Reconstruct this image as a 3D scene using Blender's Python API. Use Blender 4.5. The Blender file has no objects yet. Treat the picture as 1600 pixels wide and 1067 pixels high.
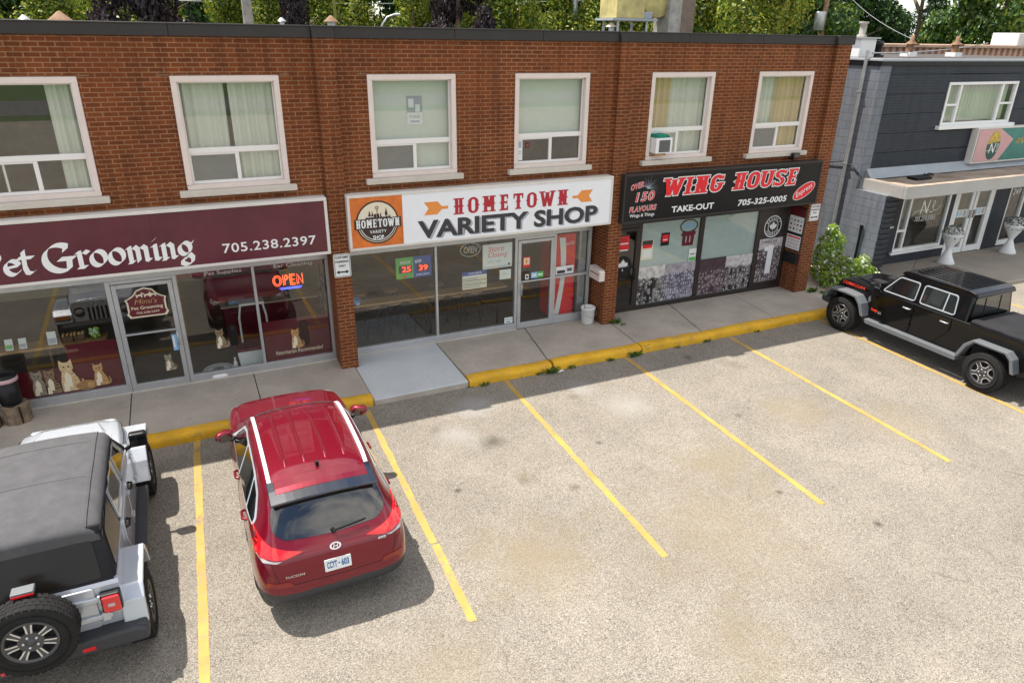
import bpy, bmesh, math, random
from mathutils import Vector, Matrix, geometry
from mathutils.bvhtree import BVHTree
random.seed(7)
S = bpy.context.scene
COL = S.collection
R = math.radians

# ---------------------------------------------------------------- camera, sky, sun, exposure
cd = bpy.data.cameras.new('camera'); cam = bpy.data.objects.new('camera', cd); COL.objects.link(cam); S.camera = cam
cd.sensor_width = 36.0; cd.lens = 1097.376 / 1600 * 36; cd.clip_start = 0.1; cd.clip_end = 2000
YAW, PITCH, ROLL = R(-25.194), R(23.526), R(0.929)
_r = Vector((1, 0, 0)); _u = Vector((0, math.sin(PITCH), math.cos(PITCH))); _f = Vector((0, math.cos(PITCH), -math.sin(PITCH)))
_r2 = _r * math.cos(ROLL) + _u * math.sin(ROLL); _u2 = -_r * math.sin(ROLL) + _u * math.cos(ROLL)
_M = Matrix.Rotation(YAW, 3, 'Z') @ Matrix((_r2, _u2, -_f)).transposed()
cam.matrix_world = Matrix.Translation((-2.544, -12.306, 5.995)) @ _M.to_4x4()

SUN_DIR = Vector((0.295, -0.36, -1.0)).normalized()
w = bpy.data.worlds.new('World'); S.world = w; w.use_nodes = True
nt = w.node_tree; bg = nt.nodes['Background']
sky = nt.nodes.new('ShaderNodeTexSky'); sky.sky_type = 'NISHITA'; sky.sun_disc = False
sky.sun_elevation = math.asin(-SUN_DIR.z); sky.sun_rotation = math.atan2(-SUN_DIR.x, -SUN_DIR.y)
sky.air_density = 1.0; sky.dust_density = 0.7; sky.ozone_density = 1.0
# a few thin summer clouds in the sky itself
tc = nt.nodes.new('ShaderNodeTexCoord'); no = nt.nodes.new('ShaderNodeTexNoise'); no.inputs['Scale'].default_value = 3.2
no.inputs['Detail'].default_value = 7; no.inputs['Roughness'].default_value = 0.6
cr = nt.nodes.new('ShaderNodeValToRGB'); cr.color_ramp.elements[0].position = 0.40; cr.color_ramp.elements[1].position = 0.60
mx = nt.nodes.new('ShaderNodeMix'); mx.data_type = 'RGBA'; mx.inputs[7].default_value = (8.2, 7.7, 7.0, 1)
nt.links.new(tc.outputs['Generated'], no.inputs['Vector']); nt.links.new(no.outputs['Fac'], cr.inputs['Fac'])
sx = nt.nodes.new('ShaderNodeSeparateXYZ'); mr_ = nt.nodes.new('ShaderNodeMapRange'); mr_.inputs[1].default_value = 0.06; mr_.inputs[2].default_value = 0.25; mu = nt.nodes.new('ShaderNodeMath'); mu.operation = 'MULTIPLY'
nt.links.new(tc.outputs['Generated'], sx.inputs[0]); nt.links.new(sx.outputs[2], mr_.inputs[0]); nt.links.new(mr_.outputs[0], mu.inputs[0]); nt.links.new(cr.outputs['Color'], mu.inputs[1]); nt.links.new(mu.outputs[0], mx.inputs[0]); nt.links.new(sky.outputs['Color'], mx.inputs[6])
nt.links.new(mx.outputs[2], bg.inputs['Color']); bg.inputs['Strength'].default_value = 0.12
sd = bpy.data.lights.new('sun', 'SUN'); sd.energy = 4.15; sd.angle = R(0.55); sd.color = (1.0, 0.935, 0.85)
so = bpy.data.objects.new('sun', sd); COL.objects.link(so); so.rotation_euler = SUN_DIR.to_track_quat('-Z', 'Y').to_euler(); so.location = (-10, 12, 30)
S.view_settings.view_transform = 'Standard'; S.view_settings.look = 'None'; S.view_settings.gamma = 1; S.view_settings.exposure = 0.92
S.render.engine = 'CYCLES'
S.cycles.max_bounces = 8; S.cycles.transparent_max_bounces = 12

# ---------------------------------------------------------------- helpers
def wloc(o):
    v = Vector((0, 0, 0))
    while o: v += o.location; o = o.parent
    return v
class MB:
    """collects faces and links them as one mesh object"""
    def __init__(s): s.v = []; s.f = []; s.m = []; s.s = []
    def add(s, vs, fs, mi=0, sm=False):
        b = len(s.v); s.v += [tuple(p) for p in vs]
        for f in fs: s.f.append([b + i for i in f]); s.m.append(mi); s.s.append(sm)
        return s
    def box(s, x0, x1, y0, y1, z0, z1, mi=0):
        if x0 > x1: x0, x1 = x1, x0
        if y0 > y1: y0, y1 = y1, y0
        if z0 > z1: z0, z1 = z1, z0
        v = [(x0,y0,z0),(x1,y0,z0),(x1,y1,z0),(x0,y1,z0),(x0,y0,z1),(x1,y0,z1),(x1,y1,z1),(x0,y1,z1)]
        return s.add(v, [(0,3,2,1),(4,5,6,7),(0,1,5,4),(1,2,6,5),(2,3,7,6),(3,0,4,7)], mi)
    def quad(s, a, b, c, d, mi=0): return s.add([a,b,c,d], [(0,1,2,3)], mi)
    def poly(s, pts, mi=0): return s.add(pts, [tuple(range(len(pts)))], mi)
    def prism(s, pts, fn, a, b, mi=0, sm=False):
        """outline pts (u,v) swept from depth a to b; fn(u,v,d)->xyz"""
        n = len(pts); v = [fn(p[0], p[1], a) for p in pts] + [fn(p[0], p[1], b) for p in pts]
        s.add(v, [tuple(range(n))[::-1], tuple(range(n, 2*n))], mi)
        return s.add(v, [(i, (i+1) % n, n + (i+1) % n, n + i) for i in range(n)], mi, sm)
    def tube(s, path, r, n=8, mi=0, caps=True):
        path = [Vector(p) for p in path]; rs = r if isinstance(r, (list, tuple)) else [r]*len(path)
        vs = []; t0 = None
        for i, p in enumerate(path):
            t = (path[min(i+1, len(path)-1)] - path[max(i-1, 0)]).normalized()
            if t0 is None: nrm = t.orthogonal().normalized()
            else: nrm = (nrm - t * nrm.dot(t)).normalized()
            t0 = t; bn = t.cross(nrm)
            for k in range(n):
                a = 2*math.pi*k/n; vs.append(p + (nrm*math.cos(a) + bn*math.sin(a))*rs[i])
        fs = [(i*n+k, i*n+(k+1) % n, (i+1)*n+(k+1) % n, (i+1)*n+k) for i in range(len(path)-1) for k in range(n)]
        s.add(vs, fs, mi, True)
        if caps: s.add(vs[:n], [tuple(range(n))[::-1]], mi); s.add(vs[-n:], [tuple(range(n))], mi)
        return s
    def lathe(s, prof, c, n=24, mi=0, ax='z', close=False, sm=True):
        vs = []
        for r, h in prof:
            for k in range(n):
                a = 2*math.pi*k/n; p, q = r*math.cos(a), r*math.sin(a)
                vs.append((c[0]+p, c[1]+q, c[2]+h) if ax == 'z' else ((c[0]+p, c[1]+h, c[2]+q) if ax == 'y' else (c[0]+h, c[1]+p, c[2]+q)))
        m = len(prof); rng = range(m) if close else range(m-1)
        return s.add(vs, [(i*n+k, i*n+(k+1) % n, ((i+1) % m)*n+(k+1) % n, ((i+1) % m)*n+k) for i in rng for k in range(n)], mi, sm)
    def disc(s, fn, c, r, n=28, mi=0, rx=None):
        return s.poly([fn(c[0] + (rx or r)*math.cos(2*math.pi*k/n), c[1] + r*math.sin(2*math.pi*k/n)) for k in range(n)], mi)
    def ring(s, fn, c, r0, r1, n=32, mi=0, e=1.0, a0=0, a1=2*math.pi):
        vs = []
        for k in range(n+1):
            a = a0 + (a1-a0)*k/n
            for r in (r0, r1): vs.append(fn(c[0] + e*r*math.cos(a), c[1] + r*math.sin(a)))
        return s.add(vs, [(2*k, 2*k+1, 2*k+3, 2*k+2) for k in range(n)], mi)
    def build(s, name, mats, parent=None, bevel=0, seg=2, ang=35, weld=False):
        off = wloc(parent) if parent else Vector((0, 0, 0))
        me = bpy.data.meshes.new(name)
        me.from_pydata([(p[0]-off.x, p[1]-off.y, p[2]-off.z) for p in s.v], [], s.f)
        for m in (mats if isinstance(mats, (list, tuple)) else [mats]): me.materials.append(m)
        me.polygons.foreach_set('material_index', s.m); me.polygons.foreach_set('use_smooth', s.s)
        bm = bmesh.new(); bm.from_mesh(me)
        if weld or bevel: bmesh.ops.remove_doubles(bm, verts=bm.verts, dist=1e-5)
        bm.to_mesh(me); bm.free(); me.update()
        o = bpy.data.objects.new(name, me); COL.objects.link(o)
        if parent: o.parent = parent
        if bevel:
            b = o.modifiers.new('bevel', 'BEVEL'); b.width = bevel; b.segments = seg; b.limit_method = 'ANGLE'; b.angle_limit = R(ang)
        return o
def thing(name, label, cat, loc=(0, 0, 0), group=None):
    o = bpy.data.objects.new(name, None); COL.objects.link(o); o.location = loc; o.empty_display_size = 0.2
    return tag(o, label, cat, group)
def tag(o, label, cat, group=None):
    o['label'] = label; o['category'] = cat
    if group: o['group'] = group
    return o
def struct(o): o['kind'] = 'structure'; return o
def FY(y): return lambda u, v: (u, y, v)          # facade plane
FD = lambda u, v, d: (u, d, v)                    # facade outline swept in depth

# ---------------------------------------------------------------- materials
def mat(name, col, rough=0.7, metal=0.0, spec=0.5, var=0.0, vscale=6.0, bump=0.0, bscale=60.0, coat=0.0, emit=None, es=0.0, col2=None, sheen=0):
    m = bpy.data.materials.new(name); m.use_nodes = True; t = m.node_tree; b = t.nodes['Principled BSDF']
    b.inputs['Base Color'].default_value = (*col, 1); b.inputs['Roughness'].default_value = rough; b.inputs['Metallic'].default_value = metal
    b.inputs['Specular IOR Level'].default_value = spec; b.inputs['Coat Weight'].default_value = coat; b.inputs['Coat Roughness'].default_value = 0.04
    if emit: b.inputs['Emission Color'].default_value = (*emit, 1); b.inputs['Emission Strength'].default_value = es
    if var or bump or col2:
        g = t.nodes.new('ShaderNodeTexCoord')
        if var or col2:
            n = t.nodes.new('ShaderNodeTexNoise'); n.inputs['Scale'].default_value = vscale; n.inputs['Detail'].default_value = 5; n.inputs['Roughness'].default_value = 0.65
            r = t.nodes.new('ShaderNodeValToRGB'); r.color_ramp.elements[0].position = 0.3; r.color_ramp.elements[1].position = 0.7
            c2 = col2 or tuple(min(1, c*(1+var)) for c in col); c1 = col if col2 else tuple(c*(1-var) for c in col)
            r.color_ramp.elements[0].color = (*c1, 1); r.color_ramp.elements[1].color = (*c2, 1)
            t.links.new(g.outputs['Object'], n.inputs['Vector']); t.links.new(n.outputs['Fac'], r.inputs['Fac']); t.links.new(r.outputs['Color'], b.inputs['Base Color'])
        if bump:
            n2 = t.nodes.new('ShaderNodeTexNoise'); n2.inputs['Scale'].default_value = bscale; n2.inputs['Detail'].default_value = 3
            bp = t.nodes.new('ShaderNodeBump'); bp.inputs['Strength'].default_value = bump; bp.inputs['Distance'].default_value = 0.01
            t.links.new(g.outputs['Object'], n2.inputs['Vector']); t.links.new(n2.outputs['Fac'], bp.inputs['Height']); t.links.new(bp.outputs['Normal'], b.inputs['Normal'])
    return m
def nd(t, kind, **kw):
    n = t.nodes.new(kind)
    for k, v in kw.items():
        if k in n.inputs: n.inputs[k].default_value = v
        else: setattr(n, k, v)
    return n
def ramp(t, fac, stops):
    r = t.nodes.new('ShaderNodeValToRGB'); e = r.color_ramp.elements
    e[0].position, e[1].position = stops[0][0], stops[1][0]; e[0].color = (*stops[0][1], 1); e[1].color = (*stops[1][1], 1)
    for p, c in stops[2:]: x = e.new(p); x.color = (*c, 1)
    t.links.new(fac, r.inputs['Fac']); return r.outputs['Color']
def mixc(t, fac, a, b, mode='MIX'):
    m = t.nodes.new('ShaderNodeMix'); m.data_type = 'RGBA'; m.blend_type = mode
    for sock, val in ((m.inputs[0], fac), (m.inputs[6], a), (m.inputs[7], b)):
        if isinstance(val, bpy.types.NodeSocket): t.links.new(val, sock)
        elif isinstance(val, (int, float)): sock.default_value = val
        else: sock.default_value = (*val, 1)
    return m.outputs[2]
def noise(t, vec, scale, detail=4, rough=0.6, dist=0.0):
    n = nd(t, 'ShaderNodeTexNoise', Scale=scale, Detail=detail, Roughness=rough, Distortion=dist); t.links.new(vec, n.inputs['Vector']); return n.outputs['Fac']
def g3(v): return (v, v, v)
def bumped(t, b, h, strength, dist=0.01):
    bp = nd(t, 'ShaderNodeBump', Strength=strength, Distance=dist); t.links.new(h, bp.inputs['Height']); t.links.new(bp.outputs['Normal'], b.inputs['Normal'])
def newmat(name, rough=0.8, spec=0.4):
    m = bpy.data.materials.new(name); m.use_nodes = True; t = m.node_tree; b = t.nodes['Principled BSDF']
    b.inputs['Roughness'].default_value = rough; b.inputs['Specular IOR Level'].default_value = spec
    pos = t.nodes.new('ShaderNodeNewGeometry').outputs['Position']; return m, t, b, pos

def brick_mat(name, c1, c2, mortar, bw=0.2032, rh=0.0677, ms=0.009, stain=(0.55, 0.55, 0.55), bump=0.6, rough=0.85, pal=None):
    m, t, b, pos = newmat(name, rough, 0.3)
    sp = t.nodes.new('ShaderNodeSeparateXYZ'); t.links.new(pos, sp.inputs[0])
    ad = nd(t, 'ShaderNodeMath', operation='ADD'); t.links.new(sp.outputs[0], ad.inputs[0]); t.links.new(sp.outputs[1], ad.inputs[1])
    cb = t.nodes.new('ShaderNodeCombineXYZ'); t.links.new(ad.outputs[0], cb.inputs[0]); t.links.new(sp.outputs[2], cb.inputs[1])
    br = nd(t, 'ShaderNodeTexBrick', **{'Scale': 1.0, 'Mortar Size': ms, 'Mortar Smooth': 0.25, 'Bias': 0.0, 'Brick Width': bw, 'Row Height': rh, 'Color1': (*c1, 1), 'Color2': (*c2, 1), 'Mortar': (*mortar, 1)})
    t.links.new(cb.outputs[0], br.inputs['Vector'])
    n1 = noise(t, pos, 1.1, 5, 0.6); n2 = noise(t, pos, 55, 3, 0.7)
    c = mixc(t, ramp(t, n1, [(0.35, g3(0.0)), (0.72, g3(0.45))]), br.outputs['Color'], tuple(x*s for x, s in zip(c1, stain)))
    c = mixc(t, 0.5, c, ramp(t, n2, [(0.25, g3(0.5)), (0.75, g3(1.25))]), 'MULTIPLY')
    # rain streaks and odd darker courses
    mp = t.nodes.new('ShaderNodeMapping'); mp.inputs['Scale'].default_value = (5.0, 5.0, 0.45); t.links.new(pos, mp.inputs['Vector'])
    c = mixc(t, ramp(t, noise(t, mp.outputs[0], 1.0, 5, 0.65), [(0.46, g3(0.0)), (0.72, g3(0.62))]), c, tuple(x*0.40 for x in c2))
    c = mixc(t, ramp(t, noise(t, pos, 0.5, 3, 0.5), [(0.5, g3(0.0)), (0.7, g3(0.15))]), c, tuple(min(1, x*1.35) for x in c1))
    t.links.new(c, b.inputs['Base Color'])
    h = nd(t, 'ShaderNodeMath', operation='MULTIPLY_ADD'); t.links.new(br.outputs['Fac'], h.inputs[0]); h.inputs[1].default_value = -1.0; t.links.new(n2, h.inputs[2])
    bumped(t, b, h.outputs[0], bump, 0.006)
    return m

M = {}
M['brick'] = brick_mat('red brown brick', (0.225, 0.058, 0.0135), (0.140, 0.036, 0.0105), (0.345, 0.18, 0.092))
M['block'] = brick_mat('grey painted block', (0.20, 0.222, 0.255), (0.18, 0.20, 0.232), (0.095, 0.105, 0.12), 0.405, 0.203, 0.008, (0.85, 0.85, 0.85), 0.5, 0.6)
M['dark_brick'] = brick_mat('charcoal painted brick', (0.038, 0.046, 0.060), (0.029, 0.036, 0.049), (0.024, 0.027, 0.034), 0.21, 0.0677, 0.008, (0.8, 0.8, 0.8), 0.8, 0.55)

def asphalt():
    m, t, b, pos = newmat('worn pale asphalt', 0.95, 0.2)
    big = noise(t, pos, 0.55, 4, 0.55); mid = noise(t, pos, 2.2, 5, 0.6)
    v = nd(t, 'ShaderNodeTexVoronoi', Scale=105.0); t.links.new(pos, v.inputs['Vector'])
    sep = t.nodes.new('ShaderNodeSeparateColor'); t.links.new(v.outputs['Color'], sep.inputs[0])
    sp = ramp(t, sep.outputs[0], [(0.0, (0.088, 0.078, 0.064)), (0.22, (0.19, 0.169, 0.138)), (0.62, (0.25, 0.225, 0.186)), (1.0, (0.375, 0.345, 0.295))])
    base = mixc(t, 0.85, sp, ramp(t, big, [(0.3, g3(0.80)), (0.7, g3(1.08))]), 'MULTIPLY')
    base = mixc(t, ramp(t, mid, [(0.45, g3(0.0)), (0.75, g3(0.3))]), base, (0.285, 0.258, 0.214))
    # worn tan patches where cars turn, darker band along the kerb, small oil spots
    spx = t.nodes.new('ShaderNodeSeparateXYZ'); t.links.new(pos, spx.inputs[0])
    for (px, py, r, col, k) in ((0.75, -6.1, 1.0, (0.235, 0.19, 0.125), 0.45), (3.2, -6.6, 1.7, (0.245, 0.20, 0.135), 0.3), (4.3, -5.4, 0.9, (0.235, 0.192, 0.125), 0.4), (1.35, -3.4, .22, (0.10, 0.09, 0.07), .6), (3.3, -2.55, .14, (0.13, 0.11, 0.08), .5), (1.35, -4.55, .18, (0.14, 0.12, 0.08), .55), (1.95, -5.0, .12, (0.12, 0.1, 0.08), .5), (-4.2, -5.2, .5, (.11, .1, .09), .6), (0.62, -2.7, .13, (.14, .12, .09), .6), (6.9, -2.6, .3, (.15, .13, .10), .4), (5.6, -4.3, .1, (.1, .09, .07), .5), (1.5, -2.2, .5, (.33, .32, .31), .5), (0.9, -3.0, .45, (.33, .32, .30), .45), (4.0, -3.2, .6, (.33, .315, .285), .45), (3.6, -2.3, .4, (.33, .32, .30), .4), (6.6, -4.6, .8, (.25, .2, .13), .35), (-0.9, -7.4, .9, (.24, .2, .14), .3), (7.9, -5.6, .9, (.26, .21, .14), .3), (2.2, -8.3, .8, (.22, .18, .12), .35), (-1.7, -4.6, .3, (.07, .06, .05), .6), (6.3, -2.0, .12, (.1, .08, .06), .6), (2.9, -4.1, .07, (.06, .05, .04), .7), (4.6, -6.3, .07, (.06, .05, .03), .7), (0.35, -4.4, .06, (.06, .05, .04), .7), (5.3, -7.4, .07, (.05, .045, .035), .7)):
        d = nd(t, 'ShaderNodeVectorMath', operation='DISTANCE'); t.links.new(pos, d.inputs[0]); d.inputs[1].default_value = (px, py, 0)
        mm = nd(t, 'ShaderNodeMath', operation='MULTIPLY_ADD'); t.links.new(mid, mm.inputs[0]); mm.inputs[1].default_value = r*2.0; t.links.new(d.outputs['Value'], mm.inputs[2])
        fac = ramp(t, mm.outputs[0], [(0.0, g3(k)), (0.001, g3(k))])
        mr = nd(t, 'ShaderNodeMapRange'); mr.inputs[1].default_value = r*1.0; mr.inputs[2].default_value = r*2.0; mr.inputs[3].default_value = min(.85, k*1.45); mr.inputs[4].default_value = 0; t.links.new(mm.outputs[0], mr.inputs[0])
        base = mixc(t, mr.outputs[0], base, col)
    # cracks
    cv = nd(t, 'ShaderNodeTexVoronoi', Scale=0.33); cv.feature = 'DISTANCE_TO_EDGE'
    wv = nd(t, 'ShaderNodeTexNoise', Scale=1.6, Detail=6); t.links.new(pos, wv.inputs['Vector'])
    wa = nd(t, 'ShaderNodeVectorMath', operation='MULTIPLY_ADD'); t.links.new(wv.outputs['Color'], wa.inputs[0]); wa.inputs[1].default_value = (0.9, 0.9, 0); t.links.new(pos, wa.inputs[2]); t.links.new(wa.outputs[0], cv.inputs['Vector'])
    ck = ramp(t, cv.outputs['Distance'], [(0.0, g3(0.55)), (0.005, g3(0.0))]); ckm = mixc(t, 1.0, ck, ramp(t, noise(t, pos, 0.45, 3), [(0.53, g3(0)), (0.64, g3(1))]), 'MULTIPLY')
    base = mixc(t, ckm, base, (0.07, 0.062, 0.05))
    t.links.new(base, b.inputs['Base Color']); bumped(t, b, sep.outputs[0], 0.55, 0.006)
    return m
M['asphalt'] = asphalt()
def concrete(name, a, c, spk=0.35):
    m, t, b, pos = newmat(name, 0.9, 0.25)
    n1 = noise(t, pos, 1.3, 6, 0.62); n2 = noise(t, pos, 75, 3, 0.7)
    col = ramp(t, n1, [(0.3, a), (0.72, c)])
    col = mixc(t, spk, col, ramp(t, n2, [(0.3, g3(0.45)), (0.7, g3(1.45))]), 'MULTIPLY')
    st = noise(t, pos, 5.5, 4, 0.7); col = mixc(t, ramp(t, st, [(0.6, g3(0)), (0.8, g3(0.35))]), col, tuple(x*0.55 for x in a))
    gv = nd(t, 'ShaderNodeTexVoronoi', Scale=2.6); t.links.new(pos, gv.inputs['Vector']); col = mixc(t, ramp(t, gv.outputs['Distance'], [(0.035, g3(0.55)), (0.06, g3(0))]), col, tuple(x*0.4 for x in a))
    t.links.new(col, b.inputs['Base Color']); bumped(t, b, n2, 0.3, 0.004); return m
M['walk'] = concrete('old concrete', (0.33, 0.29, 0.243), (0.46, 0.41, 0.345))
M['newwalk'] = concrete('fresh concrete', (0.45, 0.475, 0.48), (0.53, 0.555, 0.56), 0.2)
M['apron'] = concrete('tan concrete', (0.30, 0.265, 0.22), (0.37, 0.33, 0.28))
M['stone'] = concrete('limestone sill', (0.50, 0.45, 0.39), (0.62, 0.57, 0.50), 0.2)
def painted(name, col, wear, amt=0.5):
    m, t, b, pos = newmat(name, 0.7, 0.35)
    n1 = noise(t, pos, 7, 6, 0.75); n2 = noise(t, pos, 70, 3, 0.7); n3 = noise(t, pos, 2.0, 3)
    c = mixc(t, 0.7, col, ramp(t, n3, [(0.3, g3(0.66)), (0.7, g3(1.12))]), 'MULTIPLY'); n4 = noise(t, pos, 3.5, 6, 0.8); c = mixc(t, ramp(t, n4, [(0.56, g3(0)), (0.66, g3(amt))]), c, tuple(x*.5 for x in wear))
    c = mixc(t, ramp(t, n1, [(0.52, g3(0)), (0.68, g3(amt))]), c, wear); c = mixc(t, ramp(t, n2, [(0.52, g3(0)), (0.64, g3(amt))]), c, wear)
    t.links.new(c, b.inputs['Base Color']); bumped(t, b, n2, 0.3, 0.004); return m
M['kerb'] = painted('yellow kerb paint', (0.74, 0.40, 0.008), (0.36, 0.27, 0.13), 0.55)
M['line'] = painted('yellow line paint', (0.50, 0.315, 0.060), (0.26, 0.225, 0.17), 0.9)
M['grass'] = mat('grass', (0.045, 0.085, 0.02), 0.95, var=0.4, vscale=3, bump=0.5, bscale=30)
M['road'] = mat('road asphalt', (0.10, 0.098, 0.092), 0.95, var=0.15, vscale=2)
M['cap'] = mat('dark brown metal flashing', (0.036, 0.032, 0.030), 0.5, spec=.3, var=0.12, vscale=2.5)
M['frame'] = mat('pinkish white vinyl', (0.70, 0.60, 0.55), 0.5, var=0.06, vscale=3)
M['sash'] = mat('white vinyl sash', (0.76, 0.73, 0.70), 0.4)
M['alu'] = mat('brushed aluminium', (0.50, 0.51, 0.52), 0.42, metal=0.55, var=0.08, vscale=5)
M['alu_dull'] = mat('dull grey aluminium', (0.33, 0.36, 0.39), 0.55, var=0.1, vscale=3)
M['brown_frame'] = mat('dark brown storefront frame', (0.028, 0.020, 0.017), 0.4)
M['white'] = mat('white paint', (0.78, 0.78, 0.77), 0.45, var=0.05, vscale=2)
M['signwhite'] = mat('white sign face', (0.80, 0.81, 0.84), 0.3, var=0.02)
M['signframe'] = mat('pale sign frame', (0.66, 0.63, 0.58), 0.45, var=0.05)
M['maroon'] = mat('glossy maroon sign face', (0.098, 0.016, 0.027), 0.2, spec=0.5, var=0.25, vscale=1.2)
M['film'] = mat('maroon window film', (0.12, 0.007, 0.016), 0.35)
M['flint'] = mat('dark grit', (.04, .036, .03), .9)
M['black'] = mat('black', (0.009, 0.009, 0.010), 0.4, spec=.3)
M['signblack'] = mat('black sign face', (0.012, 0.011, 0.012), 0.3, spec=.25)
M['darkgrey'] = mat('charcoal lettering', (0.035, 0.030, 0.036), 0.45)
M['shadowgrey'] = mat('grey letter edging', (0.36, 0.39, 0.45), 0.5)
M['red'] = mat('crimson lettering', (0.42, 0.012, 0.028), 0.4)
M['bred'] = mat('bright red', (0.72, 0.012, 0.022), 0.4)
M['orange'] = mat('orange print', (0.76, 0.27, 0.05), 0.45)
M['logo'] = mat('orange wood print', (0.62, 0.15, 0.02), 0.4, var=0.25, vscale=4)
M['logobrown'] = mat('dark brown print', (0.035, 0.016, 0.012), 0.45)
M['cream'] = mat('cream print', (0.74, 0.66, 0.50), 0.5)
M['lightblue'] = mat('pale blue print', (0.25, 0.48, 0.72), 0.5)
M['blue'] = mat('blue print', (0.03, 0.08, 0.35), 0.45)
M['green'] = mat('green print', (0.10, 0.42, 0.08), 0.45)
M['paper'] = mat('white paper', (0.74, 0.75, 0.74), 0.7)
M['bluetape'] = mat('bright blue plastic', (0.02, 0.22, 0.62), 0.4)
M['frost'] = mat('pale frosted film', (0.50, 0.56, 0.55), 0.5, var=0.04)
M['tanwall'] = mat('tan interior wall', (0.52, 0.41, 0.29), 0.9, var=0.1)
M['intdark'] = mat('dark interior', (0.05, 0.045, 0.04), 0.8, var=0.2)
M['intfloor'] = mat('interior floor', (0.16, 0.135, 0.105), 0.55, var=0.2, vscale=2)
M['wood'] = mat('light wood counter', (0.36, 0.20, 0.085), 0.5, var=0.25, vscale=5)
M['darkwood'] = mat('dark wood', (0.10, 0.05, 0.025), 0.6, var=0.3)
M['bark'] = mat('weathered log', (0.20, 0.145, 0.095), 0.95, var=0.5, vscale=8, bump=0.8, bscale=25)
M['galv'] = mat('galvanised metal', (0.42, 0.43, 0.43), 0.4, metal=0.5, var=0.2, vscale=7)
M['rust'] = mat('rusty metal', (0.20, 0.11, 0.06), 0.8, var=0.5, vscale=9)
M['pole'] = mat('weathered pole', (0.34, 0.32, 0.29), 0.9, var=0.3, vscale=5)
M['brownpole'] = mat('old wooden pole', (0.27, 0.17, 0.10), 0.9, var=0.3, vscale=5)
M['duct'] = mat('pale yellow duct', (0.50, 0.42, 0.17), 0.6, var=0.35, vscale=2.5)
M['blind'] = mat('pale roller blind', (0.60, 0.64, 0.57), 0.85, var=0.03)
M['screen'] = mat('insect screen', (0.16, 0.165, 0.16), 0.8, var=0.1)
def curtain(name, a, c, scale):
    m, t, b, pos = newmat(name, 0.9, 0.1)
    sp = t.nodes.new('ShaderNodeSeparateXYZ'); t.links.new(pos, sp.inputs[0])
    cb = t.nodes.new('ShaderNodeCombineXYZ'); t.links.new(sp.outputs[0], cb.inputs[0])
    c_ = ramp(t, noise(t, cb.outputs[0], scale, 4, 0.6), [(0.3, a), (0.7, c)]); t.links.new(c_, b.inputs['Base Color']); return m
M['sheer'] = curtain('white sheer curtain', (0.55, 0.57, 0.48), (0.70, 0.71, 0.62), 14)
M['yellowcurtain'] = curtain('yellow beige curtain', (0.42, 0.30, 0.13), (0.72, 0.58, 0.32), 12)
def glass(name, tint, boost=1.9, rough=0.0):
    m = bpy.data.materials.new(name); m.use_nodes = True; t = m.node_tree; t.nodes.clear()
    out = t.nodes.new('ShaderNodeOutputMaterial'); tr = t.nodes.new('ShaderNodeBsdfTransparent'); tr.inputs[0].default_value = (*tint, 1)
    gl = t.nodes.new('ShaderNodeBsdfAnisotropic'); gl.inputs['Roughness'].default_value = rough; gl.inputs['Color'].default_value = (1, 1, 1, 1)
    lw = t.nodes.new('ShaderNodeLayerWeight'); lw.inputs[0].default_value = 0.5
    p = nd(t, 'ShaderNodeMath', operation='POWER'); t.links.new(lw.outputs['Facing'], p.inputs[0]); p.inputs[1].default_value = 5
    a = nd(t, 'ShaderNodeMath', operation='MULTIPLY_ADD'); t.links.new(p.outputs[0], a.inputs[0]); a.inputs[1].default_value = 0.96*boost*0.8; a.inputs[2].default_value = 0.043*boost; a.use_clamp = True
    mx = t.nodes.new('ShaderNodeMixShader'); t.links.new(a.outputs[0], mx.inputs[0]); t.links.new(tr.outputs[0], mx.inputs[1]); t.links.new(gl.outputs[0], mx.inputs[2]); t.links.new(mx.outputs[0], out.inputs[0])
    return m
M['glass'] = glass('clear window glass', (0.86, 0.90, 0.88), 2.1)
M['upglass'] = glass('upper window glass', (0.88, 0.91, 0.89), 3.1)
M['darkglass'] = mat('dark tinted car glass', (0.008, 0.010, 0.011), 0.03, spec=0.9, coat=1.0)
M['carglass'] = glass('car window glass', (0.30, 0.34, 0.33), 2.4)

# ---------------------------------------------------------------- lettering
_tc = {}
def glyphs(s, bold=0.0, shear=0.0, space=1.0):
    k = (s, bold, shear, space)
    if k in _tc: return _tc[k]
    c = bpy.data.curves.new('lettering', 'FONT'); c.body = s; c.offset = bold; c.shear = shear; c.space_character = space; c.resolution_u = 3; c.fill_mode = 'FRONT'
    o = bpy.data.objects.new('lettering', c); COL.objects.link(o); bpy.context.view_layer.update()
    me = bpy.data.meshes.new_from_object(o.evaluated_get(bpy.context.evaluated_depsgraph_get()))
    vs = [(v.co.x, v.co.y) for v in me.vertices]; fs = [tuple(p.vertices) for p in me.polygons]
    bpy.data.objects.remove(o); bpy.data.curves.remove(c); bpy.data.meshes.remove(me)
    x0 = min(v[0] for v in vs); x1 = max(v[0] for v in vs); y0 = min(v[1] for v in vs); y1 = max(v[1] for v in vs)
    _tc[k] = ([((v[0]-x0)/(x1-x0), (v[1]-y0)/(y1-y0)) for v in vs], fs); return _tc[k]
def text(mb, s, fn, u0, u1, v0, v1, mi=0, bold=0.02, shear=0.0, space=1.0, skew=0.0):
    """lettering fitted to the box u0..u1, v0..v1 of a plane fn(u,v)"""
    vs, fs = glyphs(s, bold, shear, space)
    mb.add([fn(u0 + a*(u1-u0), v0 + b*(v1-v0) + skew*a) for a, b in vs], fs, mi); return mb
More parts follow.
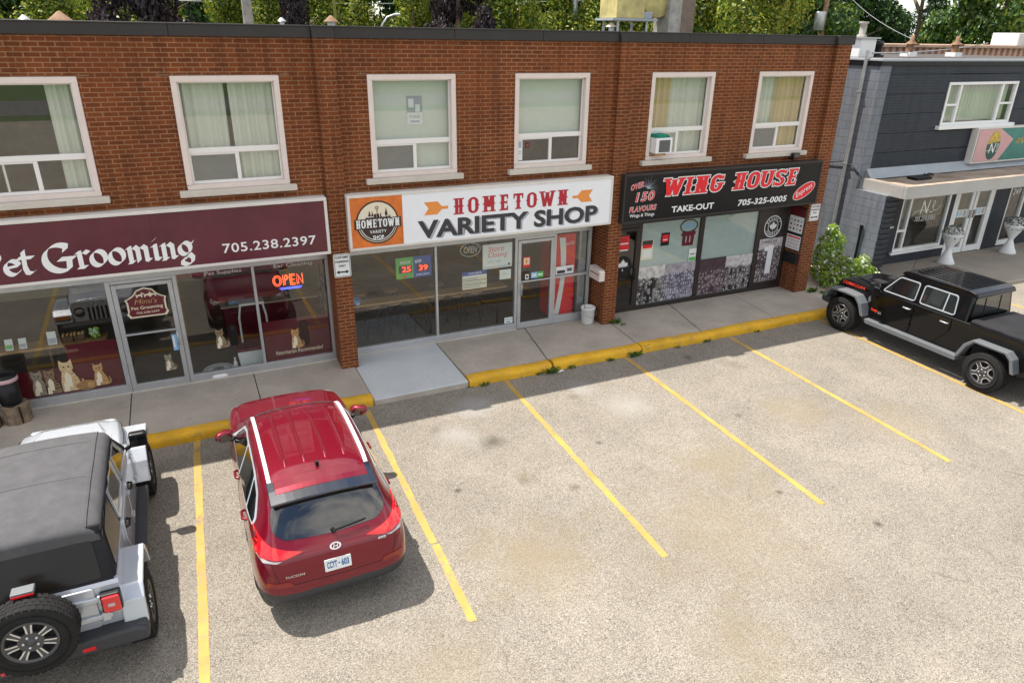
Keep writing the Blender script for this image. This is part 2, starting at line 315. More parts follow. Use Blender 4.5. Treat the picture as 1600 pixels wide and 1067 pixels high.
# hand-made slab letters: strokes as convex polygons in a unit-height cell
def slab(ch, t=0.17, w=0.56, sf=0.10, sh=0.075, spur=True):
    P = []
    def rect(a, b, c, d): P.append([(a, c), (b, c), (b, d), (a, d)])
    def stem(x):
        rect(x, x+t, sh, 1-sh); rect(x-sf*.6, x+t+sf*.6, 0, sh); rect(x-sf*.6, x+t+sf*.6, 1-sh, 1)
        if spur: P.append([(x, .44), (x-sf*.6, .5), (x, .56)]); P.append([(x+t, .56), (x+t+sf*.6, .5), (x+t, .44)])
    def arc(cx, cy, rx, ry, a0, a1, n=10):
        for k in range(n):
            a, b = R(a0+(a1-a0)*k/n), R(a0+(a1-a0)*(k+1)/n)
            P.append([(cx+(rx-t)*math.cos(a), cy+(ry-t*.8)*math.sin(a)), (cx+rx*math.cos(a), cy+ry*math.sin(a)), (cx+rx*math.cos(b), cy+ry*math.sin(b)), (cx+(rx-t)*math.cos(b), cy+(ry-t*.8)*math.sin(b))])
    def diag(x0, y0, x1, y1, tt=None): tt = tt or t; P.append([(x0, y0), (x0+tt, y0), (x1+tt, y1), (x1, y1)])
    m = sf*.6
    if ch == 'H': stem(m); stem(w-t-m); rect(m+t, w-t-m, .44, .57)
    elif ch == 'O':
        r = w/2; ry = .30; arc(r, 1-ry, r, ry, 0, 180); arc(r, ry, r, ry, 180, 360); rect(0, t, ry, 1-ry); rect(w-t, w, ry, 1-ry)
        if spur: P.append([(0, .44), (-sf*.5, .5), (0, .56)]); P.append([(w, .56), (w+sf*.5, .5), (w, .44)])
    elif ch == 'M':
        w = w*1.3; stem(m); stem(w-t-m); diag(m+t*.3, 1-sh, w/2-t/2, .3); diag(w-t-m-t*.3, 1-sh, w/2-t/2, .3)
    elif ch == 'N': w = w*1.1; stem(m); stem(w-t-m); diag(m+t*.2, 1-sh, w-t-m-t*.2, sh)
    elif ch == 'W':
        w = w*1.45; q = (w-t)/4; diag(0, 1-sh, q, 0); diag(2*q, .85, q, 0); diag(2*q, .85, 3*q, 0); diag(4*q, 1-sh, 3*q, 0)
        rect(-m, t+m, 1-sh, 1); rect(w-t-m, w+m, 1-sh, 1); rect(w/2-t*.7, w/2+t*.7, .84, .92)
    elif ch == 'E':
        stem(m); rect(m+t, w-m, 0, .13); rect(m+t, w-m, .87, 1); rect(m+t, w*.78, .44, .57); rect(w-m-.07, w-m, .13, .28); rect(w-m-.07, w-m, .72, .87); rect(w*.72, w*.78, .36, .64)
    elif ch == 'T':
        c = w/2-t/2; rect(c, c+t, sh, .86); rect(c-m, c+t+m, 0, sh); rect(0, w, .86, 1); rect(0, .07, .68, .86); rect(w-.07, w, .68, .86)
        if spur: P.append([(c, .44), (c-sf*.5, .5), (c, .56)]); P.append([(c+t, .56), (c+t+sf*.5, .5), (c+t, .44)])
    elif ch == 'I': w = t+2*m; stem(m)
    elif ch == 'G':
        r = w/2; ry = .32; arc(r, 1-ry, r, ry, 20, 180); arc(r, ry, r, ry, 180, 360); rect(0, t, ry, 1-ry); rect(w-t, w, ry, .46); rect(w*.5, w+m, .42, .52); rect(w-.08, w, .72, .95)
    elif ch == 'U':
        r = w/2; ry = .34; arc(r, ry, r, ry, 180, 360); rect(0, t, ry, 1-sh); rect(w-t, w, ry, 1-sh); rect(-m, t+m, 1-sh, 1); rect(w-t-m, w+m, 1-sh, 1)
    elif ch == 'S':
        r = w/2; arc(r, .74, r, .26, 20, 270); arc(r, .28, r, .28, 90, -160); rect(w-.08, w, .70, .98); rect(0, .08, .02, .32)
    elif ch == ' ': w = w*.7
    return P, w
def slab_text(s, gap=0.13, **kw):
    out = []; x = 0
    for ch in s:
        P, w_ = slab(ch, **kw)
        out += [[(a+x, b) for a, b in p] for p in P]; x += w_ + gap
    return out, x - gap
def inflate(p, d):
    n = len(p); area = sum(p[i][0]*p[(i+1) % n][1] - p[(i+1) % n][0]*p[i][1] for i in range(n))
    if area < 0: p = p[::-1]
    out = []
    for i in range(n):
        a, b, c = Vector(p[i-1]), Vector(p[i]), Vector(p[(i+1) % n])
        e1, e2 = (b-a), (c-b)
        if e1.length < 1e-6 or e2.length < 1e-6: out.append(p[i]); continue
        n1 = Vector((e1.y, -e1.x)).normalized(); n2 = Vector((e2.y, -e2.x)).normalized(); k = 1+n1.dot(n2)
        o = (n1+n2)/max(k, .5); out.append((b.x+o.x*d, b.y+o.y*d))
    return out
def put_polys(mb, polys, fn3, u0, v0, su, sv, mi=0, d0=0.0, shear=0.0, skew=0.0, inf=0.0):
    """polys at a plane fn3(u,v,depth); each a hair prouder than the last so that no two faces share a plane"""
    for i, p in enumerate(polys):
        q = [((a+shear*b)*su, b*sv) for a, b in p]
        q = inflate(q, inf)
        mb.poly([fn3(u0+a, v0+b+skew*a, d0 - 0.00004*(i % 60)) for a, b in q], mi)
def nib(path, wd, ang=38):
    """broad-pen stroke along a path -> quads"""
    n = Vector((math.cos(R(ang)), math.sin(R(ang))))*wd/2; out = []
    for a, b in zip(path[:-1], path[1:]):
        a, b = Vector(a), Vector(b); out.append([tuple(a-n), tuple(a+n), tuple(b+n), tuple(b-n)])
    return out
def arcp(cx, cy, rx, ry, a0, a1, n=12): return [(cx+rx*math.cos(R(a0+(a1-a0)*k/n)), cy+ry*math.sin(R(a0+(a1-a0)*k/n))) for k in range(n+1)]
# ================================================================ the setting
mb = MB(); mb.quad((-250, -250, -0.03), (250, -250, -0.03), (250, 350, -0.03), (-250, 350, -0.03)); struct(mb.build('ground', M['grass']))
mb = MB(); mb.quad((-60, -48, 0), (60, -48, 0), (60, -1.3, 0), (-60, -1.3, 0)); struct(mb.build('parking_lot', M['asphalt']))
mb = MB(); mb.quad((-120, -66, -0.012), (120, -66, -0.012), (120, -52, -0.012), (-120, -52, -0.012)); struct(mb.build('road', M['road']))
# sidewalk slabs with real joints
mb = MB(); ZS = 0.15
mb.box(-30, 13.3, -1.24, 0.60, -0.05, 0.105, 1)
xs = [-14, -11, -8.2, -3.93, -1.9, -0.10]
for a, b in zip(xs[:-1], xs[1:]): mb.box(a+.008, b-.008, -1.24 + .001, 0.62, 0.02, ZS)
def slab4(x0, x1, X0, X1, mi=0, y1=0.62):   # x at kerb, X at wall
    y0 = -1.239; v = [(x0, y0, .02), (x1, y0, .02), (X1, y1, .02), (X0, y1, .02), (x0, y0, ZS), (x1, y0, ZS), (X1, y1, ZS), (X0, y1, ZS)]
    mb.add(v, [(0,3,2,1),(4,5,6,7),(0,1,5,4),(1,2,6,5),(2,3,7,6),(3,0,4,7)], mi)
slab4(1.70, 3.43, 1.70, 3.76); slab4(3.455, 5.52, 3.785, 5.70); slab4(5.54, 7.2, 5.72, 7.62); slab4(7.222, 9.3, 7.645, 9.5); slab4(9.316, 13.3, 9.516, 13.3)
struct(mb.build('sidewalk', [M['walk'], M['intdark']], bevel=0.006, seg=1))
mb = MB(); y0, y1 = -1.47, 0.62
v = [(-0.09, y0, 0), (1.685, y0, 0), (1.685, y1, 0), (-0.09, y1, 0), (-0.09, y0+.02, .105), (1.685, y0+.02, .125), (1.685, y1, ZS+.004), (-0.09, y1, ZS+.004)]
mb.add(v, [(0,3,2,1),(4,5,6,7),(0,1,5,4),(1,2,6,5),(2,3,7,6),(3,0,4,7)]); struct(mb.build('sidewalk_slab', M['newwalk'], bevel=0.015))
mb = MB(); mb.quad((-0.085, y0-.003, 0.004), (1.68, y0-.003, .004), (1.68, y0+.014, .095), (-0.085, y0+.014, .085)); struct(mb.build('sidewalk_edge', M['stone' if 0 else 'walk']))
# kerbs: rounded yellow bars with uneven line
def kerb(pts, wdt=0.235, h=0.165):
    mb = MB(); n = 0; prof = [(-.5, 0), (-.5, .55), (-.42, .82), (-.28, .97), (0, 1.0), (.35, 1.0), (.5, .94), (.5, 0)]
    path = []
    for (a, b) in zip(pts[:-1], pts[1:]):
        L = (Vector(b)-Vector(a)).length; k = max(2, int(L/0.11))
        for i in range(k): path.append(Vector(a).lerp(Vector(b), i/k))
    path.append(Vector(pts[-1])); vs = []
    for i, p in enumerate(path):
        t = (path[min(i+1, len(path)-1)] - path[max(i-1, 0)]).normalized(); nn = Vector((-t.y, t.x)); j = random.uniform(-.009, .009) + .012*math.sin(i*.37); hh = h + random.uniform(-.006, .006) + .008*math.sin(i*.23+1)
        for a, b in prof: q = p + nn*(a*wdt + (j if a < 0 else 0) + random.uniform(-.004, .004)); vs.append((q.x, q.y, b*hh - (random.uniform(0, .022) if 0 < b < 1 and random.random() < .25 else 0)))
    m = len(prof); mb.add(vs, [(i*m+k, i*m+k+1, (i+1)*m+k+1, (i+1)*m+k) for i in range(len(path)-1) for k in range(m-1)], 0, True)
    mb.add(vs[:m], [tuple(range(m))]); mb.add(vs[-m:], [tuple(range(m))[::-1]])
    return mb.build('kerb', M['kerb'])
struct(kerb([(-14, -1.36), (-0.11, -1.36)])); struct(kerb([(1.70, -1.37), (3.42, -1.36)])); struct(kerb([(3.47, -1.36), (5.52, -1.35)])); struct(kerb([(5.54, -1.35), (9.0, -1.35), (13.3, -1.36)]))
# painted parking lines
def pline(x0, y0, x1, y1, wd=0.098):
    mb = MB(); a, b = Vector((x0, y0)), Vector((x1, y1)); n = max(2, int((b-a).length/.25)); t = (b-a).normalized(); nn = Vector((-t.y, t.x)); vs = []
    for i in range(n+1):
        p = a.lerp(b, i/n); j = random.uniform(-.008, .008); k = random.uniform(-.008, .008)
        vs += [(*(p - nn*(wd/2+j)), .004), (*(p + nn*(wd/2+k)), .004)]
    mb.add(vs, [(2*i, 2*i+1, 2*i+3, 2*i+2) for i in range(n)]); return struct(mb.build('parking_line', M['line']))
for k, x in enumerate((-2.98, -0.26, 2.42, 5.12, 7.82, 10.52)):
    if k == 1: pline(x, -1.6, x-.075, -5.35); pline(x-.065, -5.38, x-.11, -6.77, .10)
    elif k == 0: pline(x, -1.49, x-.16, -7.2, .10)
    else: pline(x, -1.5, x-.17, -6.77)
for x in (-5.7, -8.4, 13.2, 15.9): pline(x, -1.6, x-.15, -6.77)
mb = MB(); mb.box(13.3, 40, -1.6, 1.1, -0.05, 0.10); struct(mb.build('pavement', M['apron'], bevel=0.02))

# ================================================================ the brick building
bld = thing('brick_building', 'two storey orange brown brick building with three shopfronts and flat dark metal roof edge', 'building')
WL = [-5.26, -2.484, 0.498, 3.223, 6.221, 8.976]; WW, WH, WT = 1.57, 1.70, 5.364
WX = [(-8.1, 1.57)] + [(x, WW) for x in WL]
def wall_holes(mb, x0, x1, z0, z1, holes, y, dep, mi=0):
    xs = sorted({x0, x1, *[h[0] for h in holes], *[h[1] for h in holes]}); zs = sorted({z0, z1, *[h[2] for h in holes], *[h[3] for h in holes]})
    for a, b in zip(xs[:-1], xs[1:]):
        for c, d in zip(zs[:-1], zs[1:]):
            if any(h[0] <= a and b <= h[1] and h[2] <= c and d <= h[3] for h in holes): continue
            mb.quad((a, y, c), (b, y, c), (b, y, d), (a, y, d), mi)
    for (a, b, c, d) in holes:
        mb.quad((a, y, c), (a, y, d), (a, y+dep, d), (a, y+dep, c), mi); mb.quad((b, y, c), (b, y+dep, c), (b, y+dep, d), (b, y, d), mi)
        mb.quad((a, y, d), (b, y, d), (b, y+dep, d), (a, y+dep, d), mi); mb.quad((a, y, c), (a, y+dep, c), (b, y+dep, c), (b, y, c), mi)
mb = MB()
wall_holes(mb, -14, 11.45, 2.41, 5.93, [(x, x+w_, WT-WH, WT) for x, w_ in WX], 0.0, 0.25)
mb.quad((-14, 0, 2.41), (11.45, 0, 2.41), (11.45, 0.46, 2.41), (-14, 0.46, 2.41))            # soffit above the shopfronts
mb.quad((11.45, 0, 2.41), (11.45, 12, 2.41), (11.45, 12, 5.93), (11.45, 0, 5.93)); mb.quad((11.45, .45, 0), (11.45, 12, 0), (11.45, 12, 2.41), (11.45, .45, 2.41))
mb.quad((-14, 12, 0), (-14, 12, 5.93), (11.45, 12, 5.93), (11.45, 12, 0)); mb.quad((-14, 0, 0), (-14, 0, 5.93), (-14, 12, 5.93), (-14, 12, 0))
# steel lintel lines in the brick above each window
wall = mb.build('wall', M['brick'], bld)
mb = MB()
for x, w_ in WX[1:]: mb.box(x-.16, x-.012, -.004, .05, WT+.004, WT+.022); mb.box(x+w_+.012, x+w_+.16, -.004, .05, WT+.004, WT+.022); mb.box(x-.012, x+w_+.012, -.006, .05, WT+.003, WT+.016)
mb.build('lintel', M['rust'], wall)
PIL = [(-0.345, -0.03), (5.39, 5.71), (11.03, 11.452)]
for (a, b) in PIL + [(-6.9, -6.58)]:
    mb = MB(); mb.box(a, b, -0.10, 0.62 if a < 11 else 0.5, 0.08, 2.408); mb.box(a, b, -0.10, 0.002, 2.408, 5.93); mb.build('pilaster', M['brick'], bld)
mb = MB()   # parapet flashing with joints, wider over each pilaster
segs = [-14, -11, -8, -5.1, -2.4, -0.36, -0.01, 2.05, 3.75, 5.37, 5.73, 7.0, 8.9, 10.99, 11.49]
for i, (a, b) in enumerate(zip(segs[:-1], segs[1:])):
    pro = -0.135 if any(abs(a - q[0]) < .06 for q in PIL) else -0.055
    mb.box(a+.002, b-.002, pro, 0.32, 5.912, 6.075); mb.box(a+.0015, b-.0015, pro-.012, 0.325, 6.068, 6.095)
mb.box(11.43, 11.49, .33, 12.0, 5.912, 6.09); mb.box(-14, 11.43, 11.8, 12.05, 5.912, 6.09)
mb.build('parapet_cap', M['cap'], bld, bevel=0.006, seg=1)
mb = MB(); mb.box(-13.9, 11.44, .3, 11.9, 5.70, 5.78); mb.build('roof', M['road'], bld)
# rooms behind the glass
mb = MB(); mb.box(-13.9, 11.4, 0.5, 6.5, 0.05, 0.155, 1)            # shop floor
mb.box(-13.9, 11.4, 0.47, 11.8, 2.42, 3.05, 2)                     # floor between storeys
for x in (-0.19, 5.55): mb.box(x-.06, x+.06, .63, 6.5, .155, 2.42, 0); mb.box(x-.06, x+.06, .3, 6.5, 3.05, 5.68, 0)
mb.box(-13.9, 11.4, 6.5, 6.62, .155, 2.42, 0); mb.box(-13.9, 11.4, 3.6, 3.7, 3.05, 5.68, 0)
for x in (-5.6, 2.6, 8.4): mb.box(x-.05, x+.05, .3, 3.6, 3.05, 5.68, 0)
mb.build('room', [M['tanwall'], M['intfloor'], M['intdark']], bld)

def upper_window(x, w_, left, right, low):
    z1 = WT; z0 = WT-WH; fr = .085
    mb = MB(); Y0 = -.018
    mb.box(x, x+w_, Y0, .10, z1-fr, z1); mb.box(x, x+w_, Y0, .10, z0, z0+.075)
    mb.box(x, x+fr, Y0, .10, z0+.075, z1-fr); mb.box(x+w_-fr, x+w_, Y0, .10, z0+.075, z1-fr)
    win = mb.build('window', M['frame'], bld, bevel=0.006, seg=1)
    mb = MB(); zm = z0 + .545; a, b = x+fr+.001, x+w_-fr-.001; mid = (a+b)/2 + .02
    mb.box(a, b, .062, .118, zm, zm+.085)
    mb.box(mid-.03, mid+.03, .066, .115, z0+.12, zm); mb.box(a, b, .064, .117, z0+.076, z0+.12)
    mb.box(a, a+.022, .07, .12, zm+.085, z1-fr-.001); mb.box(b-.022, b, .07, .12, zm+.085, z1-fr-.001); mb.box(a+.022, b-.022, .07, .12, z1-fr-.024, z1-fr-.001)
    mb.box(a, a+.035, .072, .116, z0+.12, zm); mb.box(b-.03, b, .072, .116, z0+.12, zm); mb.box(a+.035, mid-.03, .072, .116, zm-.028, zm)
    mb.build('sash', M['sash'], win, bevel=0.004, seg=1)
    mb = MB(); mb.box(x-.13, x+w_+.10, -.105, .20, z0-.10, z0-.001); mb.build('sill', M['stone'], win, bevel=0.012)
    mb = MB(); mb.quad((a+.022, .095, zm+.085), (b-.022, .095, zm+.085), (b-.022, .095, z1-fr-.024), (a+.022, .095, z1-fr-.024)); mb.build('pane', M['upglass'], win)
    mb = MB(); mb.quad((a+.035, .093, z0+.12), (mid-.03, .093, z0+.12), (mid-.03, .093, zm-.028), (a+.035, .093, zm-.028)); mb.build('pane', M['upglass'], win)
    mb = MB(); mb.quad((mid+.03, .097, z0+.12), (b-.03, .097, z0+.12), (b-.03, .097, zm), (mid+.03, .097, zm)); mb.build('pane', M['upglass'], win)
    return win, a, b, mid, z0, zm, z1
def drape(win, x0, x1, z0, z1, m, y=.20, amp=.022, name='curtain', lean=0.0, wave=.085):
    mb = MB(); n = max(8, int((x1-x0)/.018)); vs = []
    ph = random.uniform(0, 6)
    for i in range(n+1):
        u = x0+(x1-x0)*i/n; yy = y + amp*math.sin(u/wave*2*math.pi*.62+ph) + amp*.5*math.sin(u/wave*3.1+1)
        vs += [(u+lean*(i/n), yy, z0), (u, yy, z1)]
    mb.add(vs, [(2*i, 2*i+2, 2*i+3, 2*i+1) for i in range(n)], 0, True); mb.build(name, m, win)
for i, (x, w_) in enumerate(WX):
    win, a, b, mid, z0, zm, z1 = upper_window(x, w_, 0, 0, 0)
    if i in (0, 1): drape(win, b-.36, b-.03, z0+.09, z1-.1, M['sheer'], lean=0.0)
    if i == 0: drape(win, a, a+.5, z0+.09, z1-.1, M['sheer'])
    if i == 2:
        drape(win, a-.02, mid-.06, z0+.09, z1-.1, M['sheer'], lean=-.02); drape(win, mid-.0, b+.02, z0+.09, z1-.1, M['sheer'])
    if i in (3, 4):
        mb = MB(); mb.box(a-.01, b+.01, .19, .196, (z0+.10) if i == 3 else zm+.03, z1-.09); mb.build('roller_blind', M['blind'], win)
    if i in (5, 6):
        s1 = a+.42 if i == 5 else a+.46
        if i == 5:
            drape(win, a-.02, a+.50, zm+.0, z1-.1, M['yellowcurtain'], .17); drape(win, a+.40, b+.02, z0+.09, z1-.1, M['sheer'], .22)
            drape(win, mid+.0, b-.2, z0+.09, zm, M['yellowcurtain'], .26)
        else:
            drape(win, a-.02, mid-.1, z0+.09, z1-.1, M['sheer'], .22); drape(win, mid-.14, b+.02, z0+.09, z1-.1, M['yellowcurtain'], .17)
    if i in (2, 3, 6):
        mb = MB(); mb.box(a+.037, mid-.032, .112, .116, z0+.122, zm-.03); mb.build('insect_screen', M['screen'], win)
    if i == 1:
        mb = MB(); mb.box(a+.30, a+.33, .10, .118, z0+.122, zm-.03); mb.build('sash_rail', M['sash'], win)

# ---------------- shopfronts: glazing frame > panes, door
GY = 0.42
def pane(x0, x1, z0, z1, par, m='glass', y=GY+.012):
    mb = MB(); mb.quad((x0, y, z0), (x1, y, z0), (x1, y, z1), (x0, y, z1)); return mb.build('pane', M[m], par)
def bars(name, rects, m, par, y0=GY-.035, y1=GY+.06, bev=.005):
    mb = MB()
    for i, (a, b, c, d) in enumerate(rects): mb.box(a, b, y0 + .0006*i, y1 - .0006*i, c, d)
    return mb.build(name, M[m], par, bevel=bev, seg=1)
def glass_door(par, x0, x1, z0, z1, m, hx, sash=.075, foot=.13):
    d = bars('door', [(x0, x0+sash, z0, z1), (x1-sash, x1, z0, z1), (x0+sash, x1-sash, z1-.07, z1), (x0+sash, x1-sash, z0, z0+foot)], m, par, GY-.045, GY+.02)
    pane(x0+sash, x1-sash, z0+foot, z1-.07, d, y=GY-.01)
    mb = MB(); mb.box(x0+sash, x1-sash, GY-.055, GY-.03, 1.215, 1.245); mb.build('push_bar', M[m if m != 'brown_frame' else 'black'], d)
    mb = MB(); mb.tube([(hx, GY-.045, 1.20), (hx, GY-.11, 1.20), (hx, GY-.11, .95), (hx, GY-.045, .95)], .014, 8); mb.build('handle', M['alu'] if m != 'brown_frame' else M['black'], d)
    return d
# variety shop
sf = bars('storefront', [(-.03, 5.30, 2.19, 2.405), (-.03, 3.47, .155, .30), (4.44, 5.30, .155, .32), (1.72, 1.77, .30, 2.19), (3.47, 3.53, .155, 2.19), (4.385, 4.44, .155, 2.19), (-.03, .03, .30, 2.19), (5.245, 5.30, .32, 2.19), (4.44, 5.245, 1.20, 1.245), (3.53, 4.385, 2.13, 2.19)], 'alu', bld)
for a, b, c, d in ((.03, 1.72, .30, 2.19), (1.77, 3.47, .30, 2.19), (4.44, 5.245, .32, 1.20), (4.44, 5.245, 1.245, 2.19)): pane(a, b, c, d, sf)
glass_door(sf, 3.535, 4.38, .165, 2.125, 'alu', 3.60)
mb = MB(); mb.box(-.03, 5.30, GY+.062, GY+.16, .155, .22); mb.box(5.06, 5.24, .50, .62, .32, 2.2); mb.build('end_panel', M['galv'], sf)
mb = MB(); mb.box(-.04, 3.52, GY-.05, GY-.036, .152, .175); mb.build('threshold', M['stone'], sf)
# wing shop
sf = bars('storefront', [(5.72, 11.02, 2.20, 2.405), (6.53, 11.02, .155, .25), (6.53, 6.61, .25, 2.20), (8.24, 8.36, .25, 2.20), (10.0, 10.12, .25, 2.20), (10.93, 11.02, .25, 2.20), (5.72, 5.80, .155, 2.20), (5.80, 6.53, 2.13, 2.20)], 'brown_frame', bld)
for a, b in ((6.61, 8.24), (8.36, 10.0)): pane(a, b, .25, 2.20, sf)
glass_door(sf, 5.80, 6.53, .165, 2.125, 'brown_frame', 6.44)
mb = MB(); mb.box(6.61, 8.24, GY+.022, GY+.026, .25, 2.20); mb.box(8.36, 10.0, GY+.022, GY+.026, .25, 2.20); mb.build('frosted_film', M['frost'], sf)
mb = MB(); mb.box(10.12, 10.93, GY-.005, GY+.03, .25, 2.20); mb.build('panel', M['brown_frame'], sf)
# grooming shop
sf = bars('storefront', [(-8, -.345, 2.19, 2.405), (-8, -3.93, .155, .31), (-2.93, -.345, .155, .30), (-3.98, -3.90, .155, 2.19), (-2.97, -2.90, .155, 2.19), (-1.69, -1.64, .30, 2.19), (-.40, -.345, .30, 2.19), (-6.2, -6.14, .31, 2.19), (-3.90, -2.97, 2.13, 2.19)], 'alu', bld)
for a, b in ((-8, -6.2), (-6.14, -3.98), (-2.90, -1.69), (-1.64, -.40)): pane(a, b, .31, 2.19, sf)
glass_door(sf, -3.895, -2.975, .165, 2.125, 'alu', -3.04)
mb = MB(); mb.box(-8, -.345, GY-.06, GY-.036, .15, .17); mb.build('threshold', M['stone'], sf)
mb = MB()   # maroon vinyl on the inside of the panes
mb.box(-6.12, -4.0, GY+.018, GY+.021, .315, .80); mb.box(-4.75, -4.0, GY+.018, GY+.021, .801, 1.18); mb.box(-1.62, -.41, GY+.018, GY+.021, .305, 1.10)
for a, b in ((-2.89, -1.70), (-1.63, -.41)): mb.box(a, b, GY+.018, GY+.021, 2.10, 2.185)
mb.build('window_film', M['film'], sf)
# ================================================================ shop signs
SY = -0.25
def F3(u, v, d): return (u, d, v)
def sign_box(x0, x1, z0, z1, framem, facem, root, rim=.05, seams=()):
    mb = MB(); f = rim
    for a, b, c, d in ((x0, x1, z1-f, z1), (x0, x1, z0, z0+f), (x0, x0+f, z0+f, z1-f), (x1-f, x1, z0+f, z1-f)): mb.box(a, b, SY, -.005, c, d)
    mb.build('sign_frame', M[framem], root, bevel=.006, seg=1)
    mb = MB(); xs = [x0+f, *seams, x1-f]
    for a, b in zip(xs[:-1], xs[1:]): mb.box(a+.001, b-.001, SY+.012, -.01, z0+f, z1-f)
    mb.build('sign_face', M[facem], root)
LY = SY + .009           # lettering plane
# --- grooming sign
g = thing('shop_sign', 'wide maroon shopfront sign with fancy white pet grooming lettering and phone number', 'sign', (-4, -.2, 2.45))
sign_box(-8.6, -.385, 2.455, 3.44, 'signframe', 'maroon', g, .05, (-5.9, -3.1))
mb = MB()
def pen(paths, x, wd, ang=38, z0=2.64, sc=.30):
    P = []
    for p in paths: P += nib([(a*sc, b*sc) for a, b in p], wd*sc, ang)
    put_polys(mb, P, F3, x, z0, 1, 1, 0, LY, skew=0)
q = .27
L_e = [arcp(.36, .36, .30, .36, 20, 330, 14), [(.08, .36), (.66, .46)]]
L_t = [[(.30, 1.15), (.24, .3), (.30, .04), (.46, 0), (.62, .10)], [(.02, .80), (.66, .80)]]
L_G = [arcp(.75, .62, .66, .66, 60, 300, 20), [(1.05, .02), (1.12, .55)], [(.70, .56), (1.34, .56)], [(1.08, 1.2), (1.02, .98)]]
L_r = [[(.06, .74), (.20, .78), (.20, 0)], [(.06, .0), (.40, .0)], [(.2, .6), (.42, .80), (.60, .70)]]
L_o = [arcp(.36, .38, .31, .38, 0, 360, 18)]
L_m = [[(.04, .74), (.16, .78), (.16, .02)], [(.16, .58), (.38, .80), (.52, .66), (.52, .02)], [(.52, .58), (.74, .80), (.90, .66), (.90, .06), (1.04, .03)], [(.06, .0), (.28, .0)]]
L_i = [[(.06, .74), (.20, .78), (.20, .06), (.36, .03)], [(.16, 1.02), (.24, 1.10)]]
L_n = [[(.04, .74), (.16, .78), (.16, .02)], [(.16, .58), (.40, .80), (.56, .66), (.56, .06), (.70, .03)], [(.06, .0), (.28, .0)]]
L_g = [arcp(.34, .46, .26, .32, 0, 360, 16), [(.60, .60), (.74, .80)], [(.5, .16), (.66, -.06), (.6, -.32), (.34, -.42), (.12, -.30), (.16, -.10), (.44, -.02)]]
L_P = [[(.30, 1.20), (.24, .5), (.30, 0)], arcp(.42, .86, .52, .36, 130, -120, 16), [(.05, 0), (.5, 0)]]
pen(L_P, -5.43, .29); pen(L_e, -5.12, .27); pen(L_t, -4.93, .27)
x = -4.62
for L, adv in ((L_G, 1.36), (L_r, .62), (L_o, .80), (L_o, .80), (L_m, 1.12), (L_i, .42), (L_n, .80), (L_g, .7)):
    sc = .305; pen(L, x, .28 if L is not L_G else .36, 38, 2.655 if L is not L_G else 2.64, sc); x += adv*sc*1.02
mb.build('lettering', M['white'], g); mb = MB(); text(mb, '705.238.2397', FY(LY), -2.12, -.62, 2.652, 2.81, 0, .012, 0, 1.08)
mb.build('lettering', M['white'], g)
# --- variety shop sign
g = thing('shop_sign', 'white shopfront sign with crimson and charcoal lettering and a round logo on an orange square', 'sign', (2.6, -.2, 2.45))
sign_box(-.045, 5.335, 2.455, 3.435, 'signframe', 'signwhite', g, .045)
mb = MB(); mb.box(.0, .932, LY, SY+.03, 2.50, 3.39); mb.build('logo_square', M['logo'], g)
cx, cz, cr_ = .47, 2.935, .385; y1 = LY - .003
mb = MB(); f = FY(y1); mb.disc(f, (cx, cz), cr_, 40, 0); mb.disc(FY(y1-.001), (cx, cz), cr_-.028, 40, 1)
def half(y, r, a0, a1, m): mb.poly([(cx+r*math.cos(R(a0+(a1-a0)*k/24)), y, cz+r*math.sin(R(a0+(a1-a0)*k/24))) for k in range(25)], m)
half(y1-.002, cr_-.04, -180, 0, 0)
mb.ring(FY(y1-.003), (cx, cz), cr_-.075, cr_-.062, 24, 2, 1.0, math.pi*1.03, math.pi*1.97)
random.seed(3)
for k in range(13):     # skyline on the badge
    xx = cx-.31+k*.05; top = cz+.08+random.uniform(.01, .11) if abs(xx-cx) < .24 else cz+.07
    mb.quad((xx, y1-.0026-.0001*k, cz), (xx+.045, y1-.0026-.0001*k, cz), (xx+.045, y1-.0026-.0001*k, top), (xx, y1-.0026-.0001*k, top), 0)
    if k in (3, 4, 7, 9): mb.poly([(xx+.005, y1-.0042, top-.002), (xx+.04, y1-.0042, top-.002), (xx+.022, y1-.0042, top+.08)], 0)
for a, b, c, d in ((-.24, -.07, .10, .112), (.07, .22, .10, .11), (-.22, -.2, .04, .06), (-.17, -.15, .04, .06), (.1, .12, .04, .06), (.16, .18, .04, .06)): mb.quad((cx+a, y1-.0048, cz+c), (cx+b, y1-.0048, cz+c), (cx+b, y1-.0048, cz+d), (cx+a, y1-.0048, cz+d), 2)
mb.ring(FY(y1-.005), (cx, cz+.26), .018, .03, 16, 0); mb.quad((cx-.006, y1-.005, cz+.14), (cx+.006, y1-.005, cz+.14), (cx+.006, y1-.005, cz+.235), (cx-.006, y1-.005, cz+.235), 0)
mb.box(cx-.415, cx+.425, y1-.007, y1-.005, cz-.105, cz+.075, 0)
pl, wd = slab_text('HOMETOWN', .12, t=.2, w=.6); put_polys(mb, pl, F3, cx-.385, cz-.085, .78/wd, .145, 2, y1-.0085)
text(mb, 'VARIETY', FY(y1-.008), cx-.15, cx+.15, cz-.19, cz-.135, 2, .02, 0, 1.15); text(mb, 'SHOP', FY(y1-.008), cx-.10, cx+.10, cz-.305, cz-.23, 2, .03)
mb.build('logo_badge', [M['logobrown'], M['cream'], M['paper']], g)
def arrow(x, z, s):
    y = LY; P = [(0, .118), (.26, .118), (.34, .025), (.46, .025), (.46, -.03), (.34, -.03), (.25, -.118), (0, -.118), (.085, 0)]
    mb = MB(); mb.prism([(x+s*a, z+b) for a, b in P], F3, y, y+.004, 0); return mb
arrow(1.335, 3.10, 1).build('arrow', M['orange'], g); arrow(4.862, 3.085, -1).build('arrow', M['orange'], g)
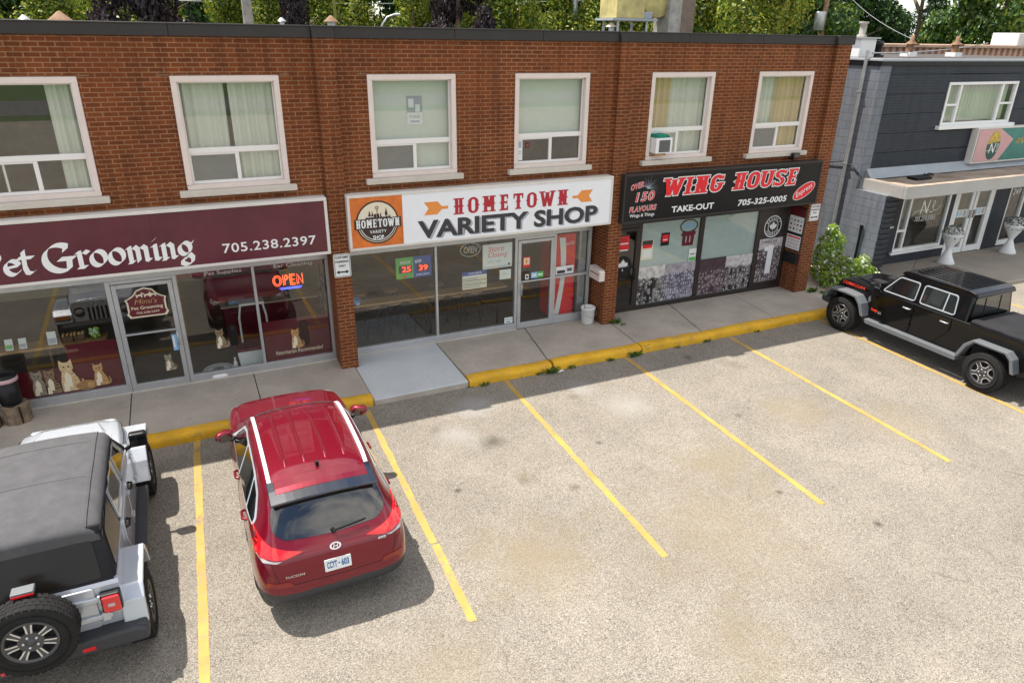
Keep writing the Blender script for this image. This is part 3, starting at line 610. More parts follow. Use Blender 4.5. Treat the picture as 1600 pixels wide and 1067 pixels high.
pl, wd = slab_text('HOMETOWN', .20, t=.165, w=.52, sf=.13, sh=.085)
mb = MB(); put_polys(mb, pl, F3, 1.90, 2.945, 2.40/wd, .30, 0, LY); mb.build('lettering', M['red'], g)
mb = MB(); text(mb, 'VARIETY SHOP', FY(LY+.001), 1.24, 5.035, 2.532, 2.865, 1, .038); text(mb, 'VARIETY SHOP', FY(LY-.001), 1.205, 5.0, 2.553, 2.888, 0, .034)
mb.build('lettering', [M['darkgrey'], M['shadowgrey']], g)
# --- wing shop sign
g = thing('shop_sign', 'black shopfront sign with slanted red slab lettering and a red oval at its right end', 'sign', (8.3, -.2, 2.42))
mbf = sign_box(5.605, 11.06, 2.43, 3.44, 'cap', 'signblack', g, .04)
pl, wd = slab_text('WING', .13, t=.23, w=.68, sf=.15, sh=.11); p2, w2 = slab_text('HOUSE', .12, t=.22, w=.66, sf=.14, sh=.11)
mb = MB()
for P, x0, x1, a in ((pl, 6.58, 8.13, 1), (p2, 8.45, 10.33, 1)):
    mb = MB(); W_ = wd if P is pl else w2; su = (x1-x0)/W_
    put_polys(mb, P, F3, x0, 2.935, su, .365, 1, LY+.003, .11, 0, .020); put_polys(mb, P, F3, x0, 2.935, su, .365, 0, LY-.001, .11); mb.build('lettering', [M['bred'], M['paper']], g)
mb = MB(); text(mb, 'TAKE-OUT', FY(LY), 6.85, 7.99, 2.565, 2.70, 0, .03); mb.build('lettering', M['paper'], g); mb = MB(); text(mb, '705-325-0005', FY(LY), 8.67, 10.11, 2.56, 2.70, 0, .03, .12, 1.05); mb.build('lettering', M['paper'], g); mb = MB(); text(mb, 'Wings & Things', FY(LY), 5.79, 6.41, 2.525, 2.615, 0, .012)
mb.build('lettering', M['paper'], g)
for s, u0, u1, v0, v1, sk in (('OVER', 5.77, 6.09, 3.10, 3.225, .07), ('150', 5.90, 6.38, 2.855, 3.06, .02), ('FLAVOURS', 5.77, 6.45, 2.645, 2.77, .02)):
    mb = MB(); text(mb, s, FY(LY), u0, u1, v0, v1, 1, .05, .15, 1.12, sk); text(mb, s, FY(LY-.002), u0+.006, u1-.006, v0+.006, v1-.006, 0, .012, .15, 1.12, sk); mb.build('lettering', [M['bred'], M['paper']], g)
mb = MB(); ex, ez = 10.62, 2.765
def tilt(y): return lambda u, v: (ex + u*.86 - v*.50*.9, y, ez + u*.42 + v*.9)
mb.disc(tilt(LY), (0, 0), .155, 36, 1, rx=.365); mb.disc(tilt(LY-.001), (0, 0), .142, 36, 0, rx=.35); text(mb, 'Express', tilt(LY-.002), -.27, .27, -.075, .075, 1, .005, .25)
mb.build('oval_badge', [M['bred'], M['paper']], g)
mb = MB()   # printed starburst beside OVER
for k in range(15):
    a = R(-25+k*13 + random.uniform(-4, 4)); L = random.uniform(.12, .30); c, s_ = math.cos(a), math.sin(a)
    mb.poly([(6.19-.004*s_, LY-.0005-.0001*k, 3.14+.004*c), (6.19+.004*s_, LY-.0005-.0001*k, 3.14-.004*c), (6.19+L*c*1.2, LY-.0005-.0001*k, 3.14+L*s_)], 0)
mb.disc(FY(LY-.003), (6.19, 3.14), .022, 14, 0); mb.build('starburst', M['shadowgrey'], g)

# --- small parking signs on the brick pillars
def parking_sign(x0, x1, z0, z1, label):
    g = thing('parking_sign', label, 'sign', ((x0+x1)/2, -.1, z0), 'customer parking signs on the pillars')
    def rr(a, b, c, d, r): return [(p[0], p[1]) for cx_, cz_, s in ((b-r, d-r, 0), (a+r, d-r, 90), (a+r, c+r, 180), (b-r, c+r, 270)) for p in arcp(cx_, cz_, r, r, s, s+90, 5)]
    mb = MB(); mb.prism(rr(x0, x1, z0, z1, .03), F3, -.113, -.101, 0); mb.build('plate', M['paper'], g)
    mb = MB(); o = rr(x0+.012, x1-.012, z0+.012, z1-.012, .025); i_ = rr(x0+.020, x1-.020, z0+.020, z1-.020, .02); n = len(o)
    mb.add([(p[0], -.1145, p[1]) for p in o+i_], [(k, (k+1) % n, n+(k+1) % n, n+k) for k in range(n)])
    w_ = x1-x0; h = z1-z0
    for s, a, b in (('CUSTOMER', .80, .90), ('PARKING', .62, .72), ('ONLY', .44, .54)):
        m_ = .11 if s != 'ONLY' else .28; text(mb, s, FY(-.1148), x0+m_*w_, x1-m_*w_, z0+a*h, z0+b*h, 0, .035)
    zc = z0+.22*h; mb.poly([(x0+p*w_, -.1149, zc+q_*h) for p, q_ in ((.12, 0), (.3, .085), (.3, .03), (.7, .03), (.7, .085), (.88, 0), (.7, -.085), (.7, -.03), (.3, -.03), (.3, -.085))])
    mb.build('lettering', M['black'], g)
parking_sign(-.335, -.035, 1.965, 2.395, 'white customer parking only sign with black arrow on pillar between grooming and variety shops')
parking_sign(11.10, 11.40, 1.965, 2.375, 'white customer parking only sign with black arrow on corner pillar of the brick building')

# ================================================================ on and behind the variety shop glass
def sheet(name, label, cat, x0, x1, z0, z1, m, y=GY+.016, th=.002, group=None, lines=None):
    g = thing(name, label, cat, ((x0+x1)/2, y, z0), group)
    mb = MB(); mb.box(x0, x1, y, y+th, z0, z1); mb.build('sheet', M[m], g)
    for i, (s, a, b, c, d, mm, kw) in enumerate(lines or []):
        mb = MB(); X = lambda t: x0+t*(x1-x0); Z = lambda t: z0+t*(z1-z0); yy = y-.0012-.0003*i
        if s is None: mb.quad((X(a), yy, Z(c)), (X(b), yy, Z(c)), (X(b), yy, Z(d)), (X(a), yy, Z(d)))
        else: text(mb, s, FY(yy), X(a), X(b), Z(c), Z(d), 0, **kw)
        mb.build('print' if s is None else 'lettering', M[mm], g)
    return g
sheet('paper_notice', 'white store closing notice handwritten in red hanging behind the shop window', 'notice', 2.76, 3.42, 1.585, 2.10, 'paper', lines=[('Store', .18, .72, .70, .93, 'bred', dict(bold=-.005, shear=.25)), ('Closing', .18, .84, .40, .66, 'bred', dict(bold=-.005, shear=.25)), ('oct / sat', .16, .62, .24, .36, 'shadowgrey', dict(bold=.0, shear=.2)), (None, .04, .96, .05, .08, 'shadowgrey', {}), (None, .86, .93, .09, .16, 'darkgrey', {})])
sheet('paper_notice', 'small plain white paper taped under the store closing notice', 'notice', 3.14, 3.40, 1.32, 1.53, 'paper', lines=[(None, .2, .6, .6, .64, 'shadowgrey', {}), (None, .2, .75, .45, .49, 'shadowgrey', {})])
sheet('hours_board', 'yellow and white striped information board with blue header behind the shop window', 'notice', 2.31, 2.85, 1.20, 1.575, 'cream', lines=[(None, .0, 1, .78, 1.0, 'blue', {}), ('CASH BACK', .25, .8, .84, .94, 'paper', dict(bold=.02)), (None, .03, .97, .68, .76, 'paper', {}), (None, .03, .97, .47, .50, 'darkgrey', {}), (None, .03, .97, .24, .27, 'darkgrey', {}), (None, .03, .6, .56, .62, 'shadowgrey', {}), (None, .03, .8, .33, .38, 'shadowgrey', {}), (None, .03, .7, .1, .16, 'shadowgrey', {})])
M['redled'] = mat('red display digits', (.6, .03, .02), .4, emit=(1, .08, .04), es=.9)
g = sheet('lottery_display', 'lit lottery jackpot display with green half and blue half in the shop window', 'display', .94, 1.66, 1.60, 2.025, 'blue', lines=[(None, 0, .49, 0, 1, 'green', {}), ('MAX', .12, .42, .70, .84, 'paper', dict(bold=.03, shear=.1)), ('6/49', .54, .72, .68, .86, 'paper', dict(bold=.03, shear=.1)), (None, .08, .44, .26, .62, 'logobrown', {}), (None, .58, .94, .26, .62, 'logobrown', {}), ('25', .16, .42, .30, .58, 'redled', dict(bold=.03)), ('39', .64, .90, .30, .58, 'redled', dict(bold=.03)), (None, .18, .30, .06, .14, 'bred', {}), ('SUPER DRAW', .56, .94, .08, .16, 'paper', dict(bold=.02))])
sheet('door_sticker', 'red and white illustrated sticker on variety shop door glass', 'sticker', 3.66, 3.83, 1.53, 1.75, 'bred', GY-.014, lines=[(None, .12, .88, .25, .92, 'cream', {}), (None, .35, .62, .35, .8, 'orange', {})])
sheet('door_sticker', 'blue and green payment sticker on variety shop door glass', 'sticker', 3.86, 4.15, 1.265, 1.40, 'lightblue', GY-.014, lines=[(None, .5, 1, 0, 1, 'green', {}), (None, .06, .42, .3, .7, 'paper', {}), (None, .56, .92, .35, .65, 'paper', {})])
sheet('door_sticker', 'brown notice with white corner on variety shop door glass', 'sticker', 3.63, 3.81, 1.25, 1.44, 'logobrown', GY-.014, lines=[(None, .5, .95, .05, .65, 'paper', {}), (None, .6, .85, .2, .5, 'darkgrey', {})])
sheet('window_sticker', 'small pale green sticker low in the variety shop window', 'sticker', 3.26, 3.45, .315, .45, 'paper', GY+.008, lines=[(None, .08, .92, .45, .9, 'frost', {}), (None, .2, .75, .15, .3, 'darkgrey', {})])
# unlit oval open sign
def open_sign(x0, x1, z0, z1, label, lit=None, m='shadowgrey', y=GY+.05):
    g = thing('open_sign', label, 'sign', ((x0+x1)/2, y, z0)); mb = MB(); cx_, cz_ = (x0+x1)/2, (z0+z1)/2; rx, rz = (x1-x0)/2, (z1-z0)/2
    mb.tube([(cx_+rx*math.cos(2*math.pi*k/28), y, cz_+rz*math.sin(2*math.pi*k/28)) for k in range(29)], .012, 6, caps=False); mb.build('tube', M[m], g)
    mb = MB(); text(mb, 'OPEN', FY(y), x0+.17*(x1-x0), x1-.14*(x1-x0), cz_-rz*.5, cz_+rz*.5, 0, .012, .2); mb.build('lettering', M[lit or m], g)
    mb = MB(); mb.tube([(x0+.1, y+.01, z1-.02), (x0+.1, y+.01, 2.19)], .003, 4); mb.tube([(x1-.1, y+.01, z1-.02), (x1-.1, y+.01, 2.19)], .003, 4); mb.build('wire', M['black'], g)
open_sign(2.29, 2.72, 1.885, 2.165, 'unlit oval open sign hanging in the variety shop window', m='galv')
open_sign(7.69, 8.17, 1.88, 2.165, 'dark unlit oval open sign behind the pale film of the wing shop', m='darkgrey', lit='lightblue', y=GY+.010)
M['neonred'] = mat('red neon', (.9, .1, .03), .4, emit=(1, .10, .03), es=1.5); M['neonblue'] = mat('blue neon', (.1, .15, .9), .4, emit=(.10, .12, 1), es=1.6)
g = thing('open_sign', 'lit red neon open sign with blue underline in the grooming shop window', 'sign', (-1.08, GY+.05, 1.7))
def neon(paths, m, nm):
    mb = MB(); y = GY+.05
    for p in paths: mb.tube([(a, y, b) for a, b in p], .0075, 6)
    mb.build(nm, M[m], g)
x0 = -1.34
for o in (0, .028):
    n_ = [arcp(x0+.075, 1.845, .075-o, .10-o, 0, 360, 16), [(x0+.18+o, 1.745+o*.3), (x0+.18+o, 1.945-o)], arcp(x0+.215, 1.895, .055-o*.7, .05-o*.7, 90, -90, 8), [(x0+.30+o, 1.945), (x0+.30+o, 1.745)], [(x0+.30+o, 1.945-o), (x0+.39, 1.945-o)], [(x0+.30, 1.845), (x0+.38, 1.845)], [(x0+.30+o, 1.745+o), (x0+.39, 1.745+o)], [(x0+.42+o, 1.745), (x0+.42+o, 1.945-o), (x0+.52-.0+o*.3, 1.745), (x0+.52, 1.945)]]
    neon(n_, 'neonred', 'neon_letters')
neon([[(x0+.10, 1.70), (x0+.50, 1.70)], [(x0+.12, 1.675), (x0+.48, 1.675)]], 'neonblue', 'neon_underline')

# red drinks machine seen through the right-hand pane
g = thing('vending_machine', 'red drinks vending machine with white ribbon behind the variety shop pane', 'vending machine', (4.72, .7, .155))
mb = MB(); mb.box(4.46, 4.99, .52, 1.15, .20, 2.12); mb.build('cabinet', M['bred'], g, bevel=.02)
mb = MB(); rb = [(4.56+.10*math.sin(t*2.6+.1)+ .05*t, .30+1.75*t) for t in [k/16 for k in range(17)]]; mb.add([p for i, (a, b) in enumerate(rb) for p in ((a - .05 - .06*abs(.5-i/16), .515, b), (a+.05+.02*(i/16), .515, b))], [(2*i, 2*i+2, 2*i+3, 2*i+1) for i in range(16)]); mb.build('ribbon', M['paper'], g)
mb = MB(); text(mb, 'Coca-Cola', FY(.512), 4.70, 4.94, 1.86, 1.94, 0, .0, .3, 1, .03); mb.build('lettering', M['paper'], g)
sheet('window_sticker', 'black and white sticker across the pane before the red machine', 'sticker', 4.47, 4.90, 1.265, 1.44, 'paper', GY+.008, lines=[(None, .06, .52, .1, .5, 'darkgrey', {}), (None, .6, .94, .2, .75, 'shadowgrey', {}), (None, .64, .88, .35, .6, 'darkgrey', {})])
# counter and stools
g = thing('counter', 'long light wood counter along the inside of the variety shop window', 'counter', (1.8, .9, .155))
mb = MB(); mb.box(.02, 3.45, .72, 1.05, 1.02, 1.06); mb.build('counter_top', M['wood'], g, bevel=.008)
for x in (.15, 1.75, 3.3): mb = MB(); mb.tube([(x, .9, .155), (x, .9, 1.02)], .025, 8); mb.build('leg', M['black'], g)
st = thing('bar_stool', 'x', 'stool', (0, 0, .155), 'bar stools at the window counter')
mb = MB(); mb.lathe([(0, .64), (.16, .64), (.175, .655), (.175, .675), (.16, .69), (0, .69)], (0, 0, .155), 20); mb.build('seat', M['wood'], st)
for sx in (-1, 1):
    for sy in (-1, 1): mb = MB(); mb.tube([(sx*.10, sy*.10, .64+.155), (sx*.17, sy*.17, .156)], .012, 6); mb.build('leg', M['black'], st)
mb = MB(); mb.tube([(.15*math.cos(a), .15*math.sin(a), .155+.22) for a in [k*math.pi/8 for k in range(17)]], .009, 6, caps=False); mb.build('foot_ring', M['black'], st)
def dup(root, loc, rz=0, label=None):
    r = root.copy(); COL.objects.link(r); r.location = loc; r.rotation_euler = (0, 0, rz)
    if label: r['label'] = label
    for ch in root.children:
        c = ch.copy(); COL.objects.link(c); c.parent = r
        for gch in ch.children: d_ = gch.copy(); COL.objects.link(d_); d_.parent = c
    return r
SN = ['leftmost light wood bar stool behind the left pane of the variety shop', 'second light wood bar stool from the left behind the variety shop window', 'third light wood bar stool from the left behind the variety shop window', 'fourth light wood bar stool from the left just right of the window bar', 'fifth light wood bar stool from the left behind the variety shop window', 'rightmost light wood bar stool in the near row of the variety shop']
for i, x in enumerate((.62, 1.08, 1.55, 2.05, 2.48, 2.92)):
    if i == 0: st.location = (x, 1.28, .155); st['label'] = SN[0]
    else: dup(st, (x, 1.28 + .03*(i % 2), .155), .2*i, SN[i])
for i, x in enumerate((.55, 1.25, 2.3)):
    dup(st, (x, 2.1, .155), .3*i, ['far light wood bar stool at left deep inside the variety shop', 'far light wood bar stool in the middle deep inside the variety shop', 'far light wood bar stool at right deep inside the variety shop'][i])
g = thing('blue_tub', 'small bright blue plastic tub on the variety shop counter', 'tub', (.19, .85, 1.06))
mb = MB(); mb.lathe([(0, 0), (.09, 0), (.11, .10), (.10, .10), (.085, .02)], (.19, .85, 1.06), 16); mb.build('body', M['bluetape'], g); mb = MB(); mb.box(.20, .26, .75, .78, 1.07, 1.10); mb.build('label_patch', M['paper'], g)
g = thing('ceiling_fan', 'black box speaker hanging inside the variety shop window', 'speaker', (1.72, 1.0, 2.0)); g.name = 'hanging_speaker'
mb = MB(); mb.box(1.55, 1.98, .9, 1.2, 1.72, 2.05); mb.build('body', M['black'], g, bevel=.02); mb = MB(); mb.tube([(1.76, 1.05, 2.05), (1.76, 1.05, 2.42)], .012, 6); mb.build('bracket', M['black'], g)
g = thing('display_shelf', 'dark shelving unit standing deep inside the variety shop', 'shelf', (2.4, 4.5, .155))
mb = MB()
for z in (.2, .6, 1.0, 1.4): mb.box(.6, 4.2, 4.3, 4.7, z, z+.03)
mb.box(.6, 4.2, 4.7, 4.73, .155, 1.6); mb.build('shelves', M['darkwood'], g)

# ================================================================ wing shop window graphics
def crowd_mat(name, lo, hi, paper, su, sv, top, side=.0):
    m, t, b, pos = newmat(name, .5, .4)
    mp = t.nodes.new('ShaderNodeMapping'); mp.inputs['Scale'].default_value = (su, 1, sv); t.links.new(pos, mp.inputs['Vector'])
    v = nd(t, 'ShaderNodeTexVoronoi', Scale=1.0, Randomness=.55); t.links.new(mp.outputs[0], v.inputs['Vector'])
    sep = t.nodes.new('ShaderNodeSeparateColor'); t.links.new(v.outputs['Color'], sep.inputs[0])
    body = ramp(t, sep.outputs[0], [(.25, lo), (.8, tuple(.45*(a+b_) for a, b_ in zip(lo, hi)))])
    c = mixc(t, ramp(t, v.outputs['Distance'], [(.20, g3(1)), (.34, g3(0))]), body, hi)
    c = mixc(t, ramp(t, noise(t, pos, 26, 3, .7), [(.46, g3(0)), (.6, g3(.7))]), c, lo)
    sp = t.nodes.new('ShaderNodeSeparateXYZ'); t.links.new(pos, sp.inputs[0])
    a = nd(t, 'ShaderNodeMath', operation='MULTIPLY_ADD'); t.links.new(noise(t, pos, 6, 3, .6), a.inputs[0]); a.inputs[1].default_value = .3; t.links.new(sp.outputs[2], a.inputs[2])
    mr = nd(t, 'ShaderNodeMapRange'); mr.inputs[1].default_value = top+.13; mr.inputs[2].default_value = top+.17; t.links.new(a.outputs[0], mr.inputs[0])
    c = mixc(t, mr.outputs[0], c, mixc(t, ramp(t, noise(t, pos, 9, 4, .6), [(.4, g3(0)), (.65, g3(.7))]), paper, tuple(x*.45 for x in paper)))
    t.links.new(c, b.inputs['Base Color']); return m
def photo_panel(x0, x1, z0, z1, label, lo, hi, paper, su, sv, top, y=GY-.002, group='old team photographs along the wing shop window'):
    g = thing('photo_poster', label, 'poster', ((x0+x1)/2, y, z0), group)
    mb = MB(); mb.box(x0, x1, y, y+.003, z0, z1); mb.build('sheet', crowd_mat('crowd print', lo, hi, paper, su, sv, top), g); return g
M['sepia'] = mat('plum print', (.085, .055, .065), .5, var=.15); M['oldgrey'] = mat('grey print', (.42, .41, .42), .5, var=.35, vscale=7)
photo_panel(6.615, 7.36, .27, 1.17, 'black and white team photograph at left of the wing shop window', (.012, .01, .012), (.60, .56, .54), (.66, .63, .60), 13, 8, .88)
photo_panel(7.37, 8.25, .27, 1.15, 'blue grey crowd photograph beside the window bar of the wing shop', (.10, .09, .13), (.66, .64, .68), (.42, .38, .42), 16, 10, .95)
photo_panel(8.365, 9.16, .27, 1.16, 'dark plum team photograph right of the wing shop window bar', (.055, .030, .038), (.42, .36, .37), (.075, .045, .055), 12, 9, .84)
photo_panel(9.165, 9.995, .27, 1.15, 'black and white team photograph at right end of the wing shop window', (.012, .01, .012), (.55, .5, .5), (.60, .57, .58), 14, 7, .86)
g = photo_panel(10.15, 10.90, .36, 1.475, 'tall pale poster of portraits on the dark panel of the wing shop', (.05, .035, .045), (.55, .5, .5), (.55, .50, .52), 13, 10, 1.22, GY-.012, None)
mb = MB(); text(mb, 'ORILLIA', FY(GY-.017), 10.22, 10.72, 1.36, 1.43, 0, .0); mb.box(10.45, 10.63, GY-.020, GY-.018, .56, 1.30, 1); mb.box(10.34, 10.45, GY-.0198, GY-.018, 1.16, 1.27, 1); mb.build('lettering', [M['black'], M['paper']], g)
g = thing('round_emblem', 'round white and black maple leaf emblem on the dark panel of the wing shop', 'emblem', (10.5, GY-.01, 1.5))
def leaf(mb, cx_, cz_, s, y, mi):
    P = [(0, 1), (.18, .62), (.36, .72), (.28, .30), (.52, .48), (.60, .34), (.90, .38), (.78, .12), (.92, .02), (.52, -.34), (.58, -.52), (.08, -.42), (.06, -.9)]
    P = P + [(-a, b) for a, b in P[::-1] if a > 0]
    from mathutils.geometry import tessellate_polygon as tp
    v = [(cx_+a*s, y, cz_+b*s) for a, b in P]; mb.add(v, [tuple(t) for t in tp([[Vector((a, b, 0)) for a, b in P]])], mi)
ec = (10.50, 1.775); y = GY-.012
mb = MB(); mb.disc(FY(y), ec, .275, 36, 1); mb.disc(FY(y-.001), ec, .25, 36, 0); mb.disc(FY(y-.002), ec, .165, 30, 1); mb.disc(FY(y-.003), ec, .150, 30, 0); leaf(mb, *ec, .13, y-.004, 1)
def ringtext(mb, s, c, r, a0, a1, h, y, mi, flip=False):
    for i, ch in enumerate(s):
        if ch == ' ': continue
        a = R(a0+(a1-a0)*(i+.5)/len(s)); p = (c[0]+r*math.cos(a), c[1]+r*math.sin(a)); rt = a-math.pi/2 + (math.pi if flip else 0); wch = h*.72 if ch != 'I' else h*.25
        fn = lambda u, v: (p[0]+u*math.cos(rt)-v*math.sin(rt), y, p[1]+u*math.sin(rt)+v*math.cos(rt)); text(mb, ch, fn, -wch/2, wch/2, -h/2, h/2, mi, .03)
ringtext(mb, 'PROUDLY', ec, .207, 160, 20, .062, y-.004, 1); ringtext(mb, 'CANADIAN', ec, .207, 205, 335, .06, y-.004, 1, True)
mb.build('print', [M['black'], M['paper']], g)
g = thing('round_emblem', 'black round maple leaf emblem low on the glass door of the wing shop', 'emblem', (6.19, GY-.02, 1.0)); mb = MB()
mb.disc(FY(GY-.016), (6.16, 1.24), .26, 32, 0, rx=.24); leaf(mb, 6.16, 1.28, .15, GY-.018, 1); text(mb, 'CANADIAN', FY(GY-.019), 5.99, 6.33, 1.21, 1.26, 2, .03); mb.build('print', [M['black'], M['paper'], M['shadowgrey']], g)
sheet('door_poster', 'red and white poster at the top of the wing shop glass door', 'poster', 5.99, 6.28, 1.62, 1.98, 'bred', GY-.016, lines=[(None, .05, .95, .42, .5, 'paper', {}), (None, .05, .95, .0, .08, 'paper', {}), (None, .05, .95, .92, 1.0, 'darkgrey', {}), (None, .2, .8, .6, .8, 'red', {})])
sheet('window_poster', 'small red and black poster near the top of the wing shop left pane', 'poster', 7.17, 7.40, 1.62, 1.92, 'black', GY+.008, lines=[(None, .12, .88, .3, .86, 'bred', {}), (None, .25, .75, .42, .5, 'paper', {})])
sheet('window_poster', 'pale poster with red band at left edge of the wing shop window', 'poster', 6.645, 6.965, 1.34, 1.80, 'cream', GY+.008, lines=[(None, .05, .95, .72, .98, 'darkgrey', {}), (None, .1, .9, .58, .76, 'bred', {}), (None, .15, .85, .12, .5, 'paper', {})])
sheet('window_poster', 'small white and green certificate beside the wing shop window bar', 'poster', 8.01, 8.225, 1.16, 1.46, 'paper', GY+.008, lines=[(None, .06, .94, .04, .32, 'green', {}), (None, .15, .85, .55, .62, 'darkgrey', {}), (None, .15, .7, .44, .48, 'shadowgrey', {})])
g = thing('hanging_shirt', 'dark maroon sports shirt hanging under the oval open sign', 'shirt', (7.94, GY+.012, 1.55)); mb = MB()
mb.prism([(7.78, 1.56), (8.09, 1.55), (8.11, 1.80), (8.15, 1.82), (8.12, 1.90), (8.0, 1.88), (7.9, 1.88), (7.77, 1.90), (7.73, 1.80), (7.78, 1.80)], F3, GY+.006, GY+.018); mb.build('shirt_body', M['film'], g); mb = MB(); text(mb, '11', FY(GY+.004), 7.86, 8.0, 1.63, 1.78, 0, .02); mb.build('lettering', M['shadowgrey'], g)
# menu board on the corner pillar
g = thing('menu_board', 'tall white menu board with dark red header on the corner pillar beside the wing shop', 'menu board', (10.78, .1, 1.15)); px = 11.028
def FX(x): return lambda u, v: (x, u, v)
mb = MB(); mb.box(px-.035, px, -.09, .40, 1.20, 2.27); mb.build('board', M['brown_frame'], g, bevel=.006)
def pq(a, b, c, d, m, k=0): mb = MB(); x = px-.037-.0006*k; mb.quad((x, a, c), (x, b, c), (x, b, d), (x, a, d)); mb.build('print', M[m], g)
pq(-.07, .38, 2.05, 2.25, 'film'); pq(-.07, .38, 1.64, 2.04, 'paper'); pq(-.07, .38, 1.22, 1.57, 'paper'); pq(-.07, .38, 1.575, 1.635, 'black'); pq(-.05, .36, 1.50, 1.54, 'bred', 1)
for r_ in range(3):
    for c_ in range(4): pq(.34-c_*.105-.05, .34-c_*.105, 1.70+r_*.105, 1.75+r_*.105, ('red', 'darkgrey', 'shadowgrey')[(r_+c_) % 3], 1)
for r_ in range(5): pq(-.03, .34, 1.26+r_*.045, 1.275+r_*.045, 'shadowgrey' if r_ % 2 else 'red', 1)
g = thing('letter_box', 'black metal letter box on the corner pillar under the menu board', 'mailbox', (px-.06, .1, .9)); mb = MB(); mb.box(px-.10, px, -.07, .34, .88, 1.10); mb.build('box', M['black'], g, bevel=.012); mb = MB(); mb.box(px-.115, px, -.08, .35, 1.085, 1.115); mb.build('lid', M['signblack'], g, bevel=.008)
# pale mailbox on the pillar of the variety shop
g = thing('letter_box', 'pale pink metal letter box on the pillar beside the variety shop', 'mailbox', (5.33, .1, 1.1)); mb = MB()
mb.prism([(-.09, 1.16), (.34, 1.16), (.34, 1.42), (.30, 1.44), (-.06, 1.40), (-.09, 1.36)], lambda u, v, d: (d, u, v), 5.25, 5.389); mb.build('box', M['frame'], g, bevel=.008); mb = MB(); mb.box(5.243, 5.25, -.06, .30, 1.30, 1.315); mb.build('slot', M['black'], g)
# white bucket
g = thing('bucket', 'white plastic bucket standing on the sidewalk by the brick pillar', 'bucket', (5.17, .20, ZS)); c = (5.17, .16, ZS)
mb = MB(); mb.lathe([(0, .002), (.125, .002), (.135, .01), (.155, .34), (.165, .345), (.165, .37), (.15, .372), (.13, .03), (0, .02)], c, 24); mb.build('body', M['white'], g)
mb = MB(); mb.tube([(c[0]-.165, c[1], ZS+.34), (c[0]-.17, c[1]-.11, ZS+.22), (c[0], c[1]-.185, ZS+.17), (c[0]+.17, c[1]-.11, ZS+.22), (c[0]+.165, c[1], ZS+.34)], .005, 6); mb.build('handle', M['galv'], g)
mb = MB(); mb.tube([(c[0]-.05, c[1]+.03, ZS+.05), (c[0]-.10, c[1]-.02, ZS+.47)], .010, 6); mb.build('stick', M['wood'], g)

# ================================================================ grooming shop window
def shape_decal(name, label, cat, shapes, x, z, s, y=GY-.0, group=None):
    g = thing(name, label, cat, (x, y, z), group); mb = MB()
    for i, (P, mi) in enumerate(shapes):
        from mathutils.geometry import tessellate_polygon as tp
        v = [(x+a*s, y-.0008*i, z+b*s) for a, b in P]; mb.add(v, [tuple(t) for t in tp([[Vector((a, b, 0)) for a, b in P]])], mi)
    return g, mb
def cat_shapes(tail=True, f=1):
    body = [(-.20, 0), (.26, 0), (.30, .12), (.24, .38), (.14, .60), (.10, .68), (-.12, .68), (-.16, .5), (-.20, .28)]
    head = [(f*a, b) for a, b in [(-.16, .68), (-.10, .62), (.10, .62), (.17, .70), (.17, .82), (.16, 1.0), (.07, .91), (-.06, .91), (-.15, 1.0), (-.17, .80)]]
    chest = [(-.10, .15), (.06, .12), (.08, .45), (0, .62), (-.09, .5)]; legs = [(-.17, 0), (-.03, 0), (-.02, .26), (-.14, .28)]
    sh = [(body, 0), (head, 0)]
    for k in range(4): sh.append(([(.08, .18+.11*k), (.27-.03*k, .20+.11*k), (.26-.03*k, .235+.11*k), (.08, .21+.11*k)], 1))
    sh += [(chest, 2), (legs, 2), ([(-.08, .76), (-.04, .74), (-.03, .78), (-.07, .80)], 3), ([(.05, .74), (.09, .76), (.08, .80), (.04, .78)], 3), ([(-.03, .69), (.03, .69), (0, .66)], 1)]
    if tail: sh.insert(0, ([(.22, 0), (.34, .02), (.40, .16), (.36, .34), (.31, .33), (.33, .16), (.24, .08)], 1))
    return sh
for nm in ((('orangecat'), (.46, .27, .11)), (('creamcat'), (.56, .42, .24)), (('tabby'), (.22, .15, .08)), (('greycat'), (.26, .22, .16)), (('browncat'), (.30, .17, .07))): M[nm[0]] = mat(nm[0].replace('cat', ' fur print'), nm[1], .7, var=.35, vscale=22)
CG = 'cat pictures on the grooming shop glass'
for x, z, s, b, st_, lb in ((-5.24, .36, .46, 'greycat', 'tabby', 'small grey cat picture with raised tail at left of the grooming window'), (-5.06, .36, .46, 'tabby', 'black', 'dark tabby cat picture second from left in the grooming window'), (-4.80, .36, .58, 'creamcat', 'orangecat', 'large cream cat picture sitting upright in the grooming window'), (-4.35, .38, .42, 'orangecat', 'browncat', 'small orange and white cat picture at the right of the cat row'), (-2.37, .73, .38, 'tabby', 'greycat', 'tabby cat picture in the pane right of the grooming door'), (-1.07, .51, .40, 'orangecat', 'browncat', 'orange cat picture on the maroon film under the neon sign'), (-3.26, .46, .32, 'greycat', 'tabby', 'small greenish cat picture low on the grooming shop door')):
    g, mb = shape_decal('cat_picture', lb, 'picture', cat_shapes(True), x, z, s, GY-.002 if x < -3.9 or x > -2.9 else GY-.014, CG); mb.build('print', [M[b], M[st_], M['cream'], M['black']], g)
g, mb = shape_decal('cat_picture', 'brown curled sleeping cat picture between two sitting cats', 'picture', [([(.30*math.cos(a)*1.2, .18+.20*math.sin(a)) for a in [k*math.pi/9 for k in range(18)]], 0), ([(.12*math.cos(a)+.12, .16+.10*math.sin(a)) for a in [k*math.pi/6 for k in range(12)]], 1)], -4.56, .345, .46, GY-.003, CG); mb.build('print', [M['browncat'], M['orangecat']], g)
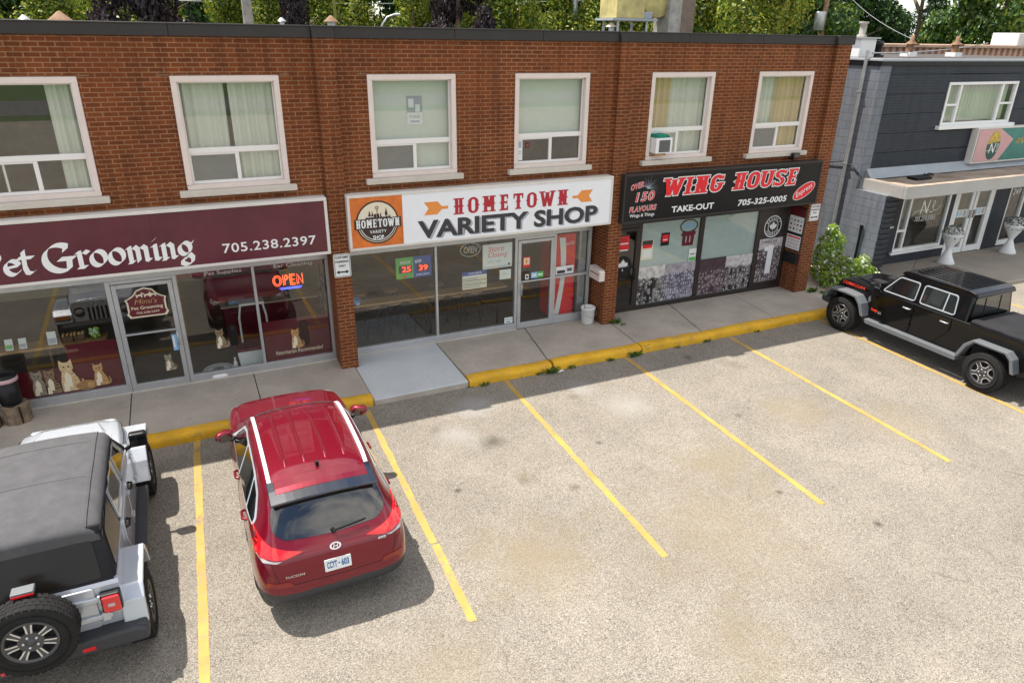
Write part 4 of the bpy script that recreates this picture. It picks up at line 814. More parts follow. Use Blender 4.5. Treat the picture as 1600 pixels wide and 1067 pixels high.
dog = [([(-.15, 0), (.16, 0), (.20, .5), (.14, .8), (.20, .95), (.10, 1.08), (-.06, 1.08), (-.17, .95), (-.14, .75), (-.19, .4)], 0), ([(-.06, .85), (.06, .85), (.04, .95), (-.04, .95)], 1)]
g, mb = shape_decal('dog_picture', 'faint dark dog picture on maroon film beside the orange cat', 'picture', dog, -.90, .53, .46, GY-.001); mb.build('print', [M['logobrown'], M['darkgrey']], g)
g, mb = shape_decal('dog_picture', 'black dog picture beside the tabby cat in the pane right of the grooming door', 'picture', dog, -2.14, .74, .38, GY-.001); mb.build('print', [M['black'], M['darkgrey']], g)
g = thing('window_lettering', 'cream veterinarian recommended lettering low on the maroon film', 'lettering', (-1.0, GY, .45)); mb = MB(); text(mb, 'Veterinarian Recommended', FY(GY-.002), -1.45, -.58, .415, .50, 0, -.002, .25); mb.build('lettering', M['cream'], g)
for s, a, b, lb in (('Pet Supplies', -2.45, -1.85, 'pale pet supplies lettering at top of the pane right of the grooming door'), ('Ear Cleaning', -1.30, -.62, 'pale ear cleaning lettering at top of the last grooming pane')):
    g = thing('window_lettering', lb, 'lettering', (a, GY, 2.1)); mb = MB(); text(mb, s, FY(GY-.002), a, b, 2.09, 2.175, 0, .0); mb.build('lettering', M['signframe'], g)
# shaped plaque on the door
g = thing('door_plaque', 'maroon shaped plaque with cream border and pet grooming lettering on the glass door', 'sign', (-3.42, GY-.03, 1.5))
def plaque(s): return [(-3.42+a*s, 1.765+b*s) for a, b in [(-.31, -.19), (-.27, -.25), (.27, -.25), (.31, -.19), (.29, -.14), (.29, .02), (.31, .07), (.24, .10), (.18, .14), (.12, .22), (0, .26), (-.12, .22), (-.18, .14), (-.24, .10), (-.31, .07), (-.29, .02), (-.29, -.14)]]
mb = MB(); mb.prism(plaque(1.03), F3, GY-.020, GY-.012); mb.build('border', M['cream'], g); mb = MB(); mb.prism(plaque(.93), F3, GY-.024, GY-.0205); mb.build('plate', M['film'], g)
mb = MB(); f = FY(GY-.0255); text(mb, "Mimi's", f, -3.60, -3.25, 1.745, 1.835, 1, -.005, .3); text(mb, 'Pet Grooming', f, -3.66, -3.18, 1.635, 1.71, 0, .015); text(mb, '705.238.2397', f, -3.60, -3.24, 1.575, 1.61, 0, .01)
for cx_, k in ((-3.50, 1), (-3.38, 1), (-3.30, -1)):  # little pet silhouettes
    mb.poly([(cx_+k*a*.10, GY-.0258-.0003*abs(cx_), 1.86+b*.10) for a, b in ((-.5, 0), (-.35, .0), (-.3, .25), (.2, .25), (.25, 0), (.4, 0), (.4, .5), (.55, .55), (.5, .8), (.35, .95), (.25, .6), (-.4, .5), (-.6, .8))], 0)
mb.build('lettering', [M['cream'], M['orangecat']], g)
sheet('door_sticker', 'tall blue and white sticker by the handle of the grooming door', 'sticker', -3.14, -3.06, .82, 1.12, 'lightblue', GY-.014, lines=[(None, .1, .5, .2, .9, 'paper', {})])
# things inside the grooming shop
g = thing('display_shelf', 'wooden display shelf inside the grooming shop window', 'shelf', (-5.0, .8, 1.1)); mb = MB(); mb.box(-6.1, -4.15, .60, .95, 1.09, 1.13); mb.build('shelf_board', M['wood'], g); 
for x in (-6.0, -5.0, -4.25): mb = MB(); mb.box(x-.02, x+.02, .62, .93, .155, 1.09); mb.build('upright', M['darkwood'], g)
for x, w_, h, m, lb in ((-5.55, .11, .17, 'green', 'green and white leaflet standing on the grooming shelf'), (-5.36, .11, .16, 'paper', 'white leaflet standing on the grooming shelf'), (-4.94, .13, .21, 'paper', 'tall white card standing on the grooming shelf')):
    g = thing('leaflet', lb, 'leaflet', (x, .70, 1.13), 'leaflets on the grooming shelf'); mb = MB(); mb.quad((x-w_/2, .68, 1.131), (x+w_/2, .68, 1.131), (x+w_/2, .74, 1.131+h), (x-w_/2, .74, 1.131+h)); mb.quad((x-w_/2, .685, 1.131), (x-w_/2, .745, 1.131+h), (x+w_/2, .745, 1.131+h), (x+w_/2, .685, 1.131)); mb.build('card', M['paper'], g)
    mb = MB(); mb.quad((x-w_*.42, .683, 1.15), (x+w_*.42, .683, 1.15), (x+w_*.42, .705, 1.131+h*.5), (x-w_*.42, .705, 1.131+h*.5)); mb.build('print', M['green' if m == 'green' else 'shadowgrey'], g)
for k, x in enumerate((-4.72, -4.55)):
    g = thing('treat_basket', ['small brown basket of treats at left on the grooming shelf', 'small brown basket of treats at right on the grooming shelf'][k], 'basket', (x, .76, 1.13), 'baskets on the grooming shelf'); mb = MB(); mb.prism([(-.07, 0), (.07, 0), (.085, .10), (-.085, .10)], lambda u, v, d: (x+u, d, 1.131+v), .69, .84); mb.build('body', M['darkwood'], g, bevel=.006)
    mb = MB()
    for q in range(9): mb.lathe([(0, -.02), (.02, -.008), (.02, .008), (0, .02)], (x-.06+.06*(q % 3), .71+.05*(q//3), 1.235+random.uniform(0, .02)), 8)
    mb.build('treats', M['orangecat'], g)
g = thing('ball_jar', 'clear jar of bright green tennis balls on the grooming shelf', 'jar', (-4.32, .76, 1.13)); mb = MB()
for q in range(12): a = q*2.4; c = (-4.32+.055*math.cos(a), .76+.055*math.sin(a), 1.165+.055*(q//4)); mb.lathe([(.033*math.sin(t), -.033*math.cos(t)) for t in [k*math.pi/6 for k in range(7)]], c, 10)
mb.build('balls', mat('tennis ball green', (.35, .55, .05), .8), g); mb = MB(); mb.lathe([(.11, 0), (.11, .20), (.10, .21)], (-4.32, .76, 1.131), 20); mb.build('jar_wall', M['glass'], g)
g = thing('framed_picture', 'row of white notices pinned to the grooming shop back wall', 'notice', (-5.1, 6.48, 1.6)); g.name = 'wall_notice'; mb = MB()
for a, b, c, d in ((-5.6, -4.9, 1.75, 2.05), (-5.5, -5.2, 1.35, 1.62), (-5.1, -4.8, 1.35, 1.62), (-4.6, -4.3, 1.4, 1.68)): mb.box(a, b, 6.47, 6.49, c, d)
mb.build('sheets', M['paper'], g)
g = thing('reception_desk', 'dark maroon reception desk with pale top inside the grooming shop', 'desk', (-1.2, 2.0, .155)); mb = MB(); mb.box(-2.2, -.3, 1.9, 2.4, .156, .95); mb.build('front', M['film'], g); mb = MB(); mb.box(-2.25, -.28, 1.85, 2.5, .95, .99); mb.build('top', M['tanwall'], g, bevel=.006)
g = thing('paper_stack', 'stack of white and blue papers on the reception desk', 'papers', (-1.9, 2.1, .99)); mb = MB(); mb.box(-2.1, -1.75, 1.95, 2.2, .991, 1.03); mb.build('pages', M['lightblue'], g); mb = MB(); mb.box(-2.08, -1.78, 1.97, 2.18, 1.031, 1.05); mb.build('top_page', M['paper'], g)
g = thing('card_terminal', 'black card terminal on the reception desk', 'card reader', (-.95, 2.0, .99)); mb = MB(); mb.prism([(0, 0), (.2, 0), (.2, .10), (0, .03)], lambda u, v, d: (d, 1.95+u, .991+v), -1.0, -.9); mb.build('body', M['black'], g, bevel=.006); mb = MB(); mb.quad((-.985, 1.99, 1.045), (-.915, 1.99, 1.045), (-.915, 2.08, 1.076), (-.985, 2.08, 1.076)); mb.build('screen', M['frost'], g)
g = thing('tray_table', 'small white folding tray stand behind the window bar of the grooming shop', 'table', (-1.75, 1.1, .155)); mb = MB(); mb.box(-1.95, -1.5, .95, 1.25, 1.28, 1.32); mb.build('tray', M['white'], g, bevel=.01)
for a, b in ((-1.92, -1.97), (-1.53, -1.48)): mb = MB(); mb.tube([(a, 1.1, 1.28), (b, 1.1, 1.0), (b, 1.1, .157)], .02, 8); mb.build('leg', M['white'], g)
g = thing('pet_bowl', 'white double pet bowl stand low in the grooming window', 'bowl', (-2.47, .62, .31)); mb = MB(); mb.lathe([(.10, 0), (.28, 0), (.29, .05), (.27, .075), (.10, .078)], (-2.47, .64, .156), 28); mb.build('stand', M['white'], g, bevel=.004)
for x in (-2.58, -2.36): mb = MB(); mb.lathe([(0, .03), (.08, .03), (.10, .085), (.108, .085)], (x, .64, .158), 20); mb.build('bowl', M['galv'], g)
g = thing('pet_bed', 'white bin with maroon lid behind the grooming window bar', 'bin', (-1.85, .8, .156)); g.name = 'storage_bin'; mb = MB(); mb.prism([(-.2, 0), (.2, 0), (.23, .32), (-.23, .32)], lambda u, v, d: (-1.88+u, d, .157+v), .68, 1.0); mb.build('body', M['white'], g, bevel=.015); mb = MB(); mb.box(-2.12, -1.64, .66, 1.02, .477, .53); mb.build('lid', M['film'], g, bevel=.012)
g = thing('spray_bottle', 'white spray bottle standing beside the white bin', 'bottle', (-2.17, .66, .156)); mb = MB(); mb.lathe([(0, 0), (.035, 0), (.037, .14), (.014, .19), (.014, .22), (0, .22)], (-2.17, .66, .157), 14); mb.build('body', M['white'], g); mb = MB(); mb.box(-2.185, -2.155, .60, .68, .377, .41); mb.build('nozzle', M['white'], g, bevel=.004)
# dark leads hanging in the shop beside the pillar
g = thing('leash_rack', 'rack of dark pet leads and collars hanging behind the last grooming pane', 'rack', (-.5, .62, 1.0)); mb = MB(); mb.tube([(-.48, .58, .5), (-.48, .58, 2.1)], .015, 6); mb.build('post', M['black'], g)
for k in range(9): mb = MB(); z = 1.85-.15*k; x = -.50+random.uniform(-.07, .05); mb.tube([(x, .57, z), (x-.05, .55, z-.12), (x+.01, .55, z-.22), (x+.06, .55, z-.12), (x, .57, z)], .018, 6); mb.build('lead', M['black' if k % 3 else 'darkgrey'], g)
# ---- litter bin on a log by the door
g = thing('tree_stump', 'weathered grey brown log section standing upright on the sidewalk', 'log', (-5.52, .0, ZS)); mb = MB(); pr = []
lc = (-5.55, .05); n = 26; rad = [.185*(1+random.uniform(-.08, .08)) for _ in range(n)]
vs = []
for z, k in ((.0, 1.05), (.03, 1.0), (.2, .97), (.31, 1.0), (.32, .95)): vs += [(lc[0]+rad[i]*k*math.cos(2*math.pi*i/n), lc[1]+rad[i]*k*math.sin(2*math.pi*i/n), ZS+z) for i in range(n)]
mb.add(vs, [(j*n+i, j*n+(i+1) % n, (j+1)*n+(i+1) % n, (j+1)*n+i) for j in range(4) for i in range(n)], 0, False); mb.poly(vs[-n:]); mb.build('trunk', M['bark'], g)
mb = MB(); a = R(-62); mb.box(lc[0]+.17*math.cos(a)-.006, lc[0]+.185*math.cos(a)+.006, lc[1]+.19*math.sin(a)-.003, lc[1]+.16*math.sin(a), ZS+.02, ZS+.31); mb.build('crack', M['black'], g)
g = thing('litter_bin', 'black pedal bin with pink rim standing on a log by the grooming shop', 'bin', (-5.57, .05, ZS+.32)); c = (-5.58, .05, ZS+.322)
mb = MB(); mb.lathe([(0, 0), (.135, 0), (.145, .02), (.165, .45), (0, .45)], c, 26); mb.build('body', M['black'], g)
mb = MB(); mb.lathe([(.168, .40), (.176, .405), (.176, .465), (.168, .47)], c, 26); mb.build('rim', mat('pink plastic', (.55, .36, .38), .5), g)
mb = MB(); mb.lathe([(.172, .468), (.17, .50), (.13, .53), (0, .54)], c, 26); mb.build('lid', M['black'], g); mb = MB(); mb.box(c[0]-.04, c[0]+.04, c[1]-.18, c[1]-.13, c[2]+.01, c[2]+.03); mb.build('pedal', M['black'], g, bevel=.005)
g = thing('tree_stump', 'dark log section at the very left of the sidewalk beside the pale log', 'log', (-5.95, -.02, ZS)); mb = MB(); mb.lathe([(0, .0), (.17, 0), (.16, .2), (.165, .42), (.15, .43), (0, .43)], (-5.93, -.02, ZS), 18, sm=False); mb.build('trunk', M['darkwood'], g)

# ---- window air conditioner, floodlight, paper notices upstairs
g = thing('air_conditioner', 'white window air conditioner under green cloth in an upstairs window', 'air conditioner', (6.5, -.1, 3.8)); mb = MB()
mb.box(6.325, 6.73, -.20, .20, 3.81, 4.12); mb.build('casing', M['white'], g, bevel=.015); mb = MB(); mb.box(6.40, 6.67, -.206, -.2, 3.84, 4.08); mb.build('grille', M['screen'], g)
for k in range(9): mb = MB(); mb.box(6.405, 6.665, -.210, -.2055, 3.85+k*.026, 3.856+k*.026); mb.build('grille_bar', M['darkgrey'], g)
mb = MB(); mb.prism([(6.33, 0), (6.68, 0), (6.66, .05), (6.55, .075), (6.45, .06), (6.35, .07)], lambda u, v, d: (u, d, 4.122+v), -.17, .06); mb.build('cloth', mat('green cloth', (.01, .20, .13), .9, var=.4, vscale=20), g, bevel=.01)
mb = MB(); mb.box(6.34, 6.62, -.16, -.02, 3.765, 3.80); mb.build('support', M['wood'], g)
g = thing('floodlight', 'small black floodlight fixed above the end of the black wing shop sign', 'light', (10.25, -.1, 3.46)); mb = MB(); mb.box(10.13, 10.33, -.22, -.13, 3.53, 3.64); mb.build('head', M['black'], g, bevel=.012); mb = MB(); mb.tube([(10.23, -.0, 3.50), (10.23, -.10, 3.48), (10.23, -.16, 3.53)], .018, 8); mb.build('bracket', M['black'], g); mb = MB(); mb.box(10.15, 10.31, -.224, -.221, 3.545, 3.625); mb.build('lens', M['darkglass'], g)
sheet('paper_notice', 'white paper notice with animal picture greyed for glare behind an upstairs blind window', 'notice', 1.22, 1.50, 4.52, 5.0, 'paper', .18, lines=[(None, .0, 1, .42, 1.0, 'alu_dull', {}), (None, .1, .45, .6, .9, 'paper', {}), (None, .55, .85, .45, .7, 'paper', {}), ('PLEASE', .15, .85, .22, .34, 'shadowgrey', dict(bold=.02)), (None, .2, .8, .08, .14, 'shadowgrey', {})])  # picture print lightened to grey, standing for glare on the pane
sheet('paper_notice', 'white paper notice at the lower left of an upstairs window', 'notice', 3.33, 3.44, 3.80, 4.19, 'paper', .088, lines=[(None, .15, .8, .6, .9, 'shadowgrey', {}), (None, .15, .8, .3, .34, 'shadowgrey', {}), (None, .15, .8, .4, .44, 'shadowgrey', {})])
sheet('window_sticker', 'small dark red shield sticker in the lower upstairs window', 'sticker', 3.50, 3.585, 4.02, 4.13, 'film', .088, lines=[(None, .25, .75, .3, .7, 'rust', {})])
# ================================================================ vehicles
def paint(name, col, rough=.25, coat=1.0, metal=0.0, spec=.5): return mat(name, col, rough, metal=metal, coat=coat, spec=spec)
M['skytintgloss'] = mat('gloss black with painted sky tint', (.010, .014, .024), .15, coat=1.0); M['redpaint'] = paint('deep red car paint', (0.165, 0.0028, 0.014), .3, 1.0, .3, .12)  # spoiler colour carries a blue tint standing for reflected sky
M['silverpaint'] = paint('silver white car paint', (0.50, 0.53, 0.57), .25, metal=.25)
M['blackpaint'] = paint('black car paint', (0.004, 0.004, 0.0045), .2, .55, 0, .1)
M['clad'] = mat('dark grey plastic cladding', (0.035, 0.036, 0.040), .55, bump=.1, bscale=300)
M['greyclad'] = mat('mid grey plastic fender', (0.125, 0.135, 0.145), .5, var=.06)
M['tyre'] = mat('tyre rubber', (0.016, 0.0155, 0.015), .85, spec=.25, var=.25, vscale=12, bump=.25, bscale=90)
M['rim_dark'] = mat('dark rim', (0.075, 0.075, 0.08), .35, metal=.4); M['rim_silver'] = mat('machined silver', (0.62, 0.62, 0.62), .3, metal=.6)
M['taillight'] = mat('red tail light lens', (0.62, 0.006, 0.010), .12, spec=.7, coat=.6); M['taillight_dark'] = mat('dark red lens', (0.22, 0.004, 0.006), .15, coat=.6)
M['clearlens'] = mat('clear light lens', (0.46, 0.40, 0.40), .12, coat=.6); M['amber'] = mat('amber lens', (.55, .16, .01), .2)
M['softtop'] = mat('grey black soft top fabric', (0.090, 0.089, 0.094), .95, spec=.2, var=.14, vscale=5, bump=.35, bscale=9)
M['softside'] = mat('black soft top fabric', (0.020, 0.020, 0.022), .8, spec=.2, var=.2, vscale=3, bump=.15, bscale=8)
M['softwin'] = mat('smoky vinyl window', (0.020, 0.016, 0.013), .25, spec=.3, var=.15, vscale=2)
M['chrome'] = mat('chrome', (.75, .75, .76), .12, metal=1.0); M['railsilver'] = mat('silver roof rail', (.72, .72, .73), .35, metal=.2)
M['darkunder'] = mat('dark underbody', (0.010, 0.010, 0.010), .9)

def evald(o):
    dg = bpy.context.evaluated_depsgraph_get(); bpy.context.view_layer.update(); return bpy.data.meshes.new_from_object(o.evaluated_get(dg))
def tri_patch(pts, step):
    """fill a 2D outline with a fine triangle mesh"""
    P = [Vector(p) for p in pts]; B = []
    for a, b in zip(P, P[1:]+P[:1]):
        k = max(1, int((b-a).length/step)); B += [a.lerp(b, i/k) for i in range(k)]
    nB = len(B); ins = []
    x0 = min(p.x for p in P); x1 = max(p.x for p in P); y0 = min(p.y for p in P); y1 = max(p.y for p in P)
    def inside(q):
        c = False; j = len(P)-1
        for i in range(len(P)):
            if (P[i].y > q.y) != (P[j].y > q.y) and q.x < (P[j].x-P[i].x)*(q.y-P[i].y)/(P[j].y-P[i].y)+P[i].x: c = not c
            j = i
        return c
    y = y0+step*.5
    while y < y1:
        x = x0+step*.5
        while x < x1:
            q = Vector((x, y))
            if inside(q) and min((q-b).length for b in B) > step*.45: ins.append(q)
            x += step
        y += step
    V = B+ins; r = geometry.delaunay_2d_cdt(V, [(i, (i+1) % nB) for i in range(nB)], [list(range(nB))], 1, 1e-6)
    return r[0], r[1], r[2], nB
def rpoly(pts, r, n=4):
    """outline with rounded corners"""
    out = []; m = len(pts)
    for i in range(m):
        a, b, c = Vector(pts[i-1]), Vector(pts[i]), Vector(pts[(i+1) % m]); k = min(r, (a-b).length*.45, (c-b).length*.45)
        p, q = b+(a-b).normalized()*k, b+(c-b).normalized()*k
        for t in range(n+1): s = t/n; out.append(tuple((1-s)**2*p + 2*s*(1-s)*b + s*s*q))
    return out
def project(bvh, pts, axis, off=.004, step=.06, name='patch', m='black', parent=None, skirt=.02, mb=None, mi=0):
    """a thin plate that follows the body: outline pts seen along an axis"""
    d = {'rear': Vector((1, 0, 0)), 'front': Vector((-1, 0, 0)), 'top': Vector((0, 0, -1)), 'left': Vector((0, -1, 0)), 'right': Vector((0, 1, 0))}[axis]
    vs, es, fs, nB = tri_patch(pts, step); own = mb is None; mb = mb or MB(); V = []; N = []
    for v in vs:
        a, b = v.x, v.y
        o = {'rear': Vector((-6, a, b)), 'front': Vector((6, a, b)), 'top': Vector((a, b, 6)), 'left': Vector((a, 6, b)), 'right': Vector((a, -6, b))}[axis]
        h = bvh.ray_cast(o, d)
        if h[0] is None: h = bvh.find_nearest(o + d*(6 - (.8 if axis in ('left', 'right') else 1.9 if axis != 'top' else 1.0)))
        n = h[1]; n = n if n.dot(d) < 0 else -n
        V.append(h[0]); N.append(n)
    top = [p + n*off for p, n in zip(V, N)]; mb.add(top, fs, mi, True)
    # skirt round the edge
    cnt = {}
    for f in fs:
        for a, b in zip(f, list(f[1:])+[f[0]]): cnt[(a, b)] = 1
    ed = [e for e in cnt if (e[1], e[0]) not in cnt]
    for a, b in ed:
        mb.add([top[a], top[b], V[b]-N[b]*skirt, V[a]-N[a]*skirt], [(0, 3, 2, 1)], mi)
    return mb.build(name, M[m], parent) if own else mb

def wheel_at(parent, c, r, wd, side, rim='suv', lugs=True, name='wheel', rr=None, axis='y'):
    """tyre and rim about a y axis; side +1 faces +y (axis x: faces -x)"""
    hub = bpy.data.objects.new(name, None); COL.objects.link(hub); hub.parent = parent; hub.location = c; hub.empty_display_size = .1
    rr = rr or r*.60; h = wd/2
    mb = MB(); prof = [(rr, -h*.82), (rr+.02, -h*.9), (r*.84, -h), (r*.95, -h*.92), (r*.985, -h*.78), (r*.985, h*.78), (r*.95, h*.92), (r*.84, h), (rr+.02, h*.9), (rr, h*.82)]
    mb.lathe(prof, (0, 0, 0), 44, 0, 'y')
    if lugs:
        for row, (a, b) in enumerate(((-.86, -.42), (-.36, .02), (.06, .40), (.46, .88))):
            K = 40 if lugs == 2 else 34
            for k in range(K):
                t = 2*math.pi*(k+.5*(row % 2))/K; dt = math.pi/K*.66
                vs = [(q*math.cos(t+e+sk), yy*h, q*math.sin(t+e+sk)) for q in (r*.96, r*1.0) for yy, sk in ((a, -.02), (b, .02)) for e in (-dt, dt)]
                mb.add(vs, [(0, 1, 3, 2), (4, 6, 7, 5), (0, 4, 5, 1), (2, 3, 7, 6), (0, 2, 6, 4), (1, 5, 7, 3)], 0)
    else:
        for k in (-.45, -.15, .15, .45): mb.lathe([(r*.985, k*h-.004), (r*.992, k*h-.03), (r*.992, k*h+.03)], (0, 0, 0), 40, 0, 'y')
    # raised sidewall ring
    mb.lathe([(r*.80, side*h*1.0), (r*.82, side*(h+.004)), (r*.72, side*(h*.97+.002)), (r*.70, side*h*.95)], (0, 0, 0), 44, 0, 'y')
    mb.build('tyre', M['tyre'], hub).location = (0, 0, 0)
    mb = MB(); s = side
    mb.lathe([(rr, -h*.8), (rr, s*h*.9), (rr-.012, s*h*.92), (rr-.03, s*h*.80)] if 1 else [], (0, 0, 0), 40, 0, 'y')
    mb.lathe([(rr-.03, s*h*.80), (rr-.04, s*h*.45), (.0, s*h*.40)], (0, 0, 0), 40, 3, 'y')
    yf = s*h*.78; f = lambda u, v: (u*rr, yf, v*rr)
    n = {'jeep': 7, 'truck': 5, 'suv': 5}[rim]
    # face plate made of the solid between the openings
    def pol(rad, ang): return (rad*math.cos(ang), rad*math.sin(ang))
    if True:
        for k in range(n):
            t0 = 2*math.pi*k/n + .3; half = math.pi/n
            wo, wi = (.60, .46) if rim == 'jeep' else ((.62, .40) if rim == 'truck' else (.72, .6))
            ri, ro = (.48, .90) if rim != 'truck' else (.52, .90)
            op = [pol(ro, t0-half*wo), pol(ro+.03, t0), pol(ro, t0+half*wo), pol((ro+ri)/2, t0+half*wo*.98), pol(ri, t0+half*wi), pol(ri-.02, t0), pol(ri, t0-half*wi), pol((ro+ri)/2, t0-half*wo*.98)]
            # spoke plate sector with the hole left open: build as strips around the opening
            ring = [pol(1.0, t0-half), pol(1.0, t0-half*.3), pol(1.0, t0+half*.3), pol(1.0, t0+half), pol(.6, t0+half), pol(.16, t0+half), pol(.16, t0-half), pol(.6, t0-half)]
            ringm = [ring[0], pol(1.0, t0), ring[3], pol(.7, t0+half), pol(.18, t0+half), pol(.18, t0), pol(.18, t0-half), pol(.7, t0-half)]
            vs = [f(*p) for p in ringm] + [f(*p) for p in op] + [(p[0]*rr, yf-s*.035, p[1]*rr) for p in op]
            mb.add(vs, [(i, (i+1) % 8, 8+(i+1) % 8, 8+i) for i in range(8)], 1); mb.add(vs, [(8+i, 8+(i+1) % 8, 16+(i+1) % 8, 16+i) for i in range(8)], 1)
            e = inflate(op, .07); g_ = lambda p, dy: (p[0]*rr, yf+s*dy, p[1]*rr)
            o1 = inflate(op, .004); vs = [g_(p, .003) for p in e] + [g_(p, .003) for p in o1]
            sel = range(8) if rim == 'truck' else (7, 0, 1, 2, 3, 6)
            mb.add(vs, [(i, (i+1) % 8, 8+(i+1) % 8, 8+i) for i in sel], 2)
        mb.lathe([(.0, yf+s*.012), (rr*.13, yf+s*.012), (rr*.17, yf-s*.002), (rr*.19, yf-s*.006)], (0, 0, 0), 20, 1, 'y')
        for k in range(5): a = 2*math.pi*k/5; mb.lathe([(0, yf+s*.016), (.012, yf+s*.014), (.013, yf-s*.004)], (rr*.27*math.cos(a), 0, rr*.27*math.sin(a)), 8, 2, 'y')
        if rim == 'jeep' or rim == 'truck': mb.lathe([(rr*.965, yf+s*.002), (rr*1.0, yf+s*.004)], (0, 0, 0), 40, 2, 'y') if rim == 'suv' else None
    mb.build('rim', [M['rim_dark'], M['rim_dark'], M['rim_silver'], M['darkunder']], hub).location = (0, 0, 0)
    for ch in hub.children: ch.data.transform(Matrix.Translation(wloc(hub)))
    return hub
def finish(root, x, y, theta, sc): root.location = (x, y, 0); root.rotation_euler = (0, 0, R(theta)); root.scale = (sc, sc, sc)

# ---------------------------------------------------------------- dark red compact SUV
car = thing('parked_car', 'dark red compact SUV with silver roof rails parked nose in before the grooming shop', 'car')
#        x     zbot zsill  W    belt  wbelt  Wr   zre   zt
ST = [(-2.235, .42, .46, .50, .56, .50, .46, .60, .62),
      (-2.225, .36, .44, .66, .62, .66, .58, .72, .75),
      (-2.19, .31, .42, .765, .72, .75, .66, .88, .905),
      (-2.13, .28, .40, .835, .84, .80, .68, .985, 1.00),
      (-2.03, .26, .36, .880, .94, .845, .675, 1.07, 1.095),
      (-1.90, .25, .32, .905, .985, .875, .655, 1.225, 1.27),
      (-1.76, .24, .30, .918, 1.00, .890, .635, 1.36, 1.43),
      (-1.64, .24, .30, .922, 1.00, .895, .630, 1.44, 1.535),
      (-1.48, .23, .29, .925, 1.00, .898, .645, 1.475, 1.572),
      (-1.10, .22, .28, .925, .99, .895, .665, 1.51, 1.605),
      (-.60, .21, .27, .925, .975, .893, .672, 1.525, 1.622),
      (-.10, .21, .27, .925, .96, .892, .665, 1.515, 1.618),
      (.28, .21, .27, .925, .95, .890, .645, 1.47, 1.575),
      (.55, .21, .27, .925, .945, .887, .635, 1.36, 1.455),
      (.85, .21, .27, .925, .945, .885, .675, 1.19, 1.255),
      (1.08, .21, .27, .925, .945, .880, .735, 1.035, 1.085),
      (1.25, .21, .28, .922, .935, .875, .745, 1.00, 1.045),
      (1.60, .21, .29, .915, .905, .855, .725, .965, 1.015),
      (1.92, .21, .30, .885, .85, .815, .67, .915, .955),
      (2.10, .22, .30, .825, .76, .74, .60, .84, .875),
      (2.20, .23, .32, .73, .66, .66, .52, .72, .75),
      (2.245, .27, .38, .60, .56, .55, .44, .60, .62)]
mb = MB(); rows = 0
def half_sec(s):
    x, zb, zs, W, be, wb, wr, zr, zt = s
    return [(0, zb), (W*.6, zb), (W*.93, zb+.02), (W, zs+.06), (W, zs+(be-zs)*.42), (W*.995, zs+(be-zs)*.72), (wb*.985, be-.015), (wb*.955+wr*.045, be+.03), (wr+(wb-wr)*.48, be+(zr-be)*.5), (wr+(wb-wr)*.08, zr-.04*(zr-be)), (wr*.93, zr+(zt-zr)*.30), (wr*.62, zr+(zt-zr)*.80), (0, zt)]
vs = []
for s_ in ST:
    h = half_sec(s_); vs += [(s_[0], y, z) for y, z in h] + [(s_[0], -y, z) for y, z in h[-2:0:-1]]
K = len(vs)//len(ST)
mb.add(vs, [(i*K+k, (i+1)*K+k, (i+1)*K+(k+1) % K, i*K+(k+1) % K) for i in range(len(ST)-1) for k in range(K)], 0, True)
mb.poly(vs[:K]); mb.poly(vs[-K:][::-1])
shell = mb.build('shell', M['redpaint'])
bm = bmesh.new(); bm.from_mesh(shell.data); bmesh.ops.recalc_face_normals(bm, faces=bm.faces); bm.to_mesh(shell.data); bm.free()
sm = shell.modifiers.new('s', 'SUBSURF'); sm.levels = 3; sm.render_levels = 3
shell.data.materials.append(M['darkunder']); shell.data.materials.append(M['clad'])
cuts = []
for wx in (1.335, -1.335):
    for s_ in (1, -1):
        c_ = MB(); c_.lathe([(0, -.19), (.385, -.19), (.385, .19), (0, .19)], (wx, s_*.86, .345), 40, 0, 'y', sm=False); co = c_.build('cut', M['darkunder']); cuts.append(co)
        bm = bmesh.new(); bm.from_mesh(co.data); bmesh.ops.remove_doubles(bm, verts=bm.verts, dist=1e-4); bmesh.ops.recalc_face_normals(bm, faces=bm.faces); bm.to_mesh(co.data); bm.free()
        b_ = shell.modifiers.new('b', 'BOOLEAN'); b_.operation = 'DIFFERENCE'; b_.object = co; b_.solver = 'EXACT'; b_.material_mode = 'TRANSFER'
me = evald(shell)
bm = bmesh.new(); bm.from_mesh(me); bvh = BVHTree.FromBMesh(bm)
iu = [i for i, m_ in enumerate(me.materials) if m_ and m_.name == 'dark underbody'][0]; ic = [i for i, m_ in enumerate(me.materials) if m_ and m_.name.startswith('dark grey plastic')][0]
def split(bm, me, test, name, parent, mats):
    b2 = bm.copy(); bmesh.ops.delete(b2, geom=[f for f in b2.faces if not test(f)], context='FACES'); m2 = bpy.data.meshes.new(name); b2.to_mesh(m2); b2.free()
    m2.materials.clear(); [m2.materials.append(x) for x in mats]
    o = bpy.data.objects.new(name, m2); COL.objects.link(o); o.parent = parent; return o
def is_clad(f):
    if f.material_index == iu: return False
    c = f.calc_center_median()
    if c.x < -1.75: return c.z < .47 + .06*max(0, abs(c.y)-.55)*2
    if c.z < .40: return True
    return any((c.x-wx)**2+(c.z-.345)**2 < .445**2 and abs(c.y) > .7 for wx in (1.335, -1.335))
def setmi(o, i):
    o.data.polygons.foreach_set('material_index', [i]*len(o.data.polygons)); o.data.polygons.foreach_set('use_smooth', [True]*len(o.data.polygons)); return o
setmi(split(bm, me, lambda f: f.material_index != iu and not is_clad(f), 'body', car, [M['redpaint']]), 0)
setmi(split(bm, me, is_clad, 'cladding', car, [M['clad']]), 0)
setmi(split(bm, me, lambda f: f.material_index == iu, 'wheel_well', car, [M['darkunder']]), 0)
for o in [shell] + cuts: bpy.data.objects.remove(o)
